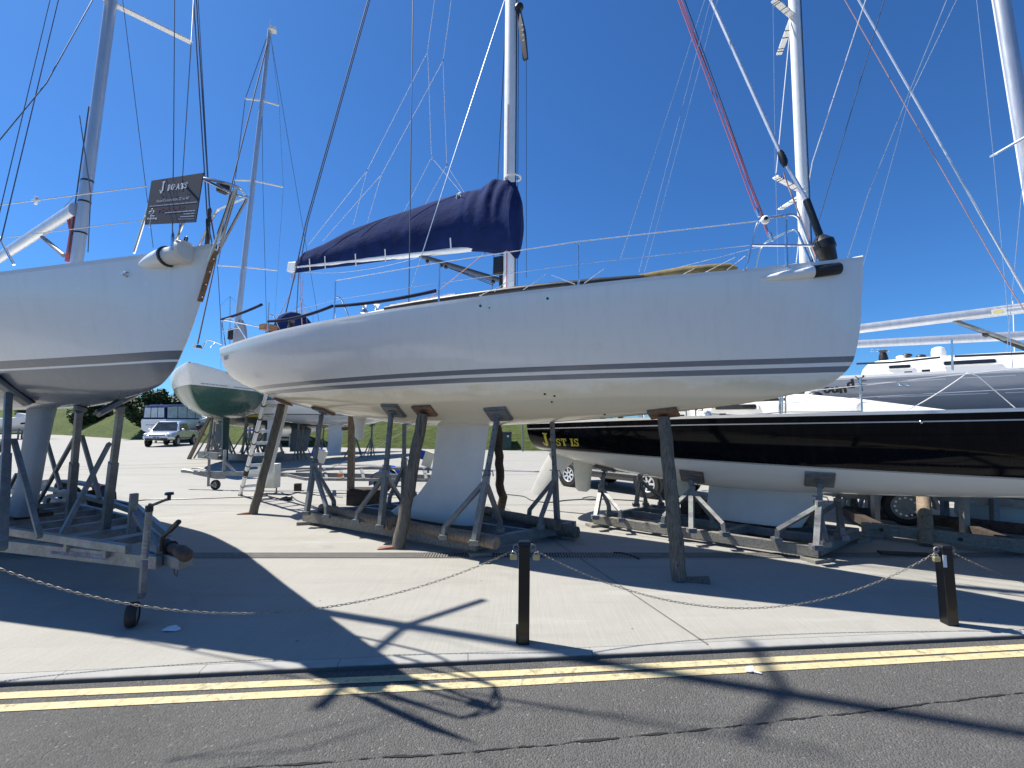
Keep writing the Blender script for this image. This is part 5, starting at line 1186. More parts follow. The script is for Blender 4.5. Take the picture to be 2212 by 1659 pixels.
def cradle(name, label, a, b_, c_, wdt, group='steel boat cradles'):
    """near rail from pixel a to b_ (on the ground), side beam towards pixel c_"""
    A_, B_, C_ = ground(*a), ground(*b_), ground(*c_); d = (B_ - A_).normalized(); s_ = (C_ - B_).normalized()
    t = thing(name, label, 'boat cradle', (A_ + B_) / 2 + s_ * wdt / 2, 0, group); t['side'] = tuple(d)
    return t, A_, B_, d, s_
def rails(t, A_, B_, s_, wdt, crosses, z0=.05, h=.15, rail=None, inner=(.55, .85), zc=.16):
    d = (B_ - A_).normalized()
    up = Vector((0, 0, z0 + h / 2))
    q = MB(); q.beam(A_ + up, B_ + up, .09, h); obj('near_rail' if False else 'rail', q, rail or M['galv'], t, world=True, bevel=.006)
    q = MB(); q.beam(A_ + up + s_ * wdt, B_ + up + s_ * wdt, .09, h); obj('rail', q, M['galv_dark'], t, world=True, bevel=.006)
    for f in inner:
        q = MB(); q.beam(A_ + up + s_ * wdt * f + Vector((0, 0, -.01)), B_ + up + s_ * wdt * f + Vector((0, 0, -.01)), .07, h - .02); obj('rail', q, M['galv_paint'], t, world=True, bevel=.005)
    for f in crosses:
        p = A_.lerp(B_, f) + up; e = .046
        q = MB(); q.beam(p + s_ * e, p + s_ * (wdt - e), .09 if 0 < f < 1 else .075, h - .012); obj('cross_beam', q, M['galv_paint'], t, world=True, bevel=.005)
C1, A1, B1, d1, s1 = cradle('boat_cradle', 'grey steel cradle holding the large white sloop, with logs between its rails', (658, 1131), (1032, 1199), (1208, 1163), 1.75)
rails(C1, A1, B1, s1, 1.75, (.012, .45, .988), rail=M['wood_rail'])
m_ = (0, 0)
tripod(C1, A, (699, 886), 1006, [(662, 1112), (706, 1119), (722, 1102)])
tripod(C1, A, (851, 886), 1022, [(822, 1142), (770, 1130), (868, 1100)], ply='galv')
tripod(C1, A, (1077, 893), 1036, [(1024, 1177), (958, 1165), (1081, 1150), (1070, 1120)], ply='galv')
tripod(C1, A, (1188, 912), 1032, [(1204, 1131), (1142, 1124), (1168, 1142)], off=-.55, size=(.3, .3), ply=False)
tripod(C1, A, (868, 914), 1003, [(872, 1092), (840, 1095), (900, 1098)], off=-.75, ply=False)
def wedge(par, c, ang=.3, m=None):
    q = MB(); Rz = Matrix.Rotation(ang, 3, 'Z'); q.add([c + Rz @ Vector(p) for p in ((-.16, -.06, 0), (.16, -.06, 0), (.16, .06, 0), (-.16, .06, 0), (-.16, -.06, .012), (.16, -.06, .05), (.16, .06, .05), (-.16, .06, .012))], [(3,2,1,0),(4,5,6,7),(0,1,5,4),(1,2,6,5),(2,3,7,6),(3,0,4,7)])
    return obj('wedge', q, m or M['yellow_red_wood'], par, world=True)
q = MB()
for p, sz in ((A1 + d1 * .06, .3), (B1 + Vector((.02, -.02, 0)), .28), (B1 + s1 * 1.6 + Vector((0, .0, 0)), .28)):
    q = MB(); q.box(p + Vector((0, .02, .025)), (sz, .22, .05), Matrix.Rotation(.25, 3, 'Z')); obj('packing_board', q, M['wood_rail'], C1, world=True)
# logs lying on the cradle (things of their own)
def log(label, p0, p1, r, m='wood_pole'):
    t = thing('log', label, 'log', (p0 + p1) / 2, 0, 'logs laid in the cradles'); P = [p0.lerp(p1, k / 6) + Vector((0, .012 * math.sin(k * 1.7), .006 * math.cos(k * 2.3))) for k in range(7)]
    q = MB(); q.tube(P, [r * (1 + .05 * math.sin(k * 2.1)) for k in range(7)], 14); obj('trunk', q, M[m], t, world=True); return t
g_ = lambda x, y, z: ground(x, y, z)
log('long grey log inside the near rail of the middle cradle, left end', g_(695, 1098, .22), g_(845, 1134, .22), .075)
log('pale log inside the near rail of the middle cradle, below the keel', g_(845, 1128, .22), g_(1072, 1174, .22), .075)
log('long dark log across the far right end of the middle cradle', g_(1050, 1104, .24), g_(1205, 1136, .24), .075, 'wood_grey')
log('short log sticking out past the right end of the middle cradle', g_(1170, 1136, .14), g_(1246, 1150, .12), .085, 'wood_grey')

C2, A2, B2, d2, s2_ = cradle('boat_cradle', 'low grey cradle with a weathered near rail under the glossy black sloop', (1283, 1136), (1770, 1213), (1826, 1185), 1.55)
rails(C2, A2, B2, s2_, 1.55, (.02, .3, .62, .988), rail=M['wood_rail'], h=.13)
tripod(C2, J, (1307, 1012), 1052, [(1286, 1121), (1342, 1127), (1316, 1112)], .18, w0=.066)
tripod(C2, J, (1495, 1028), 1056, [(1494, 1150), (1432, 1139), (1566, 1158), (1540, 1140)], .18, w0=.068)
tripod(C2, J, (1770, 1034), 1090, [(1763, 1187), (1678, 1171), (1783, 1180)], .18, w0=.068, ply='galv')
tripod(C2, J, (1387, 1026), 1034, [(1374, 1094), (1395, 1093), (1428, 1092)], .18, off=-.75, w0=.066, ply=False)
tripod(C2, J, (1812, 1070), 1084, [(1815, 1162), (1758, 1140), (1822, 1166)], .18, off=-.7, w0=.07, ply=False)
for p in (A2 + d2 * .05, B2 + d2 * -.02, B2 + s2_ * 1.5): q = MB(); q.box(p + Vector((0, .02, .02)), (.30, .20, .04), Matrix.Rotation(.35, 3, 'Z')); obj('packing_board', q, M['wood_rail'], C2, world=True)
# keel blocks under the black yacht
bl = [((1478, 1108), (1525, 1112), 'dark block on the left of the black sloop keel'), ((1527, 1110), (1572, 1116), 'dark block just left of the black sloop keel'), ((1590, 1122), (1640, 1130), 'dark block under the front of the black sloop keel'), ((1652, 1130), (1700, 1138), 'dark block beneath the trailing end of the black sloop keel'), ((1715, 1126), (1752, 1132), 'brown block by the right end of the black sloop keel')]
for i, (a_, c_, lab) in enumerate(bl):
    p0, p1 = ground(*a_, .18), ground(*c_, .18); t = thing('keel_block', lab, 'timber block', (p0 + p1) / 2, 0, 'timber blocks under the black sloop')
    hgt = .21 if i in (0, 1, 4) else .075; q = MB(); dd_ = (p1 - p0); q.beam(p0 + Vector((0, .1, hgt / 2)), p1 + Vector((0, .1, hgt / 2)), .34, hgt); obj('block', q, M['wood_dark'] if i < 4 else M['wood_rail'], t, world=True, bevel=.012)
q = MB(); bt0, bt1 = ground(748, 1092), ground(822, 1092); t = thing('keel_block', 'dark chunky block on the ground behind the middle cradle', 'timber block', (bt0 + bt1) / 2, 0); q.beam(bt0 + Vector((0, .2, .16)), bt1 + Vector((0, .2, .16)), .45, .32); obj('block', q, M['wood_dark'], t, world=True, bevel=.015)

C3, A3, B3, d3, s3 = cradle('boat_cradle', 'brown timber railed cradle with bolts, at the far right under the grey sloop', (1884, 1160), (2212, 1203), (1990, 1120), 1.5)
B3 = A3 + d3 * 4.2
up = Vector((0, 0, .13))
q = MB(); q.beam(A3 + up, B3 + up, .10, .16); rr_ = obj('rail', q, M['wood_rail'], C3, world=True, bevel=.008)
nn_ = Vector((d3.y, -d3.x, 0))
for k in (.12, .95, 1.65, 2.3, 3.0, 3.7): q = MB(); c0 = A3 + d3 * k + up + nn_ * .05; q.cyl(c0, c0 + nn_ * .02, .026, .022, 10); obj('bolt', q, M['black'], rr_, world=True)
q = MB(); q.beam(A3 + up + s3 * 1.5, B3 + up + s3 * 1.5, .10, .16); obj('rail', q, M['wood_dark'], C3, world=True)
for f in (.03, .35, .7): q = MB(); q.beam(A3.lerp(B3, f) + up + s3 * .055, A3.lerp(B3, f) + up + s3 * 1.44, .12, .13); obj('cross_beam', q, M['wood_dark'], C3, world=True)
q = MB(); q.box(A3 + Vector((-.06, .0, .03)), (.30, .24, .055)); q.box(A3 + Vector((-.06, 0, .13)), (.10, .12, .15)); obj('packing_board', q, M['wood_rail'], C3, world=True)
for x, y, yt, off in ((1892, 1135, 1000, 1.0), (2085, 1160, 1000, 1.0), (2042, 1132, 1010, -.8), (2150, 1150, 1000, -.6)):
    f0 = ground(x, y, .03); P = pad_world(G, x, yt, off if off < 0 else .95)[0]
    q = MB(); q.beam(f0, Vector((f0.x, f0.y, P.z)).lerp(P, .6), .085, .085, (1, 0, 0)); o = obj('support_post', q, M['galv_paint'], C3, world=True)
    q = MB(); q.box(Vector((f0.x, f0.y, P.z)).lerp(P, .6), (.3, .3, .05)); obj('pad_plate', q, M['galv_paint'], o, world=True)

# ---------------------------------------------------------------- wooden props
def wprop(label, b, top, foot, r, off=None, square=False, m='wood_grey', board=True, foot_z=0.0, w_dir=.3, kn=0.015):
    P, nv = pad_world(b, *top, off); f0 = ground(*foot, foot_z); t = thing('wooden_prop', label, 'prop', f0, 0, 'wooden props against the hulls')
    T = P + nv * .07; q = MB()
    if square: q.beam(f0, T, r * 2, r * 2, (1, 0, 0))
    else:
        N_ = 14; pts = [f0.lerp(T, k / N_) + Vector((kn * noise.noise(Vector((k * .55, r * 50, 1))), kn * noise.noise(Vector((k * .5, 9, r * 30))), 0)) for k in range(N_ + 1)]
        q.tube(pts, [r * (1.03 - .12 * k / N_ + .03 * noise.noise(Vector((k * .9, 3, r * 40)))) for k in range(N_ + 1)], 16)
    obj('pole', q, M[m], t, world=True, angle=60)
    if board:
        ax = Vector((.86, -.5, 0)); ax = (ax - nv * ax.dot(nv)).normalized(); ay = nv.cross(ax); MM = Matrix((ax, ay, nv)).transposed(); q = MB(); q.box(P + nv * .02, (.34, .22, .035), MM); obj('head_board', q, M['ply'], t, world=True, bevel=.004)
    return t, f0
for lab, top, foot, r in (('weathered round prop leaning under the stern of the large white sloop', (612, 868), (547, 1110), .075), ('weathered round prop by the keel of the large white sloop, near side', (918, 886), (860, 1184), .085), ('tall dark round prop under the bow of the large white sloop', (1433, 890), (1468, 1254), .078)):
    t, f0 = wprop(lab, A, top, foot, r)
    wl = {0.075: 'thin', .085: 'reddish', .078: 'dark'}[r]
    wt_ = thing('timber_wedge', '%s timber wedge at the foot of the prop %s' % (wl, {.075: 'under the stern', .085: 'beside the keel', .078: 'under the bow'}[r]), 'wedge', f0, 0, 'wedges at the prop feet')
    wedge(wt_, f0 + Vector((-.10 if r != .078 else .14, -.02, 0)), .1 if r != .078 else -.3, M['wood_grey'] if r == .078 else None)
wprop('square pale timber prop behind the middle cradle with a cross piece', A, (757, 905), (757, 1088), .06, -.55, True, 'wood_pole', False)
q = MB(); c0 = atY(750, 926, ground(757, 1088).y - .08); q.box(c0, (.22, .05, .07)); pr = [o for o in bpy.data.objects if o.name.startswith('wooden_prop')][-1]; obj('cross_piece', q, M['wood_grey'], pr, world=True)
wprop('dark bent prop on the far side of the large white sloop keel', A, (1068, 920), (1086, 1114), .075, -.5, False, 'wood_dark', False, 0, .3, .06)
wprop('brown round prop standing by the timber railed cradle at far right', G, (1988, 1010), (2002, 1180), .085, .9, False, 'wood_pole')
wprop('dark round prop just behind the brown prop at far right', G, (1972, 1010), (1972, 1128), .085, .5, False, 'wood_dark', False)
wprop('pale round prop behind the right end of the black sloop cradle', J, (1752, 1068), (1754, 1163), .055, -.6, False, 'wood_pole', False)

# ================================================================ BOLLARDS AND CHAINS
def bollard(label, foot, top, wd, stickers, lean=0.0):
    f0 = ground(*foot); tp = atY(*top, f0.y); t = thing('bollard', label, 'bollard', f0, 0, 'black chain bollards along the kerb')
    ang = math.atan2(kd.y, kd.x); Rz = Matrix.Rotation(ang - .12, 3, 'Z'); d = (tp - f0); h = wd / 2
    ring = lambda c, k: [c + Rz @ Vector((a * h * k, b_ * h * k, 0)) for a, b_ in ((-1, -1), (1, -1), (1, 1), (-1, 1))]
    q = MB(); q.loft([ring(f0, 1), ring(f0 + d, 1)]); obj('post', q, M['black_paint'], t, world=True, bevel=.006)
    q = MB(); q.loft([ring(f0 + d, 1.06), ring(f0 + d + Vector((0, 0, .014)), 1.06), ring(f0 + d + Vector((0, 0, .026)), .9)]); obj('cap', q, M['black'], t, world=True, bevel=.003)
    if wd > .0881: q = MB(); q.loft([ring(f0 + Vector((-.028, .012, -.001)), .7), ring(f0 + Vector((-.028, .012, .12)), .7)]); obj('ground_socket', q, M['black_paint'], t, world=True)
    for (px_, pz, sw, shh) in stickers:
        c0 = f0 + d * pz + Rz @ Vector((px_ * h * 1.01, -h * 1.01, 0)) if abs(px_) < .95 else f0 + d * pz + Rz @ Vector((px_ * h * 1.012, 0, 0))
        q = MB(); q.box(c0, (sw, .003, shh) if abs(px_) < .95 else (.003, sw, shh), Rz); obj('sticker', q, M['letter_white'], t, world=True)
    for sg in (-1, 1):
        q = MB(); c0 = f0 + d * .975 + Rz @ Vector((sg * (h + .02), -.01, 0)); q.torus(c0, (0, 1, .0), .022, .007, 14, 6); obj('chain_eye', q, M['galv'], t, world=True)
    return t, f0, f0 + d
t1, bf1, bt1_ = bollard('black square bollard standing in front of the large white sloop', (1131, 1388), (1133, 1176), .0882, ((-1.0, .83, .05, .10), (.97, .83, .05, .10)))
t2, bf2, bt2_ = bollard('black square bollard leaning slightly, at the right by the road', (2051, 1348), (2037, 1183), .088, ((-.72, .84, .03, .10),))
def chain(label, p0, p1, drop, step=.034):
    p0, p1 = Vector(p0), Vector(p1); N_ = 200; pts = [p0.lerp(p1, k / N_) - Vector((0, 0, drop * 4 * (k / N_) * (1 - k / N_))) for k in range(N_ + 1)]
    acc = [0.0]
    for k in range(N_): acc.append(acc[-1] + (pts[k + 1] - pts[k]).length)
    n_ = int(acc[-1] / step); q = MB(); j = 0
    for i in range(n_ + 1):
        s_ = i * step + step * .5
        while j < N_ - 1 and acc[j + 1] < s_: j += 1
        c0 = pts[j].lerp(pts[j + 1], min(1, (s_ - acc[j]) / max(1e-6, acc[j + 1] - acc[j]))); d = (pts[j + 1] - pts[j]).normalized()
        side = d.cross(Vector((0, 0, 1))).normalized(); upv = side.cross(d)
        a_ = R(45 if i % 2 else -45) if True else 0; v_ = side * math.cos(a_) + upv * math.sin(a_)
        a = step * .62; b_ = .0066; L_ = []
        for k in range(12):
            th = 2 * math.pi * k / 12; ex = a - b_; L_.append(c0 + d * (ex * (1 if math.cos(th) > 0 else -1) * (1 if abs(math.cos(th)) > .01 else 0) + b_ * math.cos(th)) + v_ * b_ * math.sin(th))
        L_.append(L_[0]); q.tube(L_, .0020, 5, False)
    t = thing('chain', label, 'chain', p0, 0, 'chains hung between the bollards'); obj('links', q, M['chain'], t, world=True); return t
e1l, e1r = bt1_ + Vector((-.075, -.01, -.04)), bt1_ + Vector((.075, -.005, -.04)); e2l, e2r = bt2_ + Vector((-.075, -.01, -.04)), bt2_ + Vector((.075, 0, -.04))
spn = e2l - e1r
lp = e1l - spn * 1.17
chain('slack chain hanging left from the bollard in front of the white sloop', lp, e1l, .47)
chain('slack chain hanging between the two black bollards', e1r, e2l, .45)
chain('chain running out of frame right of the leaning bollard', e2r, e2r + spn, .40)
# bollard that the left chain hangs from, out of frame
bollard('black square bollard just out of frame at the left end of the left chain', (lambda p: proj(Vector((p.x - .07, p.y, 0))))(lp), proj(Vector((lp.x - .07, lp.y, .76))), .088, ())
def padlock(label, c0):
    t = thing('padlock', label, 'padlock', c0, 0, 'padlocks at the chain ends'); q = MB(); q.box(c0 + Vector((0, -.005, -.045)), (.055, .025, .040)); obj('body', q, M['brass'], t, world=True, bevel=.004)
    q = MB(); q.torus(c0 + Vector((0, -.005, -.022)), (0, 1, 0), .018, .005, 12, 6, 0, math.pi * 2); obj('shackle', q, M['steel'], t, world=True)
padlock('brass padlock on the left side of the nearer bollard', e1l + Vector((-.01, -.02, .0)))
padlock('brass padlock on the right side of the nearer bollard', e1r + Vector((.015, -.02, -.005)))
padlock('brass padlock on the left side of the leaning bollard', e2l + Vector((-.02, -.02, 0)))

# ================================================================ LADDER, POWER PEDESTAL, CABLES
la0, lb0 = ground(519, 1070), ground(558, 1066); la1, lb1 = A.W(A.px(577, 845, .5)), A.W(A.px(612, 848, .5))
ltop = (la1 - la0); la1 = la0 + ltop; lb1 = lb0 + ltop
lad = thing('ladder', 'telescopic aluminium ladder leaning at the stern of the large white sloop', 'ladder', (la0 + lb0) / 2)
for a_, b_ in ((la0, la1), (lb0, lb1)):
    L_ = 9; q = MB(); q.tube([x for k in range(L_) for x in (a_.lerp(b_, k / L_), a_.lerp(b_, (k + .995) / L_))], [x for k in range(L_) for x in (.044 - .0012 * k, .044 - .0012 * k)], 10); st_ = obj('stile', q, M['alu'], lad, world=True)
    for k in range(1, L_): q = MB(); c0 = a_.lerp(b_, k / L_); d = (b_ - a_).normalized(); q.cyl(c0 - d * .012, c0 + d * .012, .049, .049, 10); obj('collar', q, M['black'], st_, world=True)
    d = (b_ - a_).normalized(); q = MB(); q.cyl(a_, a_ + d * .05, .05, .05, 10); obj('foot', q, M['rubber'], st_, world=True); q = MB(); q.cyl(a_.lerp(b_, .235), a_.lerp(b_, .285), .052, .052, 10); obj('clamp', q, M['rubber'], st_, world=True)
for k in range(9):
    q = MB(); f = (k + .98) / 9 if k else .105; q.beam(la0.lerp(la1, f), lb0.lerp(lb1, f), .045, .065); obj('rung', q, M['alu'], lad, world=True)
for k in range(5): q = MB(); f = .235 + k * .011; q.beam(la0.lerp(la1, f), lb0.lerp(lb1, f), .03, .02); obj('rung', q, M['alu'], lad, world=True)
pd0 = ground(585, 1066); pdY = pd0.y
ped = thing('power_pedestal', 'cream power box on short legs behind the ladder', 'power box', pd0)
c_ = [atY(x, y, pdY) for x, y in ((560, 1045), (600, 1052), (606, 1002), (565, 1000))]
q = MB(); x0_, x1_ = atY(560, 1040, pdY).x, atY(602, 1040, pdY).x; z0_, z1_ = atY(580, 1053, pdY).z, atY(580, 1001, pdY).z
q.box(((x0_ + x1_) / 2, pdY, (z0_ + z1_) / 2), (x1_ - x0_, .22, z1_ - z0_), Matrix.Rotation(-.2, 3, 'Z')); bx_ = obj('cabinet', q, M['cream'], ped, world=True, bevel=.01)
for px_, pz_ in ((.85, .9), (.85, .15)): q = MB(); c0 = Vector((x0_ + (x1_ - x0_) * px_, pdY - .14, z0_ + (z1_ - z0_) * pz_)); q.cyl(c0, c0 + Vector((0, .04, 0)), .012, .012, 8); obj('screw', q, M['black'], bx_, world=True)
for k in (.1, .9): q = MB(); xx = x0_ + (x1_ - x0_) * k; q.cyl((xx, pdY, 0), (xx, pdY, z0_ + .02), .018, .018, 8); obj('leg', q, M['galv_dark'], ped, world=True)
def cable(label, pts, r, m, group='cables lying on the yard'):
    P = [ground(x, y, r) for x, y in pts]; sm = []
    for i in range(len(P) - 1):
        p0, p1, p2, p3 = P[max(0, i-1)], P[i], P[i+1], P[min(len(P)-1, i+2)]
        for k in range(6):
            t_ = k / 6; sm.append(.5 * ((2*p1) + (p2 - p0)*t_ + (2*p0 - 5*p1 + 4*p2 - p3)*t_**2 + (3*p1 - p0 - 3*p2 + p3)*t_**3))
    sm.append(P[-1]); t = thing('cable', label, 'cable', P[0], 0, group); q = MB(); q.tube(sm, r, 6); obj('lead', q, m, t, world=True); return t
cable('dark power cable looping on the ground beside the power box', [(575, 1068), (590, 1078), (610, 1076), (628, 1072), (640, 1080), (660, 1088), (690, 1098)], .012, M['black'])
cable('dark power cable running from the power box to the right', [(590, 1066), (604, 1062), (620, 1068), (650, 1064), (690, 1070), (740, 1074)], .010, M['black'])
cable('long thin cable running left from the ladder across the yard', [(240, 1100), (300, 1081), (400, 1078), (515, 1074), (575, 1072)], .010, M['black'])
cable('thin grey cable behind the keel of the large white sloop', [(1095, 1068), (1130, 1072), (1150, 1081), (1185, 1085), (1230, 1080), (1300, 1078), (1400, 1083)], .012, M['wire_dark'])
cable('small grey cable loop between the cradles', [(1258, 1076), (1275, 1073), (1296, 1076), (1285, 1080), (1262, 1079), (1258, 1076)], .010, M['wire_dark'])
cable('black cable end in the shade right of the middle cradle', [(1325, 1194), (1345, 1195), (1358, 1199), (1372, 1203), (1380, 1207)], .012, M['black'])
sk = thing('plug', 'black plug lying at the end of the cable beside the power box', 'plug', ground(620, 1076)); q = MB(); c0 = ground(620, 1076, .05); q.tube([c0 + Vector((-.16, 0, -.02)), c0 + Vector((-.02, 0, 0)), c0 + Vector((.0, 0, 0)), c0 + Vector((.10, 0, 0))], [.02, .04, .055, .055], 10); obj('body', q, M['black'], sk, world=True)
ub = thing('junction_box', 'small brown box on the ground right of the power box', 'box', ground(643, 1060)); q = MB(); q.box(ground(643, 1060) + Vector((0, 0, .09)), (.15, .12, .18)); obj('box', q, M['wood_dark'], ub, world=True, bevel=.01)
# loose tarp line from the far cradle top
# litter
def litter(name, label, px, pts, m, cat='litter'):
    c0 = ground(*px); t = thing(name, label, cat, c0); q = MB(); q.prism([c0 + Vector((x, y, z)) for x, y, z in pts], Vector((0, .004, .008))); obj('scrap', q, m, t, world=True); return t
M['paper'] = plain('scrap_paper', (.62, .64, .64), .8, 0, .1, 20)
litter('plastic_scrap', 'crumpled pale plastic scrap on the shaded concrete at lower left', (368, 1364), [(-.07, 0, .004), (-.02, -.02, .015), (.05, -.01, .006), (.075, .01, .012), (.02, .03, .03), (-.04, .025, .02)], M['paper'])
def atroad(x, y): return ground(x, y, ROADZ)
c0 = atroad(1621, 1453); t = thing('paper_scrap', 'white paper scrap on the yellow lines', 'litter', c0); q = MB(); q.prism([c0 + Vector(p) for p in ((-.035, 0, .006), (.0, -.015, .012), (.03, -.004, .007), (.03, .02, .03), (-.02, .02, .025))], (0, .004, .006)); q.prism([c0 + Vector(p) for p in ((.02, -.01, .006), (.06, -.03, .006), (.07, -.024, .006), (.03, 0, .010))], (0, 0, .004)); obj('scrap', q, M['paper'], t, world=True)
c0 = ground(2005, 1190); t = thing('timber_offcut', 'flat dark board lying by the drain left of the leaning bollard', 'board', ground(1950, 1192)); q = MB(); q.beam(ground(1900, 1194, .02), ground(2008, 1199, .02), .12, .03); obj('board', q, M['wood_dark'], t, world=True)
# ================================================================ DINGHY TRAILER
DT = thing('dinghy_trailer', 'empty galvanised dinghy trailer with blue mudguards behind the middle cradle', 'trailer', ground(660, 1062))
dtY = lambda x: 12.0 - (x - 400) / 530 * 1.0
D_ = lambda x, y, dy=0.0: atY(x, y, dtY(x) + dy)
def tb(name, pts, w_, h_=None, m='galv', par=None):
    q = MB()
    for i in range(len(pts) - 1): q.beam(pts[i], pts[i + 1], w_, h_ or w_)
    return obj(name, q, M[m], par or DT, world=True)
tb('main_beam', [D_(432, 1022), D_(930, 1030)], .08, .10)
tb('side_beam', [D_(505, 1022), D_(655, 1012, .4), D_(930, 1012, .5)], .05)
tb('side_beam', [D_(610, 1024), D_(660, 1035, -.4), D_(935, 1038, -.5)], .05, .06)
tb('side_beam', [D_(640, 1018), D_(800, 1010, -.1), D_(935, 1015, -.1)], .04)
for x in (700, 735, 780, 870, 915): tb('cross_member', [D_(x, 1012, .48), D_(x + 6, 1036, -.48)], .06)
q = MB(); q.tube([D_(394, 1017), D_(400, 1017), D_(418, 1020), D_(434, 1021)], [.05, .055, .04, .05], 10); obj('coupling_head', q, M['galv'], DT, world=True)
q = MB(); q.tube([D_(414, 1012), D_(430, 1011), D_(446, 1016)], .014, 6); obj('brake_lever', q, M['black'], DT, world=True)
tb('drawbar', [D_(420, 1020), D_(468, 1030), D_(486, 1030)], .07, .10)
tb('jockey_post', [D_(452, 992, -.05), D_(450, 1050, -.05)], .05)
jc = ground(465, 1058); jc = Vector((jc.x, jc.y, .125)); q = MB(); tyre(q, jc, Vector((.15, 1, 0)), .125, .08, 20); o = obj('jockey_wheel', q, M['rubber'], DT, world=True)
q = MB(); q.cyl(jc - Vector((0, .045, 0)), jc + Vector((0, .045, 0)), .06, .06, 14); obj('rim', q, M['galv'], o, world=True); tb('wheel_arm', [D_(450, 1049, -.06), jc + Vector((0, -.06, 0))], .04)
q = MB(); q.tube([D_(452, 992), D_(443, 988), D_(438, 987)], .014, 6); q.tube([D_(438, 988), D_(450, 982)], .025, 8); obj('winch_handle', q, M['galv_dark'], DT, world=True)
tb('winch_post', [D_(483, 1020), D_(486, 972)], .06); tb('winch_strut', [D_(485, 996), D_(508, 1020)], .05)
q = MB(); q.ball(D_(476, 988), .06, 8, 6); obj('winch', q, M['black'], DT, world=True)
for dy, (wx, wy) in ((0, (828, 1066)), (1.35, None) if False else (0.0, (828, 1066))):
    break
w0 = ground(826, 1066); w1 = w0 + Vector((-.20, 1.35, 0))
for c0 in (w0, w1):
    c1 = Vector((c0.x, c0.y, .215)); ax = Vector((.15, 1, 0)).normalized(); q = MB(); tyre(q, c1, ax, .215, .14, 24); o = obj('wheel', q, M['rubber'], DT, world=True)
    q = MB(); q.cyl(c1 - ax * .075, c1 + ax * .075, .125, .125, 20); r_ = obj('rim', q, M['alu'], o, world=True)
    q = MB(); q.torus(c1 - ax * .076, ax, .085, .012, 16, 6); q.cyl(c1 - ax * .09, c1, .03, .03, 10); obj('hub', q, M['galv_dark'], o, world=True)
    xh = Vector((ax.y, -ax.x, 0)); P = []
    for k in range(13): a = R(-8 + 196 * k / 12); P.append(c1 + xh * math.cos(a) * .30 + Vector((0, 0, math.sin(a) * .30 + .02)))
    P2 = [c1 + (p - c1) * .93 for p in reversed(P)]
    q = MB(); q.prism([p - ax * .12 for p in P + P2], ax * .24); obj('mudguard', q, M['blue_plastic'], DT, world=True)
tb('mast_support', [D_(874, 1010), D_(874, 916), D_(905, 916), D_(905, 945)], .035, None, 'blue_plastic'); tb('tie_line', [D_(890, 920), D_(800, 975), D_(683, 1042 - 18)], .012, None, 'rope_white')
for x, m in ((692, 'cream'), (925, 'cream')): 
    c0 = D_(x, 992 if x > 800 else 985); q = MB(); q.box(c0, (.26, .10, .30) if x < 800 else (.22, .1, .35), Matrix.Rotation(.3, 3, 'Y')); o = obj('hull_support_pad', q, M[m], DT, world=True); q = MB(); q.box(c0 + Vector((-.06, .01, .08)), (.28, .11, .20), Matrix.Rotation(.3, 3, 'Y')); obj('pad_cover', q, M['blue_plastic'], o, world=True); tb('support_stem', [c0, D_(x, 1022)], .05)
q = MB(); q.box(D_(735, 1026, -.45), (.12, .04, .07)); obj('reflector', q, M['orange'], DT, world=True)

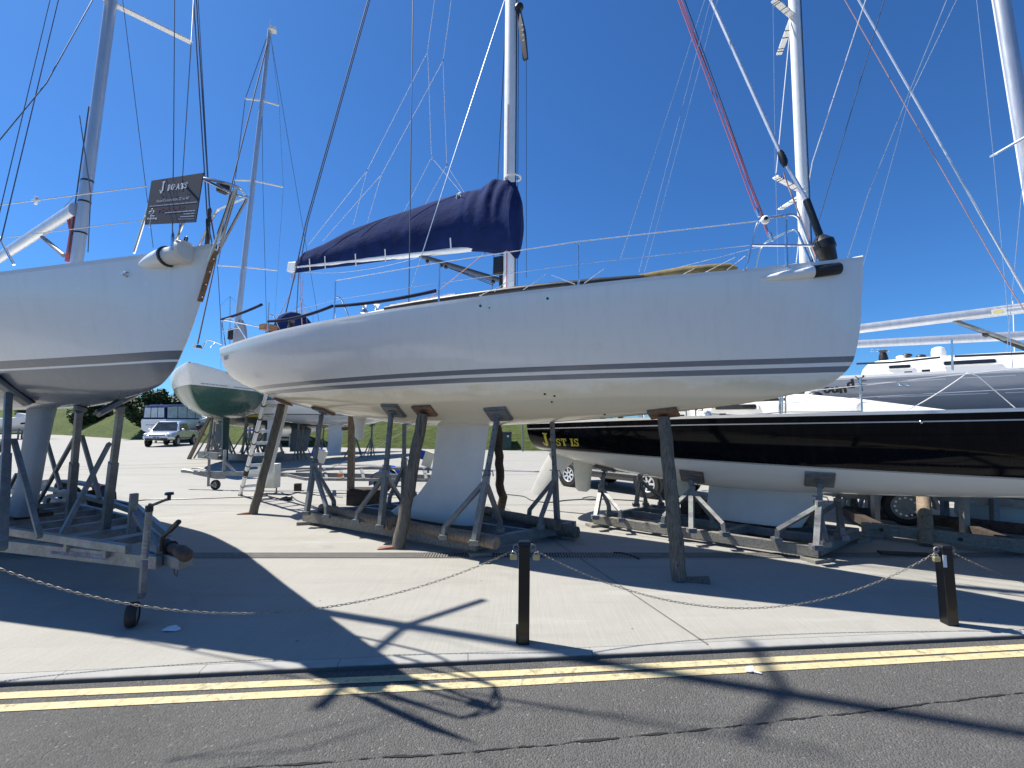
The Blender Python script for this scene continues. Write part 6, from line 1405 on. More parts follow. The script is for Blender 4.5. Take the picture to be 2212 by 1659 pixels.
# ================================================================ VEHICLES
def vehicle(name, label, cat, pos, rot, scale, paint, kind):
    t = thing(name, label, cat, pos, rot); t.scale = (scale,) * 3
    if kind == 'pickup': S_ = [(-2.65, .55, 1.0, .86, .80, .89), (-2.6, .45, 1.05, .88, .84, .90), (-1.0, .42, 1.08, .90, .88, .92), (-.86, .42, 1.08, .90, .88, .92), (1.0, .42, 1.08, .90, .88, .92), (1.4, .42, 1.06, .90, .86, .91), (2.2, .44, .98, .88, .78, .90), (2.5, .50, .88, .80, .70, .84), (2.62, .56, .78, .66, .62, .74)]
    else: S_ = [(-2.25, .50, .95, .70, .66, .80), (-2.15, .40, 1.05, .86, .82, .88), (-1.2, .36, 1.08, .90, .86, .91), (.9, .36, 1.06, .90, .86, .91), (1.5, .38, 1.0, .88, .80, .90), (2.05, .44, .88, .82, .68, .84), (2.2, .5, .74, .66, .6, .72)]
    rings = []
    for x, z0, z1, w0_, w1_, wm in S_:
        zm = z0 + (z1 - z0) * .55
        rings.append([Vector((x, s_ * w_, z)) for s_, w_, z in ((-1, w0_ * .93, z0), (-1, w0_, z0 + .08), (-1, wm, zm), (-1, w1_ * 1.02, z1 - .03), (-1, w1_ * .95, z1), (-1, w1_ * .5, z1 + .012), (1, w1_ * .5, z1 + .012), (1, w1_ * .95, z1), (1, w1_ * 1.02, z1 - .03), (1, wm, zm), (1, w0_, z0 + .08), (1, w0_ * .93, z0))])
    q = MB(); q.loft(rings); body = obj('body', q, paint, t, angle=30)
    # cabin
    if kind == 'pickup': Cb = [(-.98, 1.04, .86), (-.80, 1.68, .66), (-.55, 1.75, .64), (.35, 1.76, .66), (.72, 1.70, .66), (1.45, 1.06, .84)]
    else: Cb = [(-2.1, 1.04, .82), (-1.75, 1.62, .62), (-1.3, 1.72, .62), (.2, 1.72, .63), (.6, 1.65, .64), (1.5, 1.02, .80)]
    prof = [(x, z) for x, z, _ in Cb]
    rings = []
    zlo = 1.02
    for x, z, w_ in Cb:
        rings.append([Vector((x, -max(w_, .5) - .0, z)), Vector((x, -w_ * .86, z + .03)), Vector((x, w_ * .86, z + .03)), Vector((x, w_, z)), Vector((x, .88, zlo)), Vector((x, -.88, zlo))])
    q = MB(); q.loft(rings); obj('cabin', q, paint, t, angle=30)
    # glazing: side panes, windscreen, rear screen
    def side(poly, nm):
        for sg in (1, -1):
            P = []
            for x, z in poly:
                f = (z - zlo) / (1.75 - zlo); w_ = .885 + (.65 - .885) * f + .012; P.append(Vector((x, sg * w_, z)))
            q = MB(); q.prism(P, Vector((0, sg * .004, 0))); obj(nm, q, M['glass_dark'], t)
    if kind == 'pickup':
        side([(-.78, 1.10), (.20, 1.10), (.22, 1.60), (-.62, 1.62)], 'side_window'); side([(.28, 1.10), (1.10, 1.10), (.62, 1.58), (.30, 1.60)], 'side_window')
        ws = ((1.40, 1.10, .76), (.80, 1.68, .58))
    else:
        side([(-1.85, 1.12), (-1.15, 1.12), (-1.15, 1.58), (-1.62, 1.56)], 'side_window'); side([(-1.08, 1.1), (-.05, 1.1), (-.05, 1.6), (-1.08, 1.6)], 'side_window'); side([(.02, 1.1), (1.05, 1.1), (.5, 1.56), (.02, 1.6)], 'side_window')
        ws = ((1.42, 1.08, .74), (.68, 1.62, .56))
    (xa, za, wa), (xb, zb_, wb) = ws; off = Vector((.035, 0, .035))
    q = MB(); q.prism([Vector((xa, -wa, za)) + off, Vector((xa, wa, za)) + off, Vector((xb, wb, zb_)) + off, Vector((xb, -wb, zb_)) + off], Vector((.006, 0, .006))); obj('windscreen', q, M['glass_dark'], t)
    # wheels, arches
    for x in ((-1.5, 1.55) if kind == 'pickup' else (-1.35, 1.35)):
        for sg in (1, -1):
            c0 = Vector((x, sg * .80, .36)); q = MB(); q.cyl(Vector((x, sg * .86, .38)), Vector((x, sg * .925, .38)), .44, .43, 26); obj('wheel_arch', q, M['black'], t)
            q = MB(); tyre(q, c0 + Vector((0, sg * .04, 0)), Vector((0, 1, 0)), .36, .24, 26); o = obj('wheel', q, M['rubber'], t)
            q = MB(); fc = c0 + Vector((0, sg * .135, 0)); q.torus(fc, (0, 1, 0), .205, .022, 24, 6); q.cyl(fc - Vector((0, sg * .05, 0)), fc - Vector((0, sg * .02, 0)), .06, .06, 12)
            for k in range(5 if kind == 'pickup' else 7):
                a = 2 * math.pi * k / (5 if kind == 'pickup' else 7); q.beam(fc + Vector((.04 * math.cos(a), -sg * .015, .04 * math.sin(a))), fc + Vector((.21 * math.cos(a), 0, .21 * math.sin(a))), .05, .02, (0, 1, 0))
            obj('rim', q, M['alu'], o)
    # front, rear and side fittings
    fx = 2.60 if kind == 'pickup' else 2.18
    for sg in (1, -1):
        q = MB(); q.ball(Vector((fx - .14, sg * .66, .86 if kind == 'pickup' else .78)), .15, 12, 8, (.75, 1.1, .6)); obj('headlight', q, M['alu'], t)
        q = MB(); q.ball(Vector((1.0 if kind == 'pickup' else .95, sg * 1.02, 1.16)), .13, 10, 6, (.6, .8, .7)); obj('door_mirror', q, M['alu'] if kind == 'pickup' else paint, t)
        q = MB(); q.box((-2.62 if kind == 'pickup' else -2.2, sg * .76, .95), (.06, .16, .30)); obj('tail_light', q, M['red'], t)
        q = MB(); q.box((.1, sg * .922, .56), (2.2, .014, .05)); obj('side_trim', q, M['steel'] if kind != 'pickup' else M['black'], t)
        q = MB(); q.box((.0, sg * .915, .80), (.14, .02, .035)); obj('door_handle', q, M['steel'], t)
    q = MB(); q.box((fx - .01, 0, .80), (.05, .95, .16)); obj('grille', q, M['black'], t); q = MB(); q.box((fx + .02, 0, .55), (.05, 1.3, .12)); bp_ = obj('bumper_grille', q, M['black'], t)
    q = MB(); q.box((fx + .05, 0, .66), (.02, .52, .11)); pl_ = obj('number_plate', q, M['letter_white'], t); mb = greek(.40, .06, (4, 3)); mb.v = [Vector((fx + .0615, -.2 + v.x, .63 + v.y)) for v in mb.v]; obj('plate_lettering', mb, M['letter_black'], pl_, smooth=False)
    if kind == 'pickup': q = MB(); q.box((-1.78, 0, 1.095), (1.55, 1.6, .02)); obj('load_bed', q, M['black'], t)
    return t
M['silver'] = plain('silver_car_paint', (.60, .62, .64), .25, .55, .04, 2, .6); M['car_grey'] = plain('dark_grey_car_paint', (.045, .048, .055), .22, .5, .06, 2, .7)
tp_ = atY(372, 930, 34.4); vehicle('pickup_truck', 'silver double cab pickup facing the camera near the trees', 'pickup truck', (tp_.x, tp_.y, 0), R(-90 + 17), 1.0, M['silver'], 'pickup')
w_r, w_f = ground(1233, 1051), ground(1404, 1076); hd = (w_f - w_r).normalized(); sc_ = (w_f - w_r).length / 2.7; nn_ = Vector((-hd.y, hd.x, 0)); cpos = (w_r + w_f) / 2 + nn_ * .84 * sc_
vehicle('car', 'dark grey people carrier parked behind the stern of the black sloop', 'car', (cpos.x, cpos.y, 0), math.atan2(hd.y, hd.x), sc_, M['car_grey'], 'mpv')

# ================================================================ RIGHT BACKGROUND TRAILER AND TROLLEY
RT = thing('boat_trailer', 'grey boat trailer with round mudguard over a dark wheel, far right', 'trailer', ground(1950, 1134))
rw = ground(1957, 1134); rdir = Vector((.86, -.5, 0)); rn = Vector((-.5, -.86, 0)); c1 = Vector((rw.x, rw.y, .31))
q = MB(); tyre(q, c1, rn, .31, .20, 28); o = obj('wheel', q, M['rubber'], RT, world=True)
q = MB(); q.cyl(c1 - rn * .08, c1 + rn * .085, .19, .19, 24); q.torus(c1 + rn * .09, rn, .19, .018, 24, 6); r_ = obj('rim', q, M['galv_dark'], o, world=True)
q = MB()
for k in range(12): a = 2 * math.pi * k / 12; c2 = c1 + rn * .088 + (rdir * math.cos(a) + Vector((0, 0, math.sin(a)))) * .145; q.cyl(c2, c2 + rn * .006, .018, .018, 8)
obj('rim_slot', q, M['alu'], r_, world=True)
P = [c1 + rdir * math.cos(R(-5 + 190 * k / 14)) * .42 + Vector((0, 0, math.sin(R(-5 + 190 * k / 14)) * .40 + .02)) for k in range(15)]; P2 = [c1 + (p - c1) * .90 for p in reversed(P)]
q = MB(); q.prism([p - rn * .13 for p in P + P2], rn * .27); obj('mudguard', q, M['galv'], RT, world=True)
def rt(s_, off, z): return Vector((rw.x, rw.y, 0)) + rdir * s_ - rn * off + Vector((0, 0, z))
for a_, b_, w_ in ((rt(-2.2, .9, .62), rt(2.0, .2, .50), .09), (rt(-1.4, .2, .55), rt(2.2, .15, .42), .10), (rt(-1.4, .2, .45), rt(-.35, .2, .40), .08)): q = MB(); q.beam(a_, b_, w_, .12); obj('side_rail', q, M['galv'], RT, world=True)
for s_ in (-1.2, -.7, .6, 1.2): q = MB(); q.beam(rt(s_, .15, .5), rt(s_, 1.5, .5), .08, .08); obj('cross_member', q, M['galv_dark'], RT, world=True)
q = MB(); q.box(rt(-.95, .13, .52), (.14, .03, .10)); obj('reflector', q, M['orange'], RT, world=True); q = MB(); q.box(rt(-1.45, .12, .42), (.22, .05, .14)); obj('light_board', q, M['cream'], RT, world=True)
TR = thing('launching_trolley', 'red tubed trolley far behind the black sloop keel', 'trolley', ground(1822, 1100)); tr_ = lambda x, y: atY(x, y, 9.6)
q = MB()
for L in (((1806, 1098), (1840, 1098)), ((1808, 1064), (1812, 1098)), ((1826, 1064), (1822, 1098)), ((1806, 1076), (1836, 1064))): q.tube([tr_(*p) for p in L], .022, 8)
obj('frame', q, M['red'], TR, world=True)
q = MB(); tyre(q, tr_(1838, 1100), Vector((.3, 1, 0)), .11, .08, 16); obj('wheel', q, M['rubber'], TR, world=True)
for i, (x, y0, y1) in enumerate(((1838, 1075, 1118), (1876, 1070, 1110), (1906, 1070, 1102), (1922, 1070, 1108))):
    f0 = ground(x, y1, 0); t = thing('boat_stand', 'dark steel stand far under the black sloop at right, %s' % ('nearest the red trolley', 'second from the red trolley', 'third from the red trolley', 'closest to the trailer wheel')[i], 'boat stand', f0, 0, 'dark stands far right')
    q = MB(); q.beam(f0, atY(x, 1000, f0.y), .08, .08, (1, 0, 0)); q.beam(atY(x, 1040, f0.y), f0 + Vector((-.3, -.1, 0)), .05, .05); q.beam(atY(x, 1040, f0.y), f0 + Vector((.3, .2, 0)), .05, .05); obj('post', q, M['galv_dark'], t, world=True)

# ================================================================ FAR YACHTS
def far_yacht(label, O, yaw, sc, z0, bands, name='sailing_yacht', keelm='keel_white'):
    s_ = lambda T, k=sc, a=0.0: [(x * sc, v * k + a) for x, v in T]
    b = Boat(name, label, O, yaw, s_([(-4.6, 1.1), (-3.5, 1.45), (-2, 1.68), (-0.5, 1.74), (0.8, 1.66), (1.8, 1.45), (2.8, 1.15), (3.7, 0.82), (4.4, 0.50), (4.9, 0.22), (5.1, 0.10), (5.2, 0.02)]),
             s_([(-4.6, 1.30), (0, 1.28), (3, 1.40), (5.2, 1.62)], sc, z0), s_([(-4.6, .55), (-3.5, .25), (-2, .08), (0, 0), (1.5, 0), (2.7, .06), (3.7, .22), (4.3, .45), (4.7, .70), (5.0, 1.1), (5.2, 1.615)], sc, z0), [(-5, 2.3), (0, 2.1), (5.2, 1.4)], .1)
    b.hull(hull_mat(label[:12] + '_hull', bands, .25), ns=36, nu=14); b.deck(M['deck'], .05)
    q = MB(); foil(q, [(.12, -.5 * sc, .45 * sc, .14), (.35, -.5 * sc, .5 * sc, .10), (z0 + .1, -.45 * sc, .7 * sc, .10)]); obj('keel', q, M[keelm], b.root)
    q = MB(); foil(q, [(.7, -4.3 * sc, -3.9 * sc, .03), (z0 + .35 * sc, -4.3 * sc, -3.7 * sc, .06)]); obj('rudder', q, M[keelm], b.root)
    return b
M['green_keel'] = plain('green_keel_paint', (.05, .10, .085), .6, 0, .15, 3)
GR = far_yacht('white yacht with green bottom seen bow on, beyond the stern of the large white sloop', (-12.15, 19.8), 70, 1.06, 1.86, [(0, (.045, .115, .085)), (2.90, wt)], keelm='green_keel')
for x0_, n_ in ((3.9, 9), (2.5, 12)):
    mb = greek(1.1, .035, [1 + (k * 7 % 3) for k in range(n_)]); mb.v = [Vector((x0_ + v.x, GR.half(x0_ + v.x, 3.0) + .006, 2.955 + v.y)) for v in mb.v]; obj('small_print', mb, M['letter_grey'], GR.root, smooth=False)
mb = MB(); k_ = 24
for k in range(k_): a0, a1 = 1.2 + 3.0 * k / k_, 1.2 + 3.0 * (k + 1) / k_; mb.add([(a0, GR.half(a0, 3.42) + .006, 3.40), (a1, GR.half(a1, 3.42) + .006, 3.40), (a1, GR.half(a1, 3.42) + .006, 3.425), (a0, GR.half(a0, 3.42) + .006, 3.425)], [(0, 1, 2, 3)])
obj('hull_stripe', mb, M['letter_grey'], GR.root, smooth=False)
wp = lambda x, y, Y: GR.Mi @ atY(x, y, Y)
m0g, m1g = wp(508, 745, 20.5), wp(583, 62, 20.5); q = MB(); ell(q, m0g, m1g, .13, .13, 14, .62); mg = obj('mast', q, M['mast_alu'], GR.root)
q = MB(); q.box(m1g + GR.Mi.to_3x3() @ Vector((.15, 0, -.05)), (.3, .3, .15)); q.cyl(m1g, m1g + Vector((0, 0, .5)), .012, .012, 6); obj('masthead_unit', q, M['mast_white'], mg)
for (xa, ya), (xb, yb), (xc, yc) in (((530, 213), (566, 217), (603, 228)), ((508, 389), (546, 390), (612, 404)), ((470, 573), (520, 576), (600, 584))):
    for p in ((xa, ya), (xc, yc)): q = MB(); q.beam(wp(xb, yb, 20.5), wp(*p, 20.5), .09, .05); obj('spreader', q, M['mast_white'], mg)
def fw(name, pts, r, m='wire_dark', b=GR): q = MB(); q.tube([wp(*p) for p in pts], r, 6); return obj(name, q, M[m], GR.root)
fw('forestay', [(427, 742, 15.2), (460, 590, 17), (500, 400, 18.7), (577, 95, 20.4)], .026); fw('shroud', [(480, 745, 20.4), (470, 573, 20.5), (508, 389, 20.5), (530, 213, 20.5), (577, 80, 20.5)], .014)
fw('shroud', [(590, 745, 20.6), (600, 584, 20.5), (612, 404, 20.5), (603, 228, 20.5), (585, 80, 20.5)], .012, 'wire'); fw('shroud', [(520, 745, 20.6), (523, 576, 20.5)], .01); fw('shroud', [(577, 745, 20.6), (568, 400, 20.5), (566, 225, 20.5)], .01)
fw('backstay', [(700, 760, 26), (583, 70, 20.6)], .012)
q = MB(); pts = [(505, 720), (520, 690), (527, 706), (530, 738), (505, 742)]; q.prism([wp(x, y, 20.3) for x, y in pts], GR.Mi.to_3x3() @ Vector((0, .2, 0))); obj('furled_sail', q, plain('grey_sail_cover', (.30, .31, .34), .8, 0, .1, 6), GR.root)
for pts in ([(440, 748, 15.3), (447, 733, 15.2), (462, 737, 15.6), (478, 744, 16.2)], [(455, 750, 15.5), (466, 738, 15.8)]): 
    q = MB(); q.tube([wp(*p) for p in pts], .02, 6); obj('pulpit', q, M['steel'], GR.root)
q = MB(); q.tube([wp(427, 745, 15.1), wp(426, 752, 15.1)], [.10, .16], 8); obj('anchor_roller', q, M['galv_dark'], GR.root)
WF = far_yacht('white yacht seen stern on, far beyond the middle cradle', (-8.6, 22.6), -62, .82, 1.55, [(0, (.70, .71, .71)), (2.0, (.12, .13, .15)), (2.05, wt)])
NF = far_yacht('navy yacht with a yellow waterline, far left of the white stern on yacht', (-11.6, 25.4), -35, .9, 1.30, [(0, (.05, .075, .07)), (1.95, (.72, .52, .05)), (2.12, (.010, .012, .03))], keelm='keel_grey')

# steel stands: one built, then copied round the far yachts
SB = ground(447, 990)
sp0 = thing('boat_stand', 'grey steel stand at the bow of the green bottomed yacht', 'boat stand', tuple(SB), 0, 'steel stands under the far yachts')
base = SB.copy(); q = MB(); q.beam(base + Vector((0, 0, 0)), base + Vector((.12, .05, 1.95)), .085, .085, (1, 0, 0)); obj('support_post', q, M['galv_paint'], sp0, world=True)
for dx, dy in ((-.55, -.1), (.55, .1), (.1, .6)): q = MB(); q.beam(base + Vector((.07, .03, 1.25)), base + Vector((dx, dy, 0)), .055, .055); obj('brace', q, M['galv_paint'], sp0, world=True)
q = MB(); q.box(base + Vector((.13, .05, 1.98)), (.34, .26, .05), Matrix.Rotation(-.4, 3, 'Y')); obj('pad_plate', q, M['ply'], sp0, world=True)
spots = [(*ground(466, 984)[:2], 'just left of the green bottomed yacht keel'), (*ground(482, 991)[:2], 'in front of the green bottomed yacht keel'), (*ground(522, 989)[:2], 'just right of the green bottomed yacht keel'), (*ground(543, 985)[:2], 'second right of the green bottomed yacht keel'), (*ground(568, 984)[:2], 'behind the ladder under the green bottomed yacht'), (*ground(590, 979)[:2], 'under the stern of the green bottomed yacht'), (*ground(456, 979)[:2], 'second row, leftmost under the green bottomed yacht'), (*ground(474, 977)[:2], 'second row, left of the green bottomed yacht keel'), (*ground(534, 978)[:2], 'second row, right of the green bottomed yacht keel'), (*ground(556, 977)[:2], 'second row, behind the ladder')]
for x, y, lab in spots: copy_tree(sp0, (x, y, 0), rnd.uniform(-.6, .6), 'grey steel stand ' + lab)
for x, y, lab, k in ((-9.9, 21.6, 'left of the white stern on yacht keel', .84), (-9.3, 22.2, 'just left of the white stern on yacht keel', .80), (-7.6, 22.4, 'just right of the white stern on yacht keel', .84), (-7.0, 23.2, 'right of the white stern on yacht keel', .78), (-12.6, 24.0, 'under the yellow striped navy yacht, left', .72), (-11.0, 24.4, 'under the yellow striped navy yacht, middle', .72), (-10.2, 25.0, 'under the yellow striped navy yacht, right', .72)):
    copy_tree(sp0, (x, y, 0), rnd.uniform(-2, 2), 'grey steel stand ' + lab, None, (k, k, k))
CF, Af, Bf, df, sf = cradle('boat_cradle', 'low grey base frame on the ground under the green bottomed yacht', (430, 989), (575, 1001), (640, 985), 3.0)
q = MB(); q.beam(Af + Vector((0, 0, .16)), Bf + Vector((0, 0, .16)), .14, .30); obj('rail', q, M['galv_paint'], CF, world=True); q = MB(); q.beam(Bf + Vector((0, .1, .16)), Bf + Vector((-.8, 3, .16)), .14, .30); obj('rail', q, M['galv_paint'], CF, world=True); q = MB(); q.beam(Af + Vector((0, .1, .16)), Af + Vector((-.6, 3, .16)), .14, .30); obj('rail', q, M['galv_paint'], CF, world=True)
f0 = ground(408, 972); t = thing('wooden_prop', 'reddish timber prop leaning at the bow of the green bottomed yacht', 'prop', f0, 0, 'wooden props against the hulls'); tpt = atY(438, 890, f0.y - 8); f0 = ground(408, 992); q = MB(); q.beam(f0, f0 + Vector((.95, .0, 2.15)), .13, .13, (1, 0, 0)); obj('pole', q, M['wood_pole'], t, world=True)

# motor cruiser behind the pickup and a low motor boat at far left
def motorboat(label, pos, rot, sc, canopy, bottom, lettering=False):
    t = thing('motor_boat', label, 'motor boat', pos, rot); t.scale = (sc,) * 3
    rings = []
    for x, hw, zb_, zs in ((-3, 1.15, .75, 1.75), (-1.5, 1.25, .70, 1.85), (0.5, 1.22, .72, 2.0), (2.0, .9, .85, 2.2), (3.0, .45, 1.2, 2.35), (3.5, .04, 1.9, 2.42)):
        rings.append([Vector((x, -hw, zs)), Vector((x, -hw * .95, zb_ + (zs - zb_) * .45)), Vector((x, -hw * .8, zb_ + (zs - zb_) * .3)), Vector((x, 0, zb_)), Vector((x, hw * .8, zb_ + (zs - zb_) * .3)), Vector((x, hw * .95, zb_ + (zs - zb_) * .45)), Vector((x, hw, zs)), Vector((x, hw * .5, zs + .05)), Vector((x, -hw * .5, zs + .05))])
    q = MB(); q.loft(rings); h_ = obj('hull', q, M['white'], t)
    q = MB()
    for x0_, x1_, w0_, w1_, z0_, z1_ in ((-2.9, 1.9, 1.16, 1.0, 1.15, 1.30),):
        for sg in (1, -1): q.add([(x0_, sg * w0_ * 1.04, z0_), (x1_, sg * w1_ * .96, z0_ + .3), (x1_, sg * w1_ * .97, z1_ + .3), (x0_, sg * w0_ * 1.05, z1_)], [(0, 1, 2, 3)])
    obj('hull_stripe', q, bottom, t)
    q = MB(); q.loft([[Vector((1.0, y, z)) for y, z in ((-1, 2.0), (1, 2.0), (.8, 2.5), (-.8, 2.5))], [Vector((2.4, y, z)) for y, z in ((-.7, 2.15), (.7, 2.15), (.4, 2.35), (-.4, 2.35))]]); obj('foredeck', q, M['white'], t)
    if canopy:
        q = MB(); rr_ = []
        for x, hw, z1_ in ((-2.95, 1.0, 3.15), (-2.6, 1.06, 3.33), (-.8, 1.06, 3.40), (.3, .96, 3.28), (1.5, .78, 2.35)): rr_.append([Vector((x, -1.10, 1.9)), Vector((x, -hw, z1_ - .10)), Vector((x, -hw * .7, z1_)), Vector((x, hw * .7, z1_)), Vector((x, hw, z1_ - .10)), Vector((x, 1.10, 1.9))])
        q.loft(rr_); cv = obj('canopy', q, M['navy'], t)
        pane = plain('clear_canopy_panel', (.50, .55, .56), .12, 0, .25, 2, .4)
        for a_, b_, za_, zb2 in ((-2.8, -1.75, 3.12, 3.2), (-1.68, -.72, 3.2, 3.24), (-.65, .25, 3.24, 3.14), (.32, 1.15, 3.05, 2.45)):
            for sg in (1, -1): q = MB(); q.add([(a_, sg * 1.115, 2.16), (b_, sg * 1.115, 2.16), (b_, sg * (1.075 if b_ < 1 else 1.0), zb2), (a_, sg * 1.075, za_)], [(0, 1, 2, 3)]); obj('window', q, pane, cv)
        for a_, b_ in ((-.96, -.36), (-.3, .3), (.36, .96)): q = MB(); q.add([(-2.975, a_, 2.2), (-2.975, b_, 2.2), (-2.975, b_ * .95, 3.05), (-2.975, a_ * .95, 3.05)], [(0, 1, 2, 3)]); obj('window', q, pane, cv)
        q = MB(); q.loft([[Vector((x, y, z)) for y, z in ((-1.2, 1.75), (1.2, 1.75), (1.13, 2.05), (-1.13, 2.05))] for x in (-3.0, 1.6)]); obj('coaming', q, M['white'], t)
    if lettering:
        mb = greek(1.4, .10, (3, 1, 4, 2, 5)); mb.v = [Vector((-3.012, .7 - v.x, 1.5 + v.y)) for v in mb.v]; obj('small_print', mb, M['letter_grey'], t, smooth=False)
    for x in (-2, 1.2):
        for sg in (1, -1): q = MB(); q.beam((x, sg * .6, 0), (x, sg * .6, 1.0), .12, .12, (1, 0, 0)); obj('trailer_leg', q, M['galv_dark'], t)
    q = MB(); q.box((-.4, 0, .55), (5.5, .9, .15)); obj('trailer_frame', q, M['galv_dark'], t)
    return t
p = atY(392, 915, 41); motorboat('white motor cruiser with navy canopy and clear windows, behind the silver pickup', (p.x, p.y, 0), R(84), .95, True, M['letter_grey'], True)
p = atY(5, 930, 46); motorboat('low white motor boat with dark stripe at the far left edge', (p.x, p.y, 0), R(35), 1.05, False, M['navy_sleeve'])
p = atY(615, 930, 33); motorboat('white motor boat with blue stripe, behind the green bottomed yacht', (p.x, p.y, 0), R(-20), .9, False, M['blue_plastic'])
gb0 = ground(48, 1060); t = thing('grey_beam', 'pale grey beam lying on the yard at the far left, behind the trailer', 'beam', gb0); q = MB(); q.beam(ground(-40, 1060) + Vector((0, 0, .13)), ground(97, 1059) + Vector((0, 0, .13)), .2, .26); obj('beam', q, M['galv'], t, world=True, bevel=.01)
bb = ground(1093, 972); t = thing('litter_bin', 'dark green square bin at the foot of the grass bank', 'bin', bb); q = MB(); q.box(bb + Vector((0, 0, .52)), (.68, .6, 1.04)); obj('bin_body', q, plain('green_bin', (.010, .045, .035), .5), t, world=True, bevel=.03); q = MB(); q.box(bb + Vector((0, 0, 1.07)), (.74, .66, .06)); obj('lid', q, M['black'], t, world=True, bevel=.015); q = MB(); q.box(bb + Vector((.12, -.305, .85)), (.1, .01, .1)); obj('sticker', q, M['letter_white'], t, world=True)
for (x, y, h_), lab in (((1129, 975, 2.3), 'thin dark post on the grass edge beside the black sloop stern'), ((2400, 985, 2.3), 'thin dark post on the grass edge out to the right')): 
    f0 = ground(x, y); t = thing('fence_post', lab, 'post', f0); q = MB(); q.cyl(f0, f0 + Vector((0, 0, h_)), .05, .045, 10); obj('post', q, M['galv_dark'], t, world=True)
# distant bare masts of yachts beyond the bank
for x, ytop, Y, lab in ((652, 655, 60, 'thin distant mast with crosstree, above the round wheel cover'), (497, 640, 70, 'thin distant mast with crosstree, left of the green bottomed yacht mast'), (2196, 650, 60, 'thin distant white mast at the far right above the boom')):
    f0 = atY(x, 912, Y); f0.z = 0; tp2 = atY(x - (8 if x > 2000 else 0), ytop, Y); t = thing('distant_mast', lab, 'mast', f0, 0, 'distant masts'); q = MB(); q.tube([f0, tp2], [.10, .06], 8); obj('pole', q, M['mast_white'] if x > 2000 else M['mast_alu'], t, world=True)
    zc = f0 + (tp2 - f0) * .93; q = MB(); q.beam(zc - Vector((1.5 if x < 2000 else .4, 0, 0)), zc + Vector((1.5 if x < 2000 else .4, 0, 0)), .07, .07); obj('spreader', q, M['mast_white'], t, world=True)
    if x < 2000:
        for sg in (-1, 1): q = MB(); q.tube([tp2, zc + Vector((sg * 1.5, 0, 0)), f0 + Vector((sg * 1.3, 0, 2))], .018, 5); obj('shroud', q, M['wire_dark'], t, world=True)

# ================================================================ TREES ON THE BANK
def leaf_mat(name, c):
    t = NT(name); t.set(.6, 0, .3); f = t.noise(t.coords('Object'), .9, 3); g = t.noise(t.coords('Object'), 9, 2)
    t.base(t.mix(.4, t.ramp(f, [(.3, tuple(x * .6 for x in c)), (.7, tuple(x * 1.5 for x in c))]), t.ramp(g, [(.3, tuple(x * .5 for x in c)), (.7, tuple(x * 1.7 for x in c))])))
    return t.m
M['leaf'] = leaf_mat('dark_green_leaves', (.026, .050, .016)); M['leaf2'] = leaf_mat('green_leaves', (.045, .075, .022)); M['bark'] = wood('bark', (.06, .045, .035), (.12, .095, .07))
def tree(label, pos, H_, spread, leaf, seed, n=2600, ls=.16, low=.18, nlow=3):
    r = random.Random(seed); t = thing('tree', label, 'tree', pos, 0, 'trees on the grass bank'); q = MB(); ends = []
    def branch(p, d, L_, rad, lev):
        pts = [p]; dd_ = d.copy()
        for k in range(4): dd_ = (dd_ + Vector((r.uniform(-.25, .25), r.uniform(-.25, .25), r.uniform(-.05, .2)))).normalized(); pts.append(pts[-1] + dd_ * L_ / 4)
        q.tube(pts, [rad * (1 - .13 * k) for k in range(5)], 6 if lev else 9)
        if lev >= 2: ends.extend(pts[1:]); return
        if lev >= 1: ends.extend(pts[2:])
        for k in range(5 if lev == 0 else 4):
            a = r.uniform(0, 6.28); e = r.uniform(.25, .95); nd = (dd_ * e + Vector((math.cos(a), math.sin(a), r.uniform(.0, .5))) * spread).normalized(); branch(pts[r.choice((1, 2, 3, 4)) if lev == 0 else r.choice((2, 3, 4))], nd, L_ * r.uniform(.55, .8), rad * .55, lev + 1)
    P0 = Vector(pos); branch(P0 - Vector((0, 0, .3)), Vector((0, 0, 1)), H_ * .42, H_ * .022, 0); 
    for k in range(nlow): a = r.uniform(0, 6.28); branch(P0 + Vector((0, 0, H_ * low * r.uniform(.5, 1.4))), Vector((math.cos(a), math.sin(a), .45)).normalized(), H_ * .36, H_ * .012, 1)
    obj('trunk', q, M['bark'], t, world=True)
    q = MB(); cl = []
    for e in ends:
        for _ in range(r.choice((1, 2, 2, 3))): cl.append((e + Vector((r.gauss(0, .28), r.gauss(0, .28), r.gauss(0, .22))) * H_ * .09, r.uniform(.05, .12) * H_))
    for i in range(n * 3):
        c0, cr_ = r.choice(cl); v = Vector((r.gauss(0, 1), r.gauss(0, 1), r.gauss(0, .8))); v = v.normalized() * cr_ * r.random() ** .4; p = c0 + v
        a_ = Vector((r.gauss(0, 1), r.gauss(0, 1), r.gauss(0, .6))).normalized(); b_ = a_.orthogonal().normalized(); s_ = ls * r.uniform(.5, 1.2)
        q.add([p - a_ * s_, p + b_ * s_ * .5, p + a_ * s_, p - b_ * s_ * .5], [(0, 1, 2, 3)])
    obj('crown', q, leaf, t, world=True, smooth=False); return t
def bank_z(x, y): return 0.0
p = atY(285, 942, 46.5); tree('large dark bushy tree on the bank behind the silver pickup', (p.x, p.y + 2, .6), 6.3, 1.15, M['leaf'], 11, 8000, .20, .13, 9)
p = atY(372, 942, 47); tree('taller open tree on the bank right of the dark bushy tree', (p.x, p.y + 4, 1.2), 5.6, .95, M['leaf'], 23, 3600, .17, .2, 5)
p = atY(140, 935, 60); tree('dark round tree on the bank left of the trailered sloop keel', (p.x, p.y + 3, .8), 5.6, 1.1, M['leaf'], 5, 5000, .20, .13, 6)
p = atY(35, 935, 75); tree('small bushy tree on the bank behind the low motor boat', (p.x, p.y + 3, .8), 6, 1.0, M['leaf2'], 9, 2000, .22)

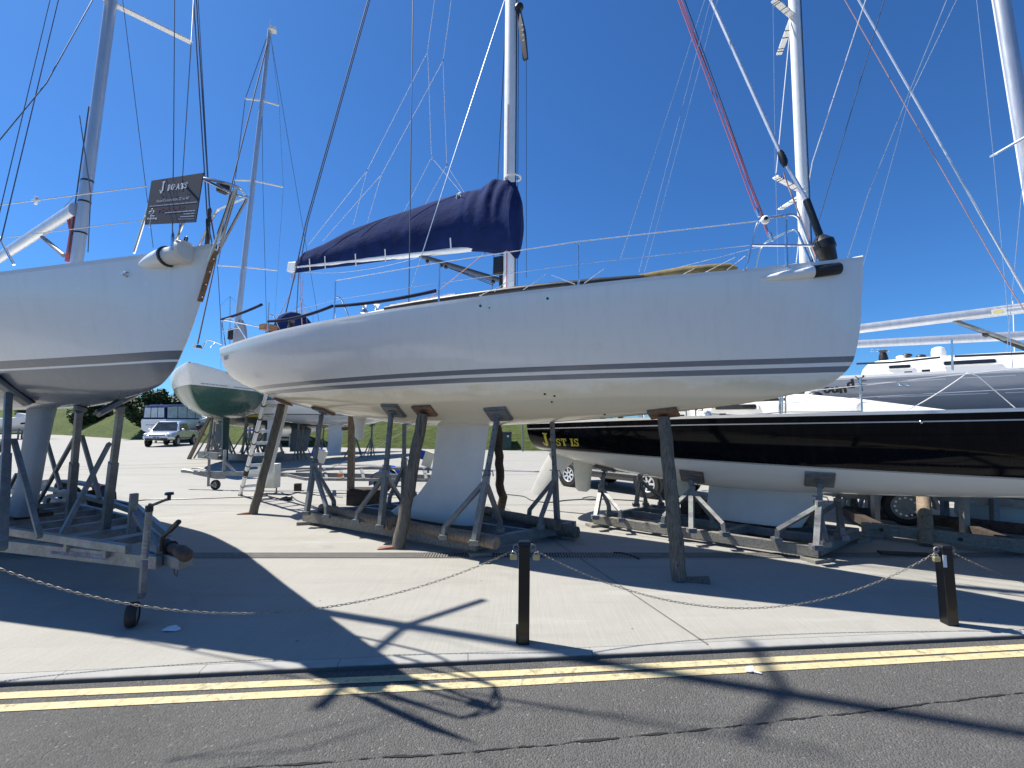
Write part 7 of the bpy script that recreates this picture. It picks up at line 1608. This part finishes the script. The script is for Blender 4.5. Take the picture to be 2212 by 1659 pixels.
# ================================================================ PERSON by the pickup
pc = ground(428, 955); PT = thing('person', 'person in dark top and blue shorts walking beside the silver pickup', 'person', pc)
def skin_body(joints, edges, name, m, parent, loc):
    me = bpy.data.meshes.new(name); me.from_pydata([tuple(j[0]) for j in joints], edges, []); me.update(); o = bpy.data.objects.new(name, me); COL.objects.link(o)
    md = o.modifiers.new('skin', 'SKIN'); sd_ = o.modifiers.new('sub', 'SUBSURF'); sd_.levels = 1; sd_.render_levels = 1
    if not me.skin_vertices: me.attributes.new('skin', 'FLOAT', 'POINT') if False else None
    bm = bmesh.new(); bm.from_mesh(me); lay = bm.verts.layers.skin.verify(); bm.verts.ensure_lookup_table()
    for i, j in enumerate(joints): bm.verts[i][lay].radius = (j[1], j[1] * (j[2] if len(j) > 2 else 1)); bm.verts[i][lay].use_root = (i == 0)
    bm.to_mesh(me); bm.free()
    dg = bpy.context.evaluated_depsgraph_get(); dg.update(); me2 = bpy.data.meshes.new_from_object(o.evaluated_get(dg)); bpy.data.objects.remove(o)
    me2.materials.clear(); me2.materials.append(m); me2.polygons.foreach_set('use_smooth', [True] * len(me2.polygons)); o2 = bpy.data.objects.new(name, me2); COL.objects.link(o2); o2.parent = parent; return o2
skin_m = plain('skin', (.45, .27, .20), .55, 0, .05, 10)
J_ = [((0, 0, .95), .15, .75), ((0, 0, 1.15), .14, .75), ((0, 0, 1.38), .17, .65), ((0, 0, 1.50), .06), ((0, -.02, 1.60), .085), ((0, -.02, 1.70), .09), ((.19, 0, 1.40), .06), ((.24, -.02, 1.15), .045), ((.24, -.16, .93), .035), ((.24, -.22, .86), .035), ((-.19, 0, 1.40), .06), ((-.25, .03, 1.15), .045), ((-.24, -.05, .92), .035), ((-.24, -.08, .84), .035), ((.10, 0, .88), .10), ((.11, -.14, .50), .065), ((.11, -.02, .09), .045), ((.11, -.14, .04), .04), ((-.10, 0, .88), .10), ((-.11, .05, .50), .065), ((-.11, .22, .12), .045), ((-.11, .14, .04), .04)]
skin_body(J_, [(0, 1), (1, 2), (2, 3), (3, 4), (4, 5), (2, 6), (6, 7), (7, 8), (8, 9), (2, 10), (10, 11), (11, 12), (12, 13), (0, 14), (14, 15), (15, 16), (16, 17), (0, 18), (18, 19), (19, 20), (20, 21)], 'body', skin_m, PT, pc)
cl_ = [((0, 0, .92), .165, .8), ((0, 0, 1.15), .155, .8), ((0, 0, 1.38), .185, .7), ((.19, 0, 1.40), .075), ((.23, -.01, 1.22), .062), ((-.19, 0, 1.40), .075), ((-.24, .02, 1.22), .062)]
skin_body(cl_, [(0, 1), (1, 2), (2, 3), (3, 4), (2, 5), (5, 6)], 'top', M['black'], PT, pc)
sh2 = [((0, 0, .93), .172, .8), ((.10, 0, .86), .115), ((.11, -.12, .56), .095), ((-.10, 0, .86), .115), ((-.11, .04, .56), .095)]
skin_body(sh2, [(0, 1), (1, 2), (0, 3), (3, 4)], 'shorts', plain('light_blue_cloth', (.16, .30, .48), .8), PT, pc)
q = MB(); q.ball((0, .0, 1.72), .105, 12, 8, (1, 1, .8)); obj('hair', q, M['wood_dark'], PT)
# real depth for the last look-up
